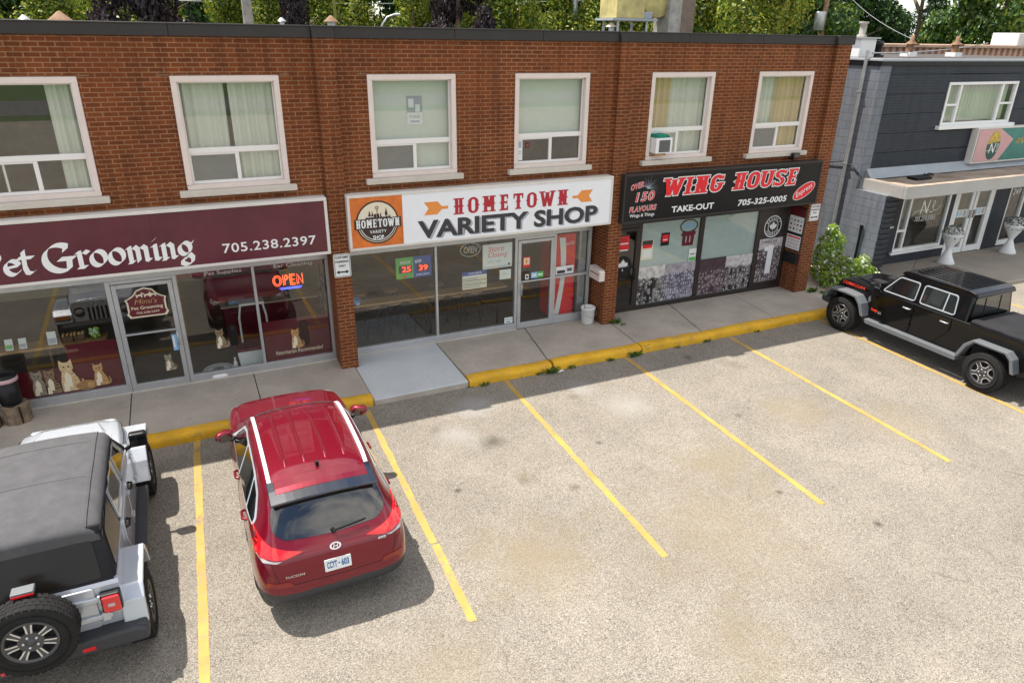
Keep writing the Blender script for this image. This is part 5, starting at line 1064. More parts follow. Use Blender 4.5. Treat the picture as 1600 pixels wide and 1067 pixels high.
P = lambda pts, ax, nm, m, off=.004, step=.06, par=car, sk=.02: project(bvh, pts, ax, off, step, nm, m, par, sk)
mir = lambda pts: [(-a, b) for a, b in pts][::-1]
rw = rpoly([(-.60, 1.42), (.60, 1.42), (.655, 1.27), (.655, 1.16), (.54, 1.085), (.0, 1.06), (-.54, 1.085), (-.655, 1.16), (-.655, 1.27)], .08)
P(rw, 'rear', 'rear_window', 'darkglass', .005, .05)
wb_ = MB(); wb_.tube([(-2.105, -.02, 1.085), (-2.06, .0, 1.12)], .022, 8); wb_.tube([(-2.085, -.02, 1.105), (-2.075, -.2, 1.12), (-2.055, -.40, 1.135)], .012, 6); wb_.build('rear_wiper', M['black'], car)
# spoiler: dark gloss top with red middle plate
def spoiler_part(name, m, prof, hw, lift, parent=car):
    mb = MB(); n = 15; q = len(prof); vs = []
    for i in range(n):
        y = -hw + 2*hw*i/(n-1); k = (abs(y)/.62)**2
        for x, z in prof: vs.append((x + (.055*k if x < -1.6 else .03*k), y, z - .062*k + lift))
    mb.add(vs, [(i*q+a, i*q+(a+1) % q, (i+1)*q+(a+1) % q, (i+1)*q+a) for i in range(n-1) for a in range(q)], 0, False); mb.poly(vs[:q]); mb.poly(vs[-q:])
    return orient(mb.build(name, M[m], parent, bevel=.008, seg=2))
def orient(o):
    bm = bmesh.new(); bm.from_mesh(o.data); bmesh.ops.remove_doubles(bm, verts=bm.verts, dist=1e-5); bmesh.ops.recalc_face_normals(bm, faces=bm.faces); bm.to_mesh(o.data); bm.free(); return o
spoiler_part('spoiler', 'skytintgloss', [(-1.49, 1.545), (-1.49, 1.582), (-1.68, 1.562), (-1.885, 1.512), (-1.89, 1.488), (-1.62, 1.48)], .625, 0)
spoiler_part('spoiler_panel', 'redpaint', [(-1.488, 1.575), (-1.488, 1.588), (-1.66, 1.571), (-1.745, 1.551), (-1.745, 1.540)], .545, 0)
for s_ in (1, -1):
    F = (lambda p: p) if s_ > 0 else mir
    P(F(rpoly([(.36, .965), (.58, .925), (.80, .945), (.915, 1.00), (.915, 1.135), (.82, 1.115), (.70, 1.055), (.54, 1.005)], .02)), 'rear', 'taillight', 'taillight', .010, .04)
    P(F(rpoly([(.60, .918), (.74, .925), (.86, .965), (.80, .905), (.66, .90)], .01)), 'rear', 'reversing_light', 'clearlens', .008, .04)
    P(F(rpoly([(.50, .585), (.80, .60), (.80, .66), (.56, .655)], .02)), 'rear', 'rear_reflector', 'taillight_dark', .008, .04)
    # silver roof rails
    mb = MB(); pth = []
    for k in range(13):
        x = .36 - 1.80*k/12; h = bvh.ray_cast(Vector((x, s_*.585, 3)), Vector((0, 0, -1)))[0]; up = .045 if 0 < k < 12 else .012; pth.append((x, s_*.585, h.z+up))
    n = len(pth); vv = []
    for x, y, z in pth: vv += [(x, y-.024, z-.045), (x, y-.022, z), (x, y+.022, z), (x, y+.024, z-.045)]
    mb.add(vv, [(4*i+k, 4*i+k+1, 4*i+k+5, 4*i+k+4) for i in range(n-1) for k in range(3)]); mb.add(vv[:4], [(0, 1, 2, 3)]); mb.add(vv[-4:], [(3, 2, 1, 0)]); mb.build('roof_rail', M['railsilver'], car, bevel=.004)
    ax = 'left' if s_ > 0 else 'right'
    P(rpoly([(.86, .99), (.72, 1.10), (.40, 1.34), (.10, 1.435), (-.50, 1.46), (-1.0, 1.44), (-1.35, 1.36), (-1.62, 1.17), (-1.60, 1.09), (-1.2, 1.045), (-.2, 1.01)], .05), ax, 'window_surround', 'alu_dull', .004, .07)
    for q in ([(.70, 1.005), (.66, 1.11), (.36, 1.32), (.10, 1.41), (-.26, 1.425), (-.24, 1.03)], [(-.32, 1.03), (-.33, 1.43), (-.8, 1.43), (-1.02, 1.40), (-1.10, 1.07)], [(-1.17, 1.075), (-1.08, 1.39), (-1.32, 1.33), (-1.56, 1.155), (-1.55, 1.105)]):
        P(rpoly(q, .03), ax, 'side_window', 'darkglass', .009, .06)
    for hx in (-.12, -1.08):
        hh = bvh.ray_cast(Vector((hx, s_*3, .90)), Vector((0, -s_, 0)))[0]; mb = MB(); mb.tube([(hx-.11, hh.y+s_*-.005, .90), (hx-.08, hh.y+s_*.035, .905), (hx+.08, hh.y+s_*.035, .905), (hx+.11, hh.y-s_*.005, .90)], [.016, .018, .018, .016], 8); mb.build('door_handle', M['redpaint'], car)
    # mirrors
    c_ = (.70, s_*.985, 1.06); mb = MB(); mb.add([], []); 
    for (r_, a) in ((1, 0),):
        pr = [(.0, -.13), (.05, -.125), (.085, -.10), (.10, -.02), (.095, .06), (.06, .115), (.0, .125)]
        vs = []
        for r1, hgt in pr:
            for k in range(16): t = 2*math.pi*k/16; vs.append((c_[0]+.02+r1*.85*math.cos(t) + (.03 if hgt*s_ < 0 else -.02), c_[1]+hgt, c_[2]+r1*.8*math.sin(t)))
        mb.add(vs, [(i*16+k, i*16+(k+1) % 16, (i+1)*16+(k+1) % 16, (i+1)*16+k) for i in range(len(pr)-1) for k in range(16)], 0, True)
    mb.tube([(.66, s_*.87, 1.0), (.70, s_*.95, 1.03)], .03, 8, 1); mo = mb.build('mirror', [M['redpaint'], M['black']], car)
    mb = MB(); mb.disc(lambda u, v: (c_[0]-.068, u, v), (c_[1], c_[2]), .06, 20, 0, rx=.10); mb.build('mirror_glass', M['darkglass'], mo)
    P(F(rpoly([(.50, .80), (.72, .83), (.80, .86), (.80, .76), (.62, .73), (.50, .74)], .02)), 'front', 'headlight', 'clearlens', .006, .05)
    P(F(rpoly([(.60, .44), (.72, .45), (.72, .52), (.60, .52)], .02)), 'front', 'fog_light', 'clearlens', .006, .05)
P(rpoly([(-.45, .80), (.45, .80), (.50, .70), (.36, .48), (-.36, .48), (-.50, .70)], .03), 'front', 'grille', 'black', .006, .06)
for z in (.56, .63, .71): P([(-.42, z), (.42, z), (.42, z+.02), (-.42, z+.02)], 'front', 'grille_bar', 'chrome', .012, .08)
P(rpoly([(.55, .60), (.80, .66), (1.04, .66), (1.04, -.66), (.80, -.66), (.55, -.60), (.36, -.56), (.36, .56)], .08), 'top', 'windscreen', 'darkglass', .004, .08)
P([(1.02, .70), (1.10, .68), (1.10, -.68), (1.02, -.70)], 'top', 'windscreen_cowl', 'black', .006, .08)
for y in (.36, .13, -.13, -.36):     # roof swages and hood crease
    mb = MB(); pth = []
    for k in range(19): x = .16-1.42*k/18; h = bvh.ray_cast(Vector((x, y, 3)), Vector((0, 0, -1)))[0]; pth.append((x, y, h.z-(.011 if 0 < k < 18 else .034)))
    mb.tube(pth, .030, 16); mb.build('roof_rib', M['redpaint'], car)
mb = MB(); hz = bvh.ray_cast(Vector((-1.30, 0, 3)), Vector((0, 0, -1)))[0].z
mb.prism([(-1.27, hz), (-1.385, hz-.01), (-1.40, hz+.055), (-1.365, hz+.065)], lambda u, v, d: (u, d, v), -.018, .018); mb.build('antenna', M['black'], car, bevel=.006)
# panel gaps: tailgate outline and hatch seams
def seam(pts, ax, wd=.006):
    q = [Vector(p) for p in pts]; L = []; Rr = []
    for i, p in enumerate(q):
        t = (q[min(i+1, len(q)-1)]-q[max(i-1, 0)]).normalized(); n = Vector((-t.y, t.x)); L.append(tuple(p+n*wd/2)); Rr.append(tuple(p-n*wd/2))
    P(L+Rr[::-1], ax, 'panel_gap', 'darkunder', .0022, .05, car, .003)
for s_ in (1, -1):
    seam([(s_*.74, 1.03), (s_*.735, .95), (s_*.705, .80), (s_*.66, .64), (s_*.64, .60)], 'rear')
    ax = 'left' if s_ > 0 else 'right'
    seam([(.72, .98), (.86, .75), (.84, .42)], ax); seam([(-.28, 1.02), (-.27, .42)], ax); seam([(-1.16, 1.06), (-1.0, .75), (-.80, .5)], ax)
seam([(-.64, .60), (0, .585), (.64, .60)], 'rear'); seam([(-.56, -.66), (-.56, .66)] if 0 else [(-1.47, -.64), (-1.455, 0), (-1.47, .64)], 'top')
# number plate, badge, lettering
hp = bvh.ray_cast(Vector((-6, 0, .80)), Vector((1, 0, 0)))[0].x - .014
pz0, pz1 = .665, .815
px_ = lambda z: bvh.ray_cast(Vector((-6, 0, z)), Vector((1, 0, 0)))[0].x
xa, xb = px_(pz0)-.012, px_(pz1)-.012
PF = lambda dd: (lambda u, v: (xa+(xb-xa)*(v-pz0)/(pz1-pz0)-dd, -u, v))
mb = MB(); mb.prism(rpoly([(-.155, pz0), (.155, pz0), (.155, pz1), (-.155, pz1)], .012), lambda u, v, d: PF(d)(u, v), 0, .006); pl_ = mb.build('number_plate', M['paper'], car)
M['plateblue'] = mat('plate blue', (.02, .12, .36), .5)
mb = MB(); text(mb, 'CCYT', PF(.0075), -.128, -.012, .698, .786, 0, .035); text(mb, '603', PF(.0075), .040, .128, .698, .786, 0, .035); text(mb, '-', PF(.0075), .004, .024, .735, .75, 0, .04); mb.build('plate_lettering', M['plateblue'], pl_)
bz = .945; bx = px_(bz)-.008; sl = (px_(1.0)-px_(.93))/.07
BF = lambda dd: (lambda u, v: (bx+sl*(v-bz)-dd, -u, v))
mb = MB(); mb.ring(BF(.004), (0, bz), .027, .034, 36, 0, 1.85); mb.ring(BF(.001), (0, bz), .025, .036, 36, 0, 1.85)
for u0, sl_ in ((-.030, .018), (.012, .018)): mb.poly([BF(.005)(u0-.003, bz-.023), BF(.005)(u0+.006, bz-.023), BF(.005)(u0+.006+sl_, bz+.023), BF(.005)(u0-.003+sl_, bz+.023)])
mb.poly([BF(.0055)(-.02, bz-.007), BF(.0055)(.024, bz+.001), BF(.0055)(.024, bz+.007), BF(.0055)(-.02, bz-.001)]); mb.build('badge', M['chrome'], car)
def letter_patch(s, u0, u1, v0, v1, m, bold=.02, shear=.15):
    vs, fs = glyphs(s, bold, shear, 1.05); out = []
    for a, b in vs: u, v = u0+a*(u1-u0), v0+b*(v1-v0); h = bvh.ray_cast(Vector((-6, -u, v)), Vector((1, 0, 0)))[0]; out.append((h.x-.004, -u, v))
    mb = MB(); mb.add(out, fs); mb.build('lettering', M[m], car)
letter_patch('TUCSON', -.60, -.38, .70, .73, 'chrome'); letter_patch('AWD', .50, .60, .885, .912, 'chrome')
for wx in (1.335, -1.335):
    for s_ in (1, -1): wheel_at(car, (wx, s_*.80, .345), .345, .225, s_, 'suv', False)
bm.free()
finish(car, -1.655, -3.95, 90.2, .93)

# ---------------------------------------------------------------- boxy off-roaders
def xz(y0, y1): return (lambda mb, pts, mi=0: mb.prism(pts, lambda u, v, d: (u, d, v), y0, y1, mi))
def orient(o):
    bm = bmesh.new(); bm.from_mesh(o.data); bmesh.ops.remove_doubles(bm, verts=bm.verts, dist=1e-5); bmesh.ops.recalc_face_normals(bm, faces=bm.faces); bm.to_mesh(o.data); bm.free(); return o
def offroader(root, P_, body, fend, roofm, wb, rearx, cab_r, spare, rim):
    """common front half, doors and wheels; x forward, front axle at +wb/2"""
    fx = wb/2; BW = .735; ZB = 1.20; ZR = 1.80; WT_ = .60
    cowl = fx - .72; tr = .80
    # tub: side outline with wheel arches
    def arch(cx, r=.50): return [(cx+r, .50), (cx+r*.86, .84), (cx+r*.52, .965), (cx-r*.52, .965), (cx-r*.86, .84), (cx-r, .50)]
    side = [(cowl+.16, 1.19), (cowl+.14, .50)] + [(-fx+.52, .50)] + arch(-fx)[1:-1] + [(-fx-.50, .50 if not spare else .58), (rearx, .62), (rearx, ZB-.04), (rearx+.02, ZB), (cowl+.05, ZB+.015)]
    mb = MB(); xz(-BW, BW)(mb, side); o = orient(mb.build('body', M[body], root, bevel=.028, seg=3, ang=40))
    # nose: hood, cowl sides, grille
    hx0, hx1 = cowl+.14, fx+.40
    sec = [(hx0, .70, 1.235), (fx-.2, .675, 1.225), (fx+.2, .64, 1.20), (hx1, .605, 1.14)]
    vs = []
    for x, wd, z in sec: vs += [(x, -wd, .70), (x, -wd, z-.10), (x, -wd*.93, z-.03), (x, -wd*.62, z+.005), (x, 0, z+.015), (x, wd*.62, z+.005), (x, wd*.93, z-.03), (x, wd, z-.10), (x, wd, .70)]
    mb = MB(); mb.add(vs, [(9*i+k, 9*i+k+1, 9*i+k+10, 9*i+k+9) for i in range(3) for k in range(8)], 0, True); mb.poly(vs[:9]); mb.poly(vs[-9:]); orient(mb.build('hood', M[body], root, bevel=.02, seg=2, ang=30))
    for s in (1, -1):
        mb = MB(); vs = [(x+.001, s*(wd*.9+.002), z-.035+.006) for x, wd, z in sec]
        mb.tube([(a, s*(b*1.0-.012), c-.075) for (a, b, c) in [(q[0], q[1]+.014, q[2]) for q in sec]], .006, 6); mb.build('hood_gap', M['darkunder'], root)
    # hood: raised centre
    mb = MB(); q = [(hx0+.02, .46, 1.248), (fx-.1, .42, 1.232), (fx+.20, .34, 1.208)]; vs = []
    for x, wd, z in q: vs += [(x, -wd-.05, z-.02), (x, -wd, z+.018), (x, wd, z+.018), (x, wd+.05, z-.02)]
    mb.add(vs, [(4*i+k, 4*i+k+1, 4*i+k+5, 4*i+k+4) for i in range(2) for k in range(3)]); mb.add(vs[-4:], [(0, 1, 2, 3)]); orient(mb.build('hood_bulge', M[body], root, bevel=.012, seg=2, ang=15))
    mb = MB(); mb.prism(rpoly([(-.60, .58), (.60, .58), (.60, 1.02), (.54, 1.125), (-.54, 1.125), (-.60, 1.02)], .05), lambda u, v, d: (d - (v-.6)*.06, u, v), hx1+.02, hx1+.085); gr = mb.build('grille', M[body], root, bevel=.012)
    for k in range(7): mb = MB(); y = -.255+.085*k; mb.prism(rpoly([(y-.024, .70), (y+.024, .70), (y+.024, .99), (y-.024, .99)], .02), lambda u, v, d: (d - (v-.6)*.06, u, v), hx1+.086, hx1+.090); mb.build('slot', M['black'], gr)
    for s in (1, -1):
        mb = MB(); mb.lathe([(0, .0), (.085, 0), (.095, -.02)], (hx1+.075, s*.44, .90), 24, 0, 'x'); mb.build('headlight', M['clearlens'], root)
        mb = MB(); mb.lathe([(.088, .01), (.10, .012), (.105, -.02)], (hx1+.074, s*.44, .90), 24, 0, 'x'); mb.build('headlight_ring', M['black'], root)
    mb = MB(); mb.prism([(hx1+.06, .50), (hx1+.30, .52), (hx1+.32, .60), (hx1+.30, .68), (hx1+.06, .70)], lambda u, v, d: (u, d, v), -.80, .80); orient(mb.build('front_bumper', M['clad'], root, bevel=.03, seg=2))
    for s in (1, -1):
        # flat-topped front flare
        o_ = [(fx+.56, .70), (fx+.52, .86), (fx+.40, .975), (fx-.05, 1.0), (fx-.34, .985), (fx-.50, .84), (fx-.62, .56)]
        i_ = [(fx+.49, .72), (fx+.46, .82), (fx+.36, .925), (fx-.05, .945), (fx-.30, .93), (fx-.43, .80), (fx-.54, .56)]
        mb = MB(); a, b = s*.575, s*.94; n = len(o_)
        vs = [(x, y, z) for y in (a, b) for x, z in o_] + [(x, y, z) for y in (a, b) for x, z in i_]
        mb.add(vs, [(k, k+1, n+k+1, n+k) for k in range(n-1)] + [(2*n+k, 3*n+k, 3*n+k+1, 2*n+k+1) for k in range(n-1)] + [(n+k, n+k+1, 3*n+k+1, 3*n+k) for k in range(n-1)] + [(k, 2*n+k, 2*n+k+1, k+1) for k in range(n-1)] + [(0, n, 3*n, 2*n), (n-1, 3*n-1, 4*n-1, 2*n-1)])
        orient(mb.build('front_fender', M[fend], root, bevel=.014, seg=2, ang=25))
        mb = MB(); mb.prism(rpoly([(s*.62, .79), (s*.90, .79), (s*.90, .87), (s*.62, .87)], .02), lambda u, v, d: (d, u, v), fx+.545, fx+.565); mb.build('marker_light', M['amber'], root)
        # rear flare
        o_ = [(-fx+.62, .56), (-fx+.50, .84), (-fx+.34, .99), (-fx-.34, .99), (-fx-.47, .88), (-fx-.56, .60)]; i_ = [(-fx+.54, .56), (-fx+.43, .80), (-fx+.30, .94), (-fx-.30, .94), (-fx-.41, .85), (-fx-.49, .60)]
        mb = MB(); a, b = s*.70, s*.935; n = len(o_); vs = [(x, y, z) for y in (a, b) for x, z in o_] + [(x, y, z) for y in (a, b) for x, z in i_]
        mb.add(vs, [(k, k+1, n+k+1, n+k) for k in range(n-1)] + [(2*n+k, 3*n+k, 3*n+k+1, 2*n+k+1) for k in range(n-1)] + [(n+k, n+k+1, 3*n+k+1, 3*n+k) for k in range(n-1)] + [(k, 2*n+k, 2*n+k+1, k+1) for k in range(n-1)] + [(0, n, 3*n, 2*n), (n-1, 3*n-1, 4*n-1, 2*n-1)])
        orient(mb.build('rear_fender', M[fend], root, bevel=.016, seg=2, ang=25))
        mb = MB(); mb.box(-fx-.44, -fx+.44, s*.30, s*.70, .55, .955); mb.build('wheel_well', M['darkunder'], root)
        mb = MB(); mb.box(fx-.60, fx+.42, s*.45, s*.56, .45, .94); mb.build('wheel_well', M['darkunder'], root)
        mb = MB(); mb.prism(rpoly([(cowl-.05+.1, .42), (-fx+.60, .42), (-fx+.62, .52), (cowl+.1, .52)], .03), lambda u, v, d: (u, d, v), s*.74, s*.89); mb.build('side_step', M['clad' if spare else 'greyclad'], root, bevel=.01)
        wheel_at(root, (fx, s*tr, .41), .41, .27, s, rim, 2); wheel_at(root, (-fx, s*tr, .41), .41, .27, s, rim, 2)
    # windscreen frame and cabin sides
    def yy(z): return BW-.015 - (BW-.015-WT_)*(z-ZB)/(ZR-ZB)
    cx0, cx1 = cowl+.10, cowl-.47          # base, top of the windscreen
    r0, r1 = cab_r                         # rear of cabin at belt, at roof
    g_ = []
    cab = MB(); zt = ZR-.06
    b4 = [(cx0, ZB), (cx1, zt), (r1, zt), (r0, ZB)]
    n = 4; vs = [(x, yy(z), z) for x, z in b4] + [(x, -yy(z), z) for x, z in b4]
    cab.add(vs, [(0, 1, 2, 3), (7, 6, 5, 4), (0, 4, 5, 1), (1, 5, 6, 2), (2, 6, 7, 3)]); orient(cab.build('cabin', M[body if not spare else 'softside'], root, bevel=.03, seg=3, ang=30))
    def plate(name, pts, s, m, off, th=.012, rad=.05, par=root, ring=0):
        q = rpoly(pts, rad) if rad else pts; mb = MB()
        f = lambda u, v, d: (u, s*(yy(v)+d), v)
        if ring:
            q2 = [tuple(p) for p in inflate(q, -ring)]; k = len(q); 
            if len(q2) == k:
                qq = q if sum(q[i][0]*q[(i+1) % k][1]-q[(i+1) % k][0]*q[i][1] for i in range(k)) > 0 else q[::-1]
                mb.add([f(u, v, off) for u, v in qq]+[f(u, v, off) for u, v in q2]+[f(u, v, off-th) for u, v in qq]+[f(u, v, off-th) for u, v in q2], [(i, (i+1) % k, k+(i+1) % k, k+i) for i in range(k)]+[(i, 2*k+i, 2*k+(i+1) % k, (i+1) % k) for i in range(k)]+[(k+i, k+(i+1) % k, 3*k+(i+1) % k, 3*k+i) for i in range(k)])
        else: mb.prism(q, f, off-th, off)
        return mb.build(name, M[m], par)
    # windscreen
    wsq = [(-.60, 0.06), (.60, .06), (.53, .94), (-.53, .94)]; mb = MB(); f = lambda u, v, d: (cx0+(cx1-cx0)*v+d*.86, u, ZB+(zt-ZB)*v+d*.5)
    mb.prism(rpoly(wsq, .05), f, .004, .016); mb.build('windscreen', M['darkglass'], root)
    return dict(fx=fx, BW=BW, ZB=ZB, ZR=ZR, WT=WT_, yy=yy, plate=plate, cowl=cowl, cx0=cx0, cx1=cx1, zt=zt)
def jmirror(root, D, s, m='black'):
    x = D['cowl']-.02; mb = MB(); mb.prism(rpoly([(s*.80, 1.235), (s*1.02, 1.235), (s*1.02, 1.44), (s*.80, 1.44)], .04), lambda u, v, d: (d, u, v), x-.06, x+.06); mo = mb.build('mirror', M[m], root, bevel=.02)
    mb = MB(); mb.prism(rpoly([(s*.815, 1.25), (s*1.005, 1.25), (s*1.005, 1.425), (s*.815, 1.425)], .03), lambda u, v, d: (d, u, v), x-.066, x-.061); mb.build('mirror_glass', M['darkglass'], mo)
    mb = MB(); mb.tube([(x, s*.70, 1.19), (x, s*.84, 1.26)], .03, 8); mb.build('mirror_arm', M['black'], mo)
def jdoors(root, D, edges, body, handle, zs=.52):
    for s in (1, -1):
        for (x0, x1, slope) in edges:     # door skins proud of the tub with real gaps
            pts = [(x0, zs+.03), (x0, D['ZB']-.015), (x1, D['ZB']-.015), (x1, zs+.03)] if not slope else [(x0, zs+.03), (x0, D['ZB']-.015), (x1, D['ZB']-.015), (x1, zs+.40), (x1+slope, zs+.03)]
            mb = MB(); mb.prism(rpoly(pts, .05), lambda u, v, d: (u, d, v), s*(D['BW']-.005), s*(D['BW']+.022)); dr = orient(mb.build('door', M[body], root, bevel=.008, seg=2))
            hx = x1+.13; mb = MB(); y = s*(D['BW']+.026); mb.box(hx-.07, hx+.07, y-s*.006, y+s*.001, 1.02, 1.10); mb.build('handle_recess', M['black'], dr)
            mb = MB(); mb.tube([(hx-.085, y, 1.068), (hx-.07, y+s*.035, 1.07), (hx+.07, y+s*.035, 1.07), (hx+.085, y, 1.068)], .014, 8); mb.build('door_handle', M[handle], dr)
            for hz in (.68, 1.02): mb = MB(); mb.box(x0+.01, x0+.10, y-s*.004, y+s*.016, hz, hz+.05); mb.build('hinge', M[body], dr, bevel=.006)

# --- silver white soft-top
jp = thing('parked_car', 'silver white off-roader with dark soft top and spare wheel parked at left edge', 'car')
D = offroader(jp, None, 'silverpaint', 'silverpaint', 'softtop', 3.008, -1.99, (-1.93, -1.70), True, 'jeep')
jdoors(jp, D, [(.78, -.10, 0), (-.13, -.92, .22)], 'silverpaint', 'black')
# roof cloth: gently arched, with bow ridges
mb = MB(); xs_ = [D['cx1']+.06, D['cx1']-.02, .16, -.02, -.10, -.5, -.80, -.88, -1.25, -1.60, -1.76, -1.80]; hs = [-.05, .0, .015, .03, .028, .018, .03, .028, .015, 0, -.025, -.08]; vs = []
for x, h in zip(xs_, hs): vs += [(x, y, 1.80+h+e) for y, e in ((-.66, -.17), (-.645, -.10), (-.60, -.035), (-.50, -.002), (-.25, .012), (0, .016), (.25, .012), (.50, -.002), (.60, -.035), (.645, -.10), (.66, -.17))]
n = len(xs_); mb.add(vs, [(11*i+k, 11*i+k+1, 11*i+k+12, 11*i+k+11) for i in range(n-1) for k in range(10)], 0, True)
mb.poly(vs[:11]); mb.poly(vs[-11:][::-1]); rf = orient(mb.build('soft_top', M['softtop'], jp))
for x in (.0, -.82): mb = MB(); mb.tube([(x, y, 1.835+e) for y, e in ((-.56, -.03), (-.48, -.008), (-.25, .006), (0, .01), (.25, .006), (.48, -.008), (.56, -.03))], .006, 6); mb.build('seam', M['softtop'], rf)
for s in (1, -1):
    mb = MB(); mb.tube([(x, s*.535, 1.80+h-.004) for x, h in zip(xs_[1:-1], hs[1:-1])], .006, 6); mb.build('seam', M['softtop'], rf)
    mb = MB()   # black side band of the top with soft folds
    vs = []
    for i in range(25):
        t = i/24; x = D['cx1']+.06 + (-1.80-D['cx1']-.06)*t; wv = .010*math.sin(t*37)+.006*math.sin(t*81+1)
        vs += [(x, s*(D['yy'](1.80)+.075+wv*.5), 1.70), (x, s*(D['yy'](1.72)+.045+wv), 1.645), (x, s*(D['yy'](1.62)+.012), 1.615)]
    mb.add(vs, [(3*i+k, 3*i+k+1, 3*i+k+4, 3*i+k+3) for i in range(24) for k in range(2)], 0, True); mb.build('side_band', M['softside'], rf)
    pl = D['plate']
    for q in ([(.66, 1.225), (.31, 1.625), (-.09, 1.625), (-.07, 1.225)], [(-.14, 1.225), (-.16, 1.625), (-.86, 1.625), (-.93, 1.225)]):
        pl('window_frame', q, s, 'silverpaint', .020, .02, .05, jp, .045); pl('side_window', [(a*.985, b) for a, b in q], s, 'carglass', .008, .004, .05)
    pl('quarter_window', [(-.99, 1.22), (-.97, 1.60), (-1.58, 1.56), (-1.80, 1.24)], s, 'softwin', .012, .01, .05)
    jmirror(jp, D, s)
# interior seats seen through the glass
for x in (.05, -.85):
    for s in (1, -1): mb = MB(); mb.prism(rpoly([(x+.25, .85), (x-.20, .80), (x-.36, 1.42), (x-.24, 1.45), (x-.08, 1.0), (x+.25, 1.0)], .05), lambda u, v, d: (u, d, v), s*.12, s*.60); mb.build('seat', M['darkunder'], jp, bevel=.02)
# rear cloth, vinyl window, tailgate, spare
def RB(u, v, d=0): t = (v-1.19)/(1.70-1.19); return (-1.955+.205*t-d, u*(1-.115*t), v+d*.35)
mb = MB(); mb.prism([(-.70, 1.19), (.70, 1.19), (.74, 1.70), (-.74, 1.70)], RB, .0, .012); mb.build('rear_curtain', M['softside'], jp)
mb = MB(); mb.prism(rpoly([(-.60, 1.23), (.60, 1.23), (.62, 1.62), (-.62, 1.62)], .05), RB, .0125, .018); mb.build('rear_window', M['softwin'], jp)
mb = MB(); mb.prism([(-.70, 1.66), (.70, 1.66), (.76, 1.76), (-.76, 1.76)], RB, -.02, .03); mb.build('rear_flap', M['softside'], jp, bevel=.015)
xr = -1.99
mb = MB(); mb.prism(rpoly([(-.50, .66), (.50, .66), (.50, 1.175), (-.50, 1.175)], .04), lambda u, v, d: (d, u, v), xr-.028, xr+.0); tg = orient(mb.build('tailgate', M['silverpaint'], jp, bevel=.012))
for z in (1.03, .80): mb = MB(); mb.prism([(-.62, z-.025), (-.05, z-.045), (-.05, z+.045), (-.62, z+.03)], lambda u, v, d: (d, u, v), xr-.055, xr-.02); mb.build('hinge', M['silverpaint'], tg, bevel=.012); mb = MB(); mb.box(xr-.065, xr-.03, -.60, -.52, z-.05, z+.055); mb.build('hinge_knuckle', M['silverpaint'], tg, bevel=.01)
for s in (1, -1):
    mb = MB(); mb.prism(rpoly([(s*.545, .87), (s*.735, .87), (s*.735, 1.10), (s*.545, 1.10)], .02), lambda u, v, d: (d, u, v), xr-.085, xr+.02); tl = mb.build('taillight', M['black'], jp, bevel=.015)
    mb = MB(); mb.prism(rpoly([(s*.56, .885), (s*.725, .885), (s*.725, 1.085), (s*.56, 1.085)], .02), lambda u, v, d: (d, u, v), xr-.115, xr-.08); mb.build('lens', M['taillight'], tl, bevel=.012)
    mb = MB(); mb.prism(rpoly([(s*.61, .965), (s*.675, .965), (s*.675, 1.005), (s*.61, 1.005)], .01), lambda u, v, d: (d, u, v), xr-.118, xr-.114); mb.build('reversing_light', M['clearlens'], tl)
mb = MB(); mb.prism(rpoly([(-.93, .47), (.93, .47), (.93, .62), (.80, .66), (-.80, .66), (-.93, .62)], .05), lambda u, v, d: (d, u, v), xr-.19, xr+.02); bp_ = orient(mb.build('rear_bumper', M['clad'], jp, bevel=.03, seg=2))
for s in (1, -1): mb = MB(); mb.box(xr-.15, xr+.35, s*.80, s*.925, .48, .66); mb.build('bumper_end', M['clad'], bp_, bevel=.03); mb = MB(); mb.box(xr-.196, xr-.185, s*.30, s*.42, .53, .575); mb.build('reflector', M['taillight'], bp_)
hub = wheel_at(jp, (xr-.24, .05, .98), .41, .265, 1, 'jeep', 2, 'spare_wheel'); hub.rotation_euler = (0, 0, R(90))
mb = MB(); mb.tube([(xr-.02, .05, .98), (xr-.2, .05, .98)], .10, 14); mb.build('spare_carrier', M['black'], jp)
mb = MB(); mb.prism(rpoly([(-.05, 1.405), (.15, 1.405), (.15, 1.45), (-.05, 1.45)], .012), lambda u, v, d: (d, u, v), xr-.17, xr-.05); bl = mb.build('brake_light', M['greyclad'], jp, bevel=.008); mb = MB(); mb.prism([(-.045, 1.408), (.145, 1.408), (.145, 1.425), (-.045, 1.425)], lambda u, v, d: (d, u, v), xr-.180, xr-.171); mb.build('lens', M['taillight'], bl)
mb = MB(); mb.tube([(xr-.05, .05, 1.0), (xr-.06, .05, 1.42)], .025, 8); mb.build('brake_light_post', M['black'], jp)
finish(jp, -4.40, -4.06, 90.3, .92)

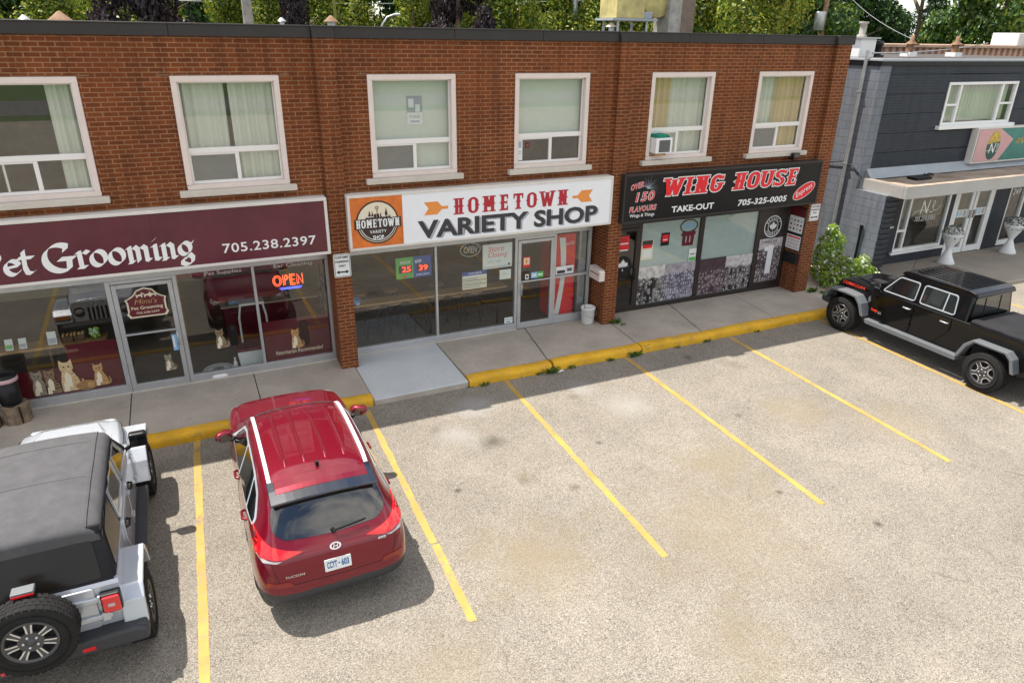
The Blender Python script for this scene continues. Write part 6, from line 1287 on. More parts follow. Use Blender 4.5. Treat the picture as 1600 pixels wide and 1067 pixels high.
# --- black pickup
tk = thing('parked_pickup', 'black four door off-road pickup with grey fenders and folded bed cover parked at right', 'pickup truck')
D = offroader(tk, None, 'blackpaint', 'greyclad', 'blackpaint', 3.488, -2.70, (-1.06, -1.02), False, 'truck')
fx = D['fx']
mb = MB(); mb.prism([(D['cx1']+.10, 1.715), (D['cx1']+.02, 1.795), (D['cx1']-.3, 1.825), (-.90, 1.825), (-1.06, 1.79), (-1.10, 1.70)], lambda u, v, d: (u, d, v), -.625, .625); rf = orient(mb.build('hard_top', M['blackpaint'], tk, bevel=.03, seg=3))
for k in range(7): y = -.42+.14*k; mb = MB(); mb.prism(rpoly([(.42, y-.03), (.42, y+.03), (-.88, y+.03), (-.88, y-.03)], .025), lambda u, v, d: (u, v, d), 1.82, 1.838); mb.build('roof_rib', M['blackpaint'], rf, bevel=.006)
for s in (1, -1):
    for q in ([(.93, 1.25), (.615, 1.66), (.12, 1.66), (.12, 1.25)], [(.02, 1.25), (.02, 1.66), (-.74, 1.66), (-.80, 1.25)]):
        D['plate']('window_surround', q, s, 'frame' if 0 else 'alu_dull', .020, .02, .07, tk, .022)
        D['plate']('side_window', q, s, 'darkglass', .010, .01, .07)
    D['plate']('window_bar', [(-.52, 1.26), (-.52, 1.65), (-.545, 1.65), (-.545, 1.26)], s, 'alu_dull', .018, .012, 0)
    jmirror(tk, D, s)
jdoors(tk, D, [(.98, .10, 0), (.06, -.78, .30)], 'blackpaint', 'alu')
# rear window of the cab
mb = MB(); f = lambda u, v, d: (-1.06+.04*(v-1.2)/.55-d, u, v); mb.prism(rpoly([(-.60, 1.26), (.60, 1.26), (.54, 1.68), (-.54, 1.68)], .05), f, .004, .014); rwn = mb.build('rear_window', M['darkglass'], tk)
for s in (-.24, .24): mb = MB(); mb.prism([(s-.012, 1.28), (s+.012, 1.28), (s+.012, 1.66), (s-.012, 1.66)], f, .014, .022); mb.build('divider', M['black'], rwn)
# bed
mb = MB()
for s in (1, -1): mb.box(-2.70, -1.16, s*.66, s*.745, 1.16, 1.235)
mb.box(-2.72, -2.62, -.745, .745, .62, 1.235); mb.build('bed_rail', M['blackpaint'], tk, bevel=.015)
mb = MB(); vs = []
for i in range(9):
    x = -1.13-1.53*i/8
    for y in (-.68, -.66, -.3, 0, .3, .66, .68): vs.append((x, y, 1.268 - (.03 if abs(y) > .67 else 0) + (.010*math.cos(y*2.2) if abs(y) < .5 else 0) + .004*math.sin(i*2.1+y*3)))
mb.add(vs, [(7*i+k, 7*i+k+1, 7*i+k+8, 7*i+k+7) for i in range(8) for k in range(6)], 0, True); orient(mb.build('bed_cover', M['softside'], tk))
mb = MB(); mb.box(-1.11, -1.06, -.70, .70, .6, 1.19); mb.build('bed_gap', M['darkunder'], tk)
for s in (1, -1):
    mb = MB(); mb.prism(rpoly([(s*.56, .88), (s*.735, .88), (s*.735, 1.14), (s*.56, 1.14)], .02), lambda u, v, d: (d, u, v), -2.75, -2.70); mb.build('taillight', M['taillight'], tk, bevel=.01)
mb = MB(); mb.prism(rpoly([(-.90, .47), (.90, .47), (.90, .64), (-.90, .64)], .05), lambda u, v, d: (d, u, v), -2.92, -2.72); mb.build('rear_bumper', M['clad'], tk, bevel=.02)
# front tow hooks, hood lettering, side badges, antenna
M['decalred'] = mat('red hood lettering', (.62, .04, .015), .45)
for s in (1, -1):
    def HF(u, v, s=s): t = (u-(fx-.58))/.98; return (u, s*(.701-.066*max(0, t)+.003), 1.10-.035*max(0, t)+v) 
    mb = MB(); L0, L1 = fx+.32, fx-.34
    fn = (lambda u, v: HF(L0+(L1-L0)*u, v)) if s > 0 else (lambda u, v: HF(L1+(L0-L1)*u, v))
    text(mb, 'RUBICON', fn, 0, 1, 0.0, .075, 0, .05, 0, 1.05); mb.build('hood_lettering', M['decalred'], tk)
    y = s*(D['BW']+.03); mb = MB(); xx = [fx-.66, fx-.94] if s > 0 else [fx-.94, fx-.66]
    text(mb, 'Jeep', lambda u, v: (xx[0]+(xx[1]-xx[0])*u, y, v), 0, .62, .70, .80, 0, .04); text(mb, '4x4', lambda u, v: (xx[0]+(xx[1]-xx[0])*u, y, v), .68, 1, .70, .77, 1, .03); mb.build('badge', [M['decalred'], M['alu']], tk)
    mb = MB(); mb.prism(rpoly([(fx-.60, .93), (fx-.55, .86), (fx-.52, .98), (fx-.56, 1.04)], .02), lambda u, v, d: (u, d, v), s*.72, s*.745); mb.build('side_vent', M['greyclad'], tk)
    mb = MB(); mb.lathe([(0, .012), (.02, .010), (.022, 0)], (fx-.70, s*.755, 1.04), 14, 0, 'y'); mb.build('round_badge', M['frame'], tk)
mb = MB(); mb.tube([(fx-.45, -.66, 1.20), (fx-.47, -.67, 1.62), (fx-.52, -.68, 1.92)], [.006, .005, .003], 6); mb.build('antenna', M['black'], tk)
for s in (1, -1): mb = MB(); mb.prism(rpoly([(fx-.52, s*.25-.12), (fx-.22, s*.25-.09), (fx-.22, s*.25+.09), (fx-.52, s*.25+.12)], .03), lambda u, v, d: (u, v, d), 1.235, 1.276); mb.build('hood_vent', M['darkunder'], tk, bevel=.008)
for s in (1, -1): mb = MB(); mb.tube([(fx+.70, s*.38, .50), (fx+.82, s*.38, .50), (fx+.82, s*.38, .58), (fx+.70, s*.38, .58)], .018, 8); mb.build('tow_hook', M['decalred'], tk)
finish(tk, 11.23, -3.73, 90.0, .935)
# ================================================================ the grey building at right
gb = thing('grey_building', 'dark grey painted two storey building with pale canopy and white windows at right', 'building', (13.55, .75, 0))
GYF = .75; GX = 13.55; M['rooftar'] = mat('dark roof membrane', (.06, .055, .05), .9, var=.2)
mb = MB(); mb.box(GX, GX+.38, GYF, 13, 0, 5.50); mb.box(GX+.001, GX+.33, -.20, GYF-.001, 0, 2.42); mb.build('side_wall', M['block'], gb)
mb = MB()   # toothed brick edge of the projecting side wall
for k in range(34): z = .02+.07*k; o = .05 if k % 2 else .012; mb.box(GX+.02-o*.3, GX+.332+o, -.21-o*.9, -.1995, z, z+.062)
mb.build('toothed_edge', M['dark_brick'], gb)
mb = MB(); z0 = 2.42; zs = [2.42, 3.30, 3.79, 4.27, 4.76, 5.23, 5.49]
wx0, wx1, wz0, wz1 = 16.25, 19.17, 3.93, 5.03
for a, b in zip(zs[:-1], zs[1:]):
    cuts_ = [(GX+.381, 26)]
    if b > wz0 and a < wz1:
        lo, hi = max(a+.018, wz0), min(b, wz1)
        for c0, c1 in ((GX+.381, wx0), (wx1, 26)): mb.box(c0, c1, GYF, GYF+.3, a+.018, b)
        if a+.018 < wz0: mb.box(wx0+.0005, wx1-.0005, GYF, GYF+.3, a+.018, wz0)
        if b > wz1: mb.box(wx0+.0005, wx1-.0005, GYF, GYF+.3, wz1, b)
    else: mb.box(GX+.381, 26, GYF, GYF+.3, a+.018, b)
mb.box(GX+.39, wx0, GYF+.02, GYF+.29, 2.43, 5.48); mb.box(wx1, 25.9, GYF+.02, GYF+.29, 2.43, 5.48)
for x, a, b in ((15.55, 3.31, 3.79), (15.35, 3.80, 4.27), (20.6, 4.0, 4.27)): mb.box(x, x+.012, GYF-.002, GYF+.01, a+.02, b-.001)
mb.build('front_wall', M['dark_brick'], gb)
mb = MB(); mb.box(GX-.04, 26.1, GYF-.05, GYF+.12, 5.545, 5.60); mb.box(GX-.04, GX+.12, GYF+.121, 13.1, 5.545, 5.60); rf = mb.build('roof_edge', M['alu_dull'], gb, bevel=.01); mb = MB(); mb.box(GX-.03, 26.04, GYF-.04, GYF+.11, 5.44, 5.544); mb.box(GX-.03, GX+.11, GYF+.111, 13.05, 5.44, 5.544); mb.build('roof_trim', M['black'], rf); mb = MB(); mb.box(GX+.11, 26, GYF+.11, 13.0, 5.40, 5.56); mb.build('roof', M['rooftar'], gb)
mb = MB(); mb.box(GX, 26, 12.7, 13, 0, 5.5); mb.box(25.8, 26, GYF+.31, 12.7, 0, 5.5); mb.build('rear_wall', M['block'], gb)
mb = MB(); mb.box(14.0, 25.7, 4.5, 4.6, 0.1, 5.4); mb.box(14.0, 25.7, GYF+.4, 4.5, 2.5, 2.6); mb.box(14.0, 25.7, GYF+.32, 4.5, .09, .102, 1); mb.build('room', [M['tanwall'], M['intfloor']], gb)
# upstairs window
mb = MB(); f = .07
for i, (a, b, c, d) in enumerate(((wx0, wx1, wz1-f, wz1), (wx0, wx1, wz0, wz0+f), (wx0, wx0+f, wz0+f, wz1-f), (wx1-f, wx1, wz0+f, wz1-f), (16.74, 16.81, wz0+f, wz1-f), (18.50, 18.57, wz0+f, wz1-f), (wx0+f, 16.74, 4.43, 4.48), (18.57, wx1-f, 4.43, 4.48))): mb.box(a, b, GYF-.03+.001*i, GYF+.08, c, d)
gw = mb.build('window', M['white'], gb, bevel=.006, seg=1)
mb = MB(); mb.box(wx0-.14, wx1+.16, GYF-.12, GYF+.10, wz0-.10, wz0-.002); mb.build('sill', M['white'], gw, bevel=.012)
for a, b, c, d in ((wx0+f, 16.74, wz0+f, 4.43), (wx0+f, 16.74, 4.48, wz1-f), (16.81, 18.50, wz0+f, wz1-f), (18.57, wx1-f, wz0+f, 4.43), (18.57, wx1-f, 4.48, wz1-f)): mb = MB(); mb.quad((a, GYF+.03, c), (b, GYF+.03, c), (b, GYF+.03, d), (a, GYF+.03, d)); mb.build('pane', M['upglass'], gw)
drape(gw, wx0+.05, wx1-.05, wz0+.08, wz1-.07, M['sheer'], GYF+.2)
# canopy
mb = MB(); mb.box(GX+.10, 26, -.66, -.56, 2.40, 2.70); mb.box(GX+.10, GX+.20, -.559, GYF-.002, 2.40, 2.70); mb.box(GX+.201, 26, -.559, GYF-.002, 2.42, 2.47); can = mb.build('canopy', mat('pale grey fascia', (.40, .39, .37), .55, var=.08, vscale=2), gb, bevel=.012)
M['gravel'] = concrete('roof gravel', (.23, .18, .14), (.46, .38, .30), .7)
mb = MB(); vs = []; nx, ny = 60, 6
for i in range(nx+1):
    for j in range(ny+1): vs.append((GX+.19+(26-GX-.19)*i/nx, -.57+(GYF+.56)*j/ny, 2.665+random.uniform(-.012, .012)))
mb.add(vs, [(i*(ny+1)+j, (i+1)*(ny+1)+j, (i+1)*(ny+1)+j+1, i*(ny+1)+j+1) for i in range(nx) for j in range(ny)]); mb.build('gravel', M['gravel'], can)
mb = MB(); mb.box(GX+.105, 26, -.655, -.50, 2.701, 2.712); mb.box(GX+.105, GX+.24, -.499, GYF-.004, 2.701, 2.711); mb.build('gravel_edge', M['gravel'], can)
mb = MB(); mb.prism([(GYF-.003, 2.69), (GYF-.20, 2.69), (GYF-.003, 2.92)], lambda u, v, d: (d, u, v), GX+.25, 26); mb.build('flashing', M['alu_dull'], can)
mb = MB(); mb.box(14.9, 15.5, .05, .35, 2.68, 2.73); mb.build('roof_pad', M['black'], can, bevel=.01)
mb = MB(); mb.tube([(15.9+.13*math.cos(a), .45+.10*math.sin(a), 2.70+.02*math.sin(3*a)) for a in [k*math.pi/10 for k in range(21)]] + [(16.3, .6, 2.70)], .012, 6); mb.build('cable_coil', M['black'], can)
mb = MB(); mb.box(14.62, 14.86, .45, .74, 2.18, 2.42); mb.build('corbel', M['stone'], can, bevel=.01)
# ground floor
Y2 = .80
mb = MB(); wall_holes(mb, GX+.332, 26, 0, 2.43, [(15.62, 17.66, .44, 2.36), (17.86, 19.66, .102, 2.36), (20.40, 21.2, .15, 2.36), (22, 25, .44, 2.36)], Y2, .22); mb.build('ground_wall', M['dark_brick'], gb)
def gframe(rects, nm, par, m='white', y0=Y2-.01, y1=Y2+.09):
    mb = MB()
    for i, (a, b, c, d) in enumerate(rects): mb.box(a, b, y0+.0007*i, y1-.0007*i, c, d)
    return mb.build(nm, M[m], par, bevel=.005, seg=1)
w1 = gframe([(15.62, 17.66, .44, .53), (15.62, 15.67, .53, 2.36), (15.94, 16.02, .53, 2.36), (17.58, 17.66, .53, 2.36), (15.67, 15.94, 1.02, 1.09), (15.62, 17.66, 2.30, 2.36)], 'window', gb)
for a, b, c, d in ((15.67, 15.94, .53, 1.02), (15.67, 15.94, 1.09, 2.30), (16.02, 17.58, .53, 2.30)): mb = MB(); mb.quad((a, Y2+.05, c), (b, Y2+.05, c), (b, Y2+.05, d), (a, Y2+.05, d)); mb.build('pane', M['glass'], w1)
mb = MB(); mb.box(15.50, 17.75, Y2-.08, Y2-.012, .38, .455); mb.build('sill', M['white'], w1, bevel=.01)
for k, (a, b) in enumerate(((17.94, 18.74), (18.78, 19.58))):
    dd = gframe([(a, a+.13, .12, 2.28), (b-.13, b, .12, 2.28), (a+.13, b-.13, 2.16, 2.28), (a+.13, b-.13, .12, .30)], 'door', gb)
    mb = MB(); mb.quad((a+.13, Y2+.04, .30), (b-.13, Y2+.04, .30), (b-.13, Y2+.04, 2.16), (a+.13, Y2+.04, 2.16)); mb.build('pane', M['glass'], dd)
    mb = MB(); mb.box(a+.131, b-.131, Y2+.032, Y2+.035, 1.22, 1.45); mb.build('notice_strip', M['paper'], dd)
    for q in range(3): mb = MB(); x = a+.16+.17*q; mb.box(x, x+.12, Y2+.028, Y2+.031, 1.25, 1.42); mb.build('notice', M[('lightblue', 'frost', 'shadowgrey')[q]], dd)
    mb = MB(); x = b-.10 if k == 0 else a+.03; mb.box(x, x+.07, Y2-.05, Y2-.012, 1.18, 1.42); mb.build('lock', M['pole'], dd, bevel=.006)
gframe([(17.86, 17.935, .102, 2.36), (19.585, 19.66, .102, 2.36), (17.935, 19.585, 2.285, 2.36)], 'door_frame', gb)
w2 = gframe([(20.40, 21.2, .15, .30), (21.12, 21.2, .30, 2.36), (20.40, 20.45, .30, 2.36)], 'window', gb); mb = MB(); mb.quad((20.45, Y2+.05, .30), (21.12, Y2+.05, .30), (21.12, Y2+.05, 2.36), (20.45, Y2+.05, 2.36)); mb.build('pane', M['glass'], w2)
g = thing('letter_box', 'dark recessed letter box on the charcoal brick beside the salon window', 'mailbox', (15.2, .78, 1.2)); mb = MB(); mb.box(14.95, 15.45, Y2-.03, Y2-.002, 1.15, 1.95); mb.build('box', M['black'], g, bevel=.008)
for x in (15.02, 15.26): mb = MB(); mb.box(x, x+.15, Y2-.04, Y2-.031, 1.18, 1.24); mb.build('name_plate', M['galv'], g)
g = thing('window_lettering', 'white script initials and phone number on the salon window', 'lettering', (16.9, .84, 1.3)); yw = Y2+.046
mb = MB(); f = FY(yw); text(mb, 'N', f, 16.50, 16.86, 1.47, 1.86, 0, .0, .2)
def strip(p, wd): 
    for i, (a, b) in enumerate(zip(p[:-1], p[1:])):
        a, b = Vector(a), Vector(b); t = (b-a).normalized(); n = Vector((-t.y, t.x))*wd; mb.quad(*[(q[0], yw-.0003-.0001*(i % 6), q[1]) for q in (a-n, a+n, b+n, b-n)])
strip([(16.20, 1.44), (16.28, 1.54), (16.42, 1.58), (16.62, 1.57), (16.9, 1.55)], .009); strip([(16.98, 1.60)] + arcp(17.03, 1.75, .045, .07, 240, -90, 12) + arcp(17.0, 1.57, .06, .08, 80, -120, 10) + [(16.92, 1.50)], .010); strip([(17.06, 1.55), (17.2, 1.53), (17.36, 1.66)], .008)
text(mb, '705.259.5055', f, 16.34, 17.22, 1.26, 1.40, 0, -.006); mb.build('lettering', M['white'], g)
g = thing('window_lettering', 'white house number on the narrow glass beside the charcoal brick pier', 'lettering', (20.8, .84, 1.7)); mb = MB(); text(mb, '249', FY(Y2+.045), 20.62, 21.0, 1.72, 1.90, 0, .005, .15); mb.build('lettering', M['white'], g)
# downpipe on the side wall and cable
g = thing('downpipe', 'long grey metal downpipe on the grey block side wall', 'pipe', (13.5, 1.15, 0)); mb = MB(); mb.tube([(13.49, 1.17, .1), (13.49, 1.17, 5.78)], .045, 12); mb.build('pipe', M['galv'], g)
for z in (1.2, 3.0, 4.8): mb = MB(); mb.box(13.44, 13.549, 1.10, 1.24, z, z+.03); mb.build('bracket', M['galv'], g)
g = thing('vent_pipe', 'short black pipe low on the grey block side wall above the shrub', 'pipe', (13.5, .3, 0)); mb = MB(); mb.tube([(13.51, .30, .1), (13.51, .30, 1.3), (13.51, .30, 1.55)], [.03, .03, .045], 10); mb.build('pipe', M['black'], g)
g = thing('wall_cable', 'thin dark cable sagging across the grey block side wall to the canopy', 'cable', (13.5, 1.2, 3)); mb = MB(); mb.tube([(13.53, 2.6, 2.98), (13.52, 1.9, 2.93), (13.50, 1.25, 3.06), (13.52, .95, 2.98), (13.53, .6, 2.72)], .012, 6); mb.build('cable', M['black'], g)
# salon sign
g = thing('shop_sign', 'teal sign with pink arrow panel and gold topped oval logo on the grey building', 'sign', (20, .6, 2.85)); ys = .55
mb = MB(); mb.box(17.69, 23.4, ys, GYF-.002, 2.86, 3.84); mb.build('sign_frame', M['signframe'], g, bevel=.008)
M['teal'] = mat('teal sign face', (.015, .135, .115), .35, col2=(.05, .24, .21), vscale=1.6); M['pink'] = mat('pale pink sign face', (.58, .33, .33), .45, var=.06); M['gold'] = mat('gold print', (.52, .36, .06), .35, var=.4, vscale=9); M['tealdark'] = mat('dark teal print', (.008, .075, .062), .4)
mb = MB(); mb.box(17.735, 23.35, ys-.006, ys-.001, 2.905, 3.795); mb.build('sign_face', M['teal'], g)
mb = MB(); mb.prism([(17.74, 2.91), (18.86, 2.91), (19.33, 3.48), (18.66, 3.79), (17.74, 3.79)], F3, ys-.011, ys-.0065); mb.build('pink_panel', M['pink'], g)
oc = (18.48, 3.34); mb = MB(); tl_ = lambda y: (lambda u, v: (oc[0]+u*.95+v*.05, y, oc[1]+v)); mb.disc(tl_(ys-.013), (0, 0), .40, 36, 0, rx=.29)
mb.poly([(oc[0]+.285*math.cos(R(a))*.95+.05*.4*math.sin(R(a)), ys-.015, oc[1]+.398*math.sin(R(a))) for a in range(15, 176, 8)], 1); text(mb, 'N', FY(ys-.017), 18.33, 18.60, 3.13, 3.40, 2, .0, .2)
mb2 = mb; strip_y = ys-.017
def strip2(p, wd, mi):
    for i, (a, b) in enumerate(zip(p[:-1], p[1:])):
        a, b = Vector(a), Vector(b); t = (b-a).normalized(); n = Vector((-t.y, t.x))*wd; mb2.quad(*[(q[0], strip_y-.0003-.0001*(i % 6), q[1]) for q in (a-n, a+n, b+n, b-n)], mi)
strip2(arcp(18.68, 3.33, .03, .055, 240, -90, 10) + arcp(18.66, 3.21, .035, .05, 80, -120, 8), .008, 2); strip2([(18.22, 3.19), (18.36, 3.21), (18.54, 3.21)], .007, 2)
mb.build('oval_logo', [M['tealdark'], M['gold'], M['white']], g)
mb = mb2 = MB(); strip_y = ys-.012; strip2([(x_-.62, z_+.06) for x_, z_ in ((20.10, 3.30), (20.18, 3.42), (20.22, 3.44), (20.20, 3.28), (20.30, 3.42), (20.37, 3.43), (20.36, 3.30), (20.45, 3.33), (20.55, 3.45), (20.6, 3.42), (20.62, 3.30), (20.75, 3.36))], .016, 0); mb.build('lettering', M['gold'], g)
# ---- planters with flower balls
def leafcloud(mb, c, rx, ry, rz, n, s, mats, shell=.55, seed=0, flat=0.0, sun_up=True):
    rnd = random.Random(seed)
    for _ in range(n):
        while True:
            d = Vector((rnd.uniform(-1, 1), rnd.uniform(-1, 1), rnd.uniform(-1, 1)))
            if .05 < d.length < 1: break
        d.normalize(); r_ = shell + (1-shell)*rnd.random()**.6
        p = Vector((c[0]+d.x*rx*r_, c[1]+d.y*ry*r_, c[2]+d.z*rz*r_))
        nrm = (d + Vector((rnd.uniform(-.9, .9), rnd.uniform(-.9, .9), rnd.uniform(-.5, 1.0)))).normalized(); t = nrm.orthogonal().normalized(); t.rotate(Matrix.Rotation(rnd.uniform(0, 6.28), 3, nrm)); b = nrm.cross(t)
        k = s*rnd.uniform(.6, 1.35); mi = rnd.choice(mats); q = nrm*k*.18
        mb.add([p-t*k, p-b*k*.55+q, p+t*k, p+b*k*.55+q], [(0, 1, 2, 3)], mi)
def leafmat(name, col, tr=.3):
    m = bpy.data.materials.new(name); m.use_nodes = True; t = m.node_tree; t.nodes.clear(); out = t.nodes.new('ShaderNodeOutputMaterial')
    d = t.nodes.new('ShaderNodeBsdfDiffuse'); l = t.nodes.new('ShaderNodeBsdfTranslucent'); gl = t.nodes.new('ShaderNodeBsdfAnisotropic'); gl.inputs['Roughness'].default_value = .45
    oi = t.nodes.new('ShaderNodeObjectInfo'); pos = t.nodes.new('ShaderNodeNewGeometry').outputs['Position']; n = noise(t, pos, 1.4, 3)
    c = ramp(t, n, [(.3, tuple(x*.72 for x in col)), (.7, tuple(min(1, x*1.3) for x in col))])
    for b in (d, l): t.links.new(c, b.inputs['Color'])
    gl.inputs['Color'].default_value = (.6, .65, .6, 1)
    m1 = t.nodes.new('ShaderNodeMixShader'); m1.inputs[0].default_value = tr; t.links.new(d.outputs[0], m1.inputs[1]); t.links.new(l.outputs[0], m1.inputs[2])
    m2 = t.nodes.new('ShaderNodeMixShader'); m2.inputs[0].default_value = .05; t.links.new(m1.outputs[0], m2.inputs[1]); t.links.new(gl.outputs[0], m2.inputs[2]); t.links.new(m2.outputs[0], out.inputs[0]); return m
LM = {k: leafmat(k+' leaves', c, tr) for k, c, tr in (('dark', (.026, .062, .015), .3), ('mid', (.058, .125, .022), .35), ('bright', (.19, .265, .026), .45), ('yellow', (.34, .345, .035), .45), ('lime', (.26, .40, .03), .5), ('purple', (.022, .012, .017), .2), ('purple2', (.045, .026, .034), .2), ('flower', (.70, .72, .62), .3), ('pine', (.030, .055, .028), .2))}
for x, y, lb, sd_ in ((17.30, .25, 'white waisted planter with white flower ball left of the glass salon doors', 5), (20.15, .25, 'white waisted planter with white flower ball right of the salon doors beside the brick pier', 6)):
    g = thing('planter', lb, 'planter', (x, y, .10), 'white planters by the salon doors'); mb = MB(); mb.lathe([(0, .001), (.235, .001), (.24, .02), (.15, .19), (.075, .38), (.07, .42), (.10, .50), (.20, .68), (.28, .84), (.295, .88), (.28, .89), (.24, .82), (0, .80)], (x, y, .10), 32); mb.build('pot', M['white'], g)
    mb = MB(); leafcloud(mb, (x, y, .97), .275, .275, .24, 1500, .026, [0, 0, 1, 2, 2, 2, 2], .9, sd_); mb.build('flowers', [LM['dark'], LM['mid'], M['white']], g)
# ---- flowering shrub between the buildings
g = thing('flowering_shrub', 'bright green shrub with white flowers between the brick pillar and grey wall', 'shrub', (12.4, .2, 0.1)); mb = MB(); sd_ = 20
for c, r_, n in (((12.55, .35, .75), (.50, .45, .6), 1100), ((12.92, .62, 1.25), (.36, .34, .45), 700), ((12.85, .0, .55), (.50, .42, .46), 900), ((13.15, -.35, .45), (.42, .35, .38), 600), ((12.25, -.15, .45), (.40, .35, .36), 500), ((13.0, .75, 1.62), (.18, .16, .28), 160), ((12.45, .45, 1.15), (.22, .2, .3), 260), ((13.35, -.1, .75), (.22, .2, .3), 220)):
    c = (c[0], c[1], .1+(c[2]-.1)*.80); leafcloud(mb, c, r_[0], r_[1], r_[2]*.85, int(n*.85), .050, [0, 1, 1, 1, 1, 2, 3] if n > 300 else [1, 1, 3], .45, sd_); sd_ += 1
mb.build('foliage', [LM['mid'], LM['lime'], LM['bright'], LM['flower']], g); mb = MB()
for k in range(9): a = k*.7; mb.tube([(12.45+.1*math.cos(a), .1+.1*math.sin(a), .1), (12.45+.22*math.cos(a), .1+.2*math.sin(a), .5), (12.5+.35*math.cos(a), .15+.3*math.sin(a), .95)], [.02, .013, .006], 6)
mb.build('stems', M['bark'], g)
mb = MB(); mb.quad((11.45, -1.15, .108), (13.56, -1.15, .108), (13.56, 12, .108), (11.45, 12, .108)); struct(mb.build('path', M['gravel']))
# ---- weeds along the kerb and at the pillars
def weed(x, y, z, s, n, lb, seed):
    rnd = random.Random(seed); g = thing('weed', lb, 'weed', (x, y, z), 'weeds growing in the cracks'); mb = MB()
    for _ in range(n):
        a = rnd.uniform(0, 6.28); L = s*rnd.uniform(.5, 1.2); ox, oy = rnd.uniform(-s, s)*.8, rnd.uniform(-s, s)*.25; w_ = s*.10; t = Vector((math.cos(a), math.sin(a), 0)); n_ = Vector((-t.y, t.x, 0))*w_
        p = Vector((x+ox, y+oy, z)); q = p+t*L*.35+Vector((0, 0, L*.55)); e = p+t*L*.9+Vector((0, 0, L*.5))
        mb.add([p-n_*.5, p+n_*.5, q+n_, q-n_, e], [(0, 1, 2, 3), (3, 2, 4)], rnd.choice((0, 0, 1)))
    mb.build('leaves', [LM['mid'], LM['bright']], g)
WD = [(1.98, -1.52, 0, .10, 26, 'small weed tuft at the open end of the yellow kerb'), (3.40, -1.52, 0, .15, 45, 'weed tuft where the kerb has cracked open'), (3.16, -1.50, 0, .09, 20, 'thin weed left of the kerb crack'), (3.85, -1.50, 0, .10, 20, 'small weed right of the kerb crack'), (4.75, -1.51, 0, .09, 26, 'low weed along the middle of the kerb'), (5.35, -1.50, 0, .15, 60, 'dense weed by the second kerb joint'), (5.62, -1.40, .1, .10, 24, 'weed growing up through the kerb joint'), (7.2, -1.50, 0, .10, 26, 'weed at the kerb joint before the wing shop'), (6.4, -1.51, 0, .07, 16, 'tiny weed along the right hand kerb'), (5.72, -.13, ZS, .15, 40, 'weed tuft at the foot of the pillar left of the wing shop'), (5.83, -.30, ZS, .08, 16, 'thin weed in the sidewalk joint by the pillar'), (11.5, -.25, ZS, .16, 60, 'weed tuft at the foot of the corner pillar'), (11.75, -.45, ZS-.04, .14, 50, 'grass tuft between corner pillar and shrub'), (8.6, -1.50, 0, .08, 20, 'low weed along the kerb near the pickup'), (1.72, -1.49, 0, .06, 12, 'tiny weed at the corner of the pale slab')]
for i, (x, y, z, s, n, lb) in enumerate(WD): weed(x, y, z, s, n, lb, 50+i)
mb = MB(); mb.tube([(3.5, -1.58, .02), (3.62, -1.56, .025)], .02, 6); tag(mb.build('litter', M['paper']), 'scrap of white litter on the asphalt beside the kerb crack', 'litter')
# yellow painted bit at the far walk edge
struct(kerb([(11.6, -.60), (13.3, -.48)], .14, .15))

# ================================================================ roof things, poles and trees behind
def vent(x, y, zt, r, lb, m='rust', grp='roof vents above the parapet'):
    g = thing('roof_vent', lb, 'vent', (x, y, 5.78), grp); mb = MB(); mb.lathe([(r*.5, 0), (r*.5, zt-5.78-r*.8)], (x, y, 5.78), 16); mb.build('pipe', M['galv'], g)
    mb = MB(); mb.lathe([(r, -r*.75), (r*.95, -r*.70), (0.02, 0), (0, .0)], (x, y, zt), 16); mb.build('cowl', M[m], g)
    for k in range(3): mb = MB(); a = 2.1*k; mb.box(x+r*.45*math.cos(a)-.008, x+r*.45*math.cos(a)+.008, y+r*.45*math.sin(a)-.008, y+r*.45*math.sin(a)+.008, zt-r*1.6, zt-r*.7); mb.build('strut', M['galv'], g)
vent(-4.55, 3, 6.19, .10, 'small galvanised roof vent at far left of the parapet', 'galv'); vent(-4.02, 3, 6.26, .20, 'wide rusty conical roof vent second from left'); vent(-.34, 3, 6.24, .085, 'small pale roof vent left of the middle of the roof', 'galv'); vent(.60, 3, 6.30, .15, 'rusty conical roof vent above the left brick pilaster'); vent(8.35, 5, 6.36, .16, 'pale conical roof vent beside the yellow roof unit', 'cream')
g = thing('roof_unit', 'weathered yellow box duct unit on a steel stand upon the brick building roof', 'ventilation unit', (9, 5, 5.78)); mb = MB()
mb.box(8.32, 9.18, 4.75, 5.6, 6.45, 7.6); mb.build('box', M['duct'], g, bevel=.015)
mb = MB(); mb.lathe([(.0, -.22), (.48, -.22), (.5, -.2), (.5, .2), (.48, .22), (0, .22)], (9.75, 5.2, 6.98), 30, 0, 'y'); mb.build('fan_housing', M['duct'], g)
mb = MB(); mb.tube([(9.8, 5.2, 6.95), (10.9, 5.4, 6.98)], .22, 16); mb.build('duct', M['rust'], g)
for x, y in ((8.40, 4.8), (9.3, 4.8), (8.40, 5.5), (9.3, 5.5)): mb = MB(); mb.box(x, x+.05, y, y+.05, 5.78, 6.40); mb.build('leg', M['galv'], g)
mb = MB(); mb.box(8.2, 9.6, 4.72, 5.62, 6.395, 6.45); mb.build('platform', M['alu_dull'], g)
mb = MB(); mb.box(9.25, 9.55, 4.9, 5.3, 6.45, 6.62); mb.build('motor', M['alu_dull'], g, bevel=.02)
g = thing('roof_chimney', 'tall square concrete chimney on the brick building roof beside the yellow unit', 'chimney', (10.5, 5.2, 5.78)); mb = MB(); mb.box(10.02, 10.42, 4.8, 5.5, 5.79, 8.2); mb.box(10.421, 10.88, 4.83, 5.48, 5.79, 8.2, 1); mb.build('stack', [M['pole'], mat('brown concrete', (.19, .145, .11), .9, var=.25, vscale=4)], g, bevel=.012)
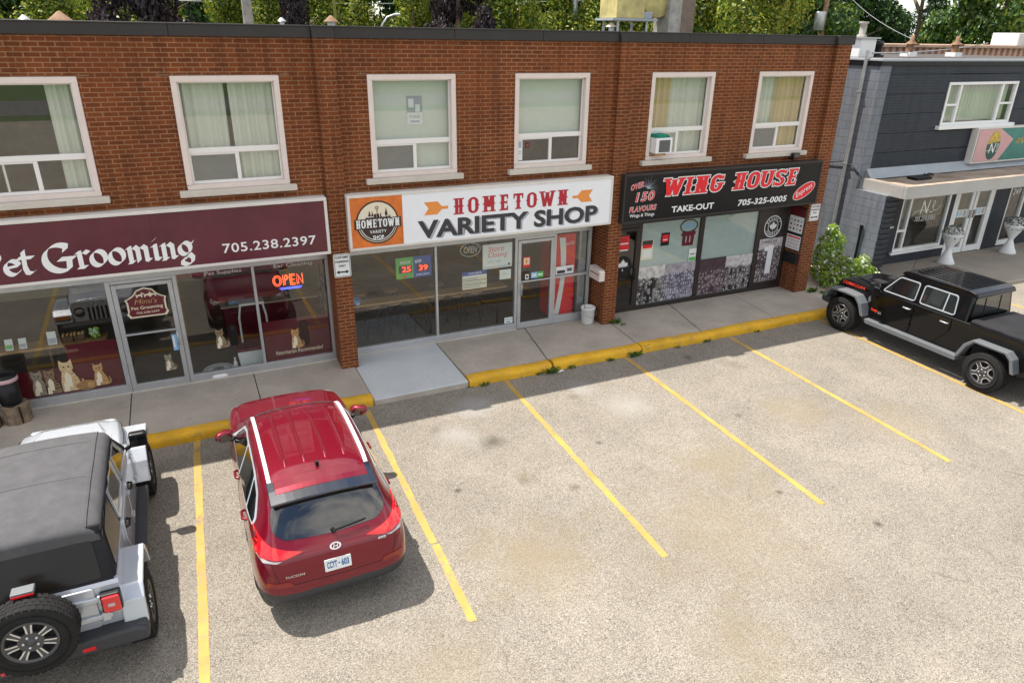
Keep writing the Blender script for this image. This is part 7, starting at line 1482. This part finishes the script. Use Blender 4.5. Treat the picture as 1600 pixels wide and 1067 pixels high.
def pole(x, y, r, h, m, lb, nm='utility_pole'):
    g = thing(nm, lb, 'pole', (x, y, 0)); mb = MB(); mb.tube([(x, y, -.02), (x+.05, y, h*.5), (x+.06, y, h)], [r*1.15, r, r*.8], 14); mb.build('post', M[m], g); return g
pole(.15, 14, .16, 11.5, 'pole', 'thick weathered grey pole behind the brick building above the left shop'); 
pole(15.6, 20, .17, 12, 'galv', 'slim pale grey pole behind the roof above the variety shop')
g = pole(31.8, 20, .15, 11.5, 'brownpole', 'brown wooden utility pole with a transformer behind the right end of the roof'); mb = MB(); mb.lathe([(0, -.45), (.28, -.45), (.30, -.43), (.30, .45), (.26, .52), (0, .54)], (31.4, 19.85, 6.95), 20); mb.build('transformer', M['galv'], g); mb = MB(); mb.box(30.8, 33.0, 19.9, 20.05, 9.9, 10.05); mb.build('crossarm', M['brownpole'], g)
g = thing('street_lamp', 'curved white street lamp just showing above the parapet', 'street lamp', (6.3, 20, 0)); mb = MB(); mb.tube([(6.2, 20, 0), (6.2, 20, 5.9), (6.25, 20, 6.3), (6.5, 20, 6.62), (6.8, 20, 6.72)], .05, 8); mb.build('post', M['galv'], g); mb = MB(); mb.lathe([(0, -.05), (.10, -.03), (.16, .02), (.10, .07), (0, .08)], (6.95, 20, 6.72), 16); mb.build('lamp_head', M['white'], g)
g = thing('yellow_pole', 'thin yellow green pole behind the roof left of the purple tree', 'pole', (4.4, 22, 0)); mb = MB(); mb.tube([(4.7, 22, 0), (4.7, 22, 11)], .07, 8); mb.build('post', mat('yellow green paint', (.25, .27, .05), .7), g)
def wire(a, b, sag, lb, r=.018):
    pts = [Vector(a).lerp(Vector(b), k/24) - Vector((0, 0, sag*4*(k/24)*(1-k/24))) for k in range(25)]; mb = MB(); mb.tube(pts, r, 5, caps=False); o = mb.build('overhead_wire', M['galv']); return tag(o, lb, 'wire', 'overhead wires behind the roofs')
wire((-30, 24, 8.8), (31.8, 20, 10.0), 1.6, 'long thin overhead wire crossing before the trees to the transformer pole'); wire((31.8, 20, 9.9), (75, 30, 9.3), .6, 'upper overhead wire running right from the transformer pole'); wire((31.8, 20, 9.2), (75, 31, 8.4), .6, 'lower overhead wire running right from the transformer pole'); wire((31.9, 20, 9.4), (17.3, 2.9, 6.05), .35, 'pale service cable sloping from the pole down to the grey roof', .009); wire((13.8, 1.3, 5.72), (30, 9, 6.0), .1, 'low cable stretched along the roof of the grey building'); wire((31.8, 20, 8.7), (-2, 26, 7.2), .4, 'lower overhead wire running left from the transformer pole')
# grey building roof
g = thing('chimney', 'white square chimney with pale pot on the grey building roof', 'chimney', (14.55, 2.2, 5.6)); mb = MB(); mb.box(14.15, 14.72, 2.0, 2.5, 5.6, 6.05); mb.build('stack', M['white'], g, bevel=.01); mb = MB(); mb.box(14.08, 14.80, 1.94, 2.56, 6.051, 6.09); mb.build('cap', M['galv'], g); mb = MB(); mb.lathe([(.13, 0), (.12, .05), (.085, .07), (.085, .30), (.12, .34), (.12, .37), (.07, .37)], (14.42, 2.25, 6.09), 18); mb.build('pot', M['pole'], g)
g = thing('roof_vent', 'black metal vent box beside the white chimney', 'vent', (14.95, 2.1, 5.6)); mb = MB(); mb.box(14.76, 15.04, 1.95, 2.35, 5.601, 5.66); mb.lathe([(.13, 0), (.13, .22), (.16, .24), (.15, .33), (.0, .36)], (14.90, 2.1, 5.66), 16); mb.build('body', M['black'], g)
for k, (x, y) in enumerate(((17.35, 3.0), (19.35, 3.0))):
    g = thing('roof_vent', ['rusty roof vent pipe with crooked cowl at left on grey roof', 'rusty roof vent pipe with crooked cowl at right on grey roof'][k], 'vent', (x, y, 5.6), 'rusty vents on the grey roof'); mb = MB(); mb.box(x-.16, x+.16, y-.16, y+.16, 5.601, 5.72); mb.build('base', M['white'], g); mb = MB(); mb.tube([(x, y, 5.72), (x, y, 5.95)], .10, 12); mb.build('pipe', M['rust'], g)
    mb = MB(); mb.lathe([(.17, 0), (.16, .02), (.06, .10), (.05, .24), (.0, .25)], (x+.03, y, 5.93), 12); mb.box(x+.05, x+.25, y-.1, y+.1, 5.90, 5.96); mb.build('cowl', M['rust'], g)
g = thing('corrugated_screen', 'long salmon striped corrugated metal building behind the grey roof', 'shed', (30, 9, 0)); M['salmon'] = mat('salmon metal', (.50, .30, .22), .6, var=.15, vscale=1.5)
mb = MB(); xs_ = []; x = 21.0
vs = []; k = 0
while x < 48:
    for dx, dy in ((0, 0), (.16, 0), (.20, .10), (.34, .10)): vs += [(x+dx, 8.3+dy, 2.5), (x+dx, 8.3+dy, 5.80)]
    x += .38
n = len(vs)//2; mb.add(vs, [(2*i, 2*i+2, 2*i+3, 2*i+1) for i in range(n-1)]); mb.build('wall', M['salmon'], g)
mb = MB(); mb.box(20.9, 48, 8.15, 8.5, 5.80, 5.88); mb.box(20.9, 48, 8.5, 16, 5.82, 5.90); mb.build('roof', mat('pale brown roof edge', (.40, .27, .19), .7, var=.3, vscale=1.2), g)
mb = MB(); mb.box(20.95, 21.05, 8.45, 16, 0, 5.81); mb.box(47.9, 48, 8.45, 16, 0, 5.81); mb.build('end_wall', M['salmon'], g)
g = thing('roof_unit', 'white slatted air conditioning unit on the far roof at right edge', 'ventilation unit', (32.8, 9, 5.9)); mb = MB(); mb.box(32.0, 33.6, 9.0, 10.2, 5.901, 6.42); mb.build('casing', M['white'], g, bevel=.02)
for k in range(7): mb = MB(); mb.box(32.05, 33.5, 8.985, 8.999, 5.96+.065*k, 5.985+.065*k); mb.build('slat', M['alu_dull'], g)
def house(x, y, wd, dp, h, rf, lb, wall='white', rot=0):
    g = thing('house', lb, 'house', (x, y, 0)); mb = MB(); mb.prism([(-wd/2, 0), (wd/2, 0), (wd/2, h), (0, h+rf), (-wd/2, h)], lambda u, v, d: (x+u, y+d, v), 0, dp); mb.build('wall', M[wall], g)
    mb = MB()
    for s in (1, -1): mb.prism([(s*(wd/2+.4), h-.25), (0, h+rf+.08), (0, h+rf+.26), (s*(wd/2+.4), h-.07)], lambda u, v, d: (x+u, y+d, v), -.3, dp+.3)
    mb.build('roof', M['alu_dull'], g); mb = MB(); mb.box(x-.9, x+.3, y-.03, y, h-1.0, h+.2); mb.build('window', M['darkglass'], g)
house(76, 45, 7, 10, 5.4, 3.4, 'white gabled house showing between the trees at right', 'white'); house(100, 48, 9, 10, 4.8, 2.2, 'low brownish house roof behind the right hand trees', 'salmon')
# trees
def make_crown(kind, seed, n, lm, leaf):
    rnd = random.Random(seed); mb = MB(); cl = []
    if kind == 'cone':
        for k in range(44): t = rnd.random()**.8; a = rnd.uniform(0, 6.28); r_ = (1-t*.85)*.9*rnd.uniform(.5, 1.05); cl.append(((r_*math.cos(a), r_*math.sin(a), -1.9+3.8*t), .36*(1.15-t*.6), .45))
    else:
        for k in range(26):
            d = Vector((rnd.gauss(0, 1), rnd.gauss(0, 1), rnd.gauss(0, 1))).normalized(); r_ = rnd.uniform(.35, .82); cl.append(((d.x*r_, d.y*r_, d.z*r_*.9), rnd.uniform(.20, .36), rnd.uniform(.16, .26)))
    for i, (c, r_, h) in enumerate(cl):
        m = lm if rnd.random() < .7 else lm[::-1]; leafcloud(mb, c, r_, r_, h, n//len(cl), leaf, m, .5, seed*100+i)
    return mb
TK = {}
def tree(kind, x, y, h, w_, lb, grp, base=.25):
    g = thing({'cedar': 'cedar_tree', 'purple': 'purple_tree', 'pine': 'pine_tree'}.get(kind, 'leafy_tree'), lb, 'tree', (x, y, 0), grp)
    pal = {'cedar': ('cone', [LM['bright'], LM['yellow'], LM['mid']], [0, 0, 1, 1, 2], 13000, .036), 'green': ('round', [LM['mid'], LM['bright'], LM['dark']], [0, 0, 0, 1, 2], 12000, .032), 'dark': ('round', [LM['dark'], LM['mid'], LM['pine']], [0, 0, 1, 2, 1], 12000, .032), 'purple': ('round', [LM['purple'], LM['purple2'], LM['purple']], [0, 0, 1, 1, 2], 12000, .032), 'light': ('round', [LM['bright'], LM['mid'], LM['yellow']], [0, 0, 1, 1, 2], 12000, .032), 'pine': ('round', [LM['pine'], LM['dark'], LM['mid']], [0, 1, 0, 2], 1400, .07)}[kind]
    v = random.randrange(2) if kind not in ('purple', 'pine') else 0
    if (kind, v) not in TK: o = make_crown(pal[0], len(TK)+11, pal[3], pal[2], pal[4]).build('crown', pal[1], g); TK[(kind, v)] = o.data
    else: o = bpy.data.objects.new('crown', TK[(kind, v)]); COL.objects.link(o); o.parent = g
    # source mesh was built around the origin of its first tree: normalise once
    if not o.data.get('norm'):
        o.data.transform(Matrix.Translation(wloc(g))); o.data['norm'] = 1
    ch = h*(1-base); o.location = (0, 0, h*base+ch/2); o.scale = (w_/2, w_/2, ch/4 if kind == 'cedar' else ch/2); o.rotation_euler = (0, 0, random.uniform(0, 6.28))
    mb = MB(); mb.tube([(x, y, 0), (x+.1, y, h*base), (x-.05, y+.05, h*.62), (x, y, h*.85)], [h*q_ for q_ in ((.022, .017, .009, .002) if kind != 'pine' else (.013, .010, .006, .002))], 9)
    for k in range(6): a = k*1.2; z = h*(base+.08*k); mb.tube([(x, y, z), (x+w_*.2*math.cos(a), y+w_*.2*math.sin(a), z+h*.07), (x+w_*.36*math.cos(a), y+w_*.36*math.sin(a), z+h*.11)], [h*.009, h*.006, .015], 6)
    mb.build('trunk', M['bark'], g); return g
random.seed(21)
D_, C_, P_ = 'tall leafy trees behind the buildings', 'yellow green cedars in a row behind the brick building', 'purple leaved trees'
# rows of trees; azimuth measured from +y towards +x as seen from the camera
CX, CY = -2.54, -12.31
def at_az(az, d): return CX + d*math.sin(R(az)), CY + d*math.cos(R(az))
k = 0
for az in [-14, -10.5, -6.8, -3, .5, 4.2, 7.6, 11.2, 14.3, 17, 20, 22.8, 25.7, 28.6, 31.4, 34, 36.6, 39.2, 42, 44.5]:
    x, y = at_az(az + random.uniform(-.6, .6), 36 + random.uniform(-1.5, 1.5)); h = random.uniform(8.3, 10.8)
    tree('cedar', x, y, h, random.uniform(4.2, 5.4), 'yellow green cedar in the front row of trees behind the roofs', C_, .04)
for az, d, kind, h, w_ in [(-16, 50, 'green', 15, 9), (-11, 47, 'dark', 14, 9), (-8, 44, 'green', 12, 7), (1, 48, 'dark', 15, 9), (9, 46, 'green', 14, 8), (14, 50, 'dark', 16, 9), (23.5, 47, 'light', 15, 8), (28.5, 48, 'dark', 15, 10), (33, 50, 'dark', 17, 10), (38, 46, 'green', 14, 8), (41.5, 52, 'dark', 15, 9), (45, 50, 'green', 13, 8), (48.3, 58, 'dark', 12.5, 9), (57.3, 56, 'green', 14, 9), (60.5, 62, 'light', 15, 11), (63.5, 58, 'green', 15, 10), (66.5, 60, 'light', 14, 10), (50.5, 66, 'dark', 9.5, 7), (54.5, 72, 'dark', 10, 8), (5, 60, 'dark', 17, 11), (19, 62, 'dark', 18, 11), (25, 64, 'dark', 18, 11), (-4, 62, 'dark', 17, 11), (36, 64, 'dark', 17, 11), (44, 68, 'dark', 16, 11), (-14, 64, 'dark', 17, 11), (31, 66, 'dark', 17, 11), (11, 66, 'dark', 17, 11)]:
    x, y = at_az(az, d); lb = {'green': 'mid green leafy tree standing behind the cedars', 'dark': 'dark green leafy tree standing behind the cedars', 'light': 'pale green leafy tree standing behind the cedars'}[kind]
    tree(kind, x, y, h, w_, lb, D_, .12)
for az, d, h, w_, lb in ((-.8, 31.5, 10.5, 4.8, 'wide purple leaved tree left of the thick grey pole'), (9.2, 32.5, 10, 2.4, 'narrow purple leaved tree above the left pilaster'), (20.9, 31.5, 10.5, 3.9, 'dark purple leaved tree above the left upstairs blind window')):
    x, y = at_az(az, d); tree('purple', x, y, h, w_, lb, P_, .15)
x, y = at_az(52.6, 60); tree('pine', x, y, 15.5, 6, 'sparse tall pine standing against the sky gap at right', None, .42)
for az, d, h, w_, lb in ((58.8, 44, 7.6, 3.4, 'yellow green bush below the right hand trees'), (61.5, 46, 7.4, 3.6, 'yellow green bush at the right edge beside the roof unit')):
    x, y = at_az(az, d); tree('light', x, y, h, w_, lb, 'bushes at the right', .05)
# far wooded hill closing the view
mb = MB(); n = 90; vs = []
for i in range(n+1):
    a = R(-40 + 118*i/n); d = 150; hh = 5.6 + 1.4*math.sin(i*.9) + .9*math.sin(i*2.3) - (3.2 if 48 < -40+118*i/n < 57 else 0)
    vs += [(CX+d*math.sin(a), CY+d*math.cos(a), -.5), (CX+(d+6)*math.sin(a), CY+(d+6)*math.cos(a), hh*.8), (CX+(d+25)*math.sin(a), CY+(d+25)*math.cos(a), hh+1.5), (CX+(d+80)*math.sin(a), CY+(d+80)*math.cos(a), -.5)]
mb.add(vs, [(4*i+j, 4*i+4+j, 4*i+5+j, 4*i+1+j) for i in range(n) for j in range(3)], 0, True); struct(mb.build('hills', M['grass']))
# a few things across the lot, seen only as reflections in the glass
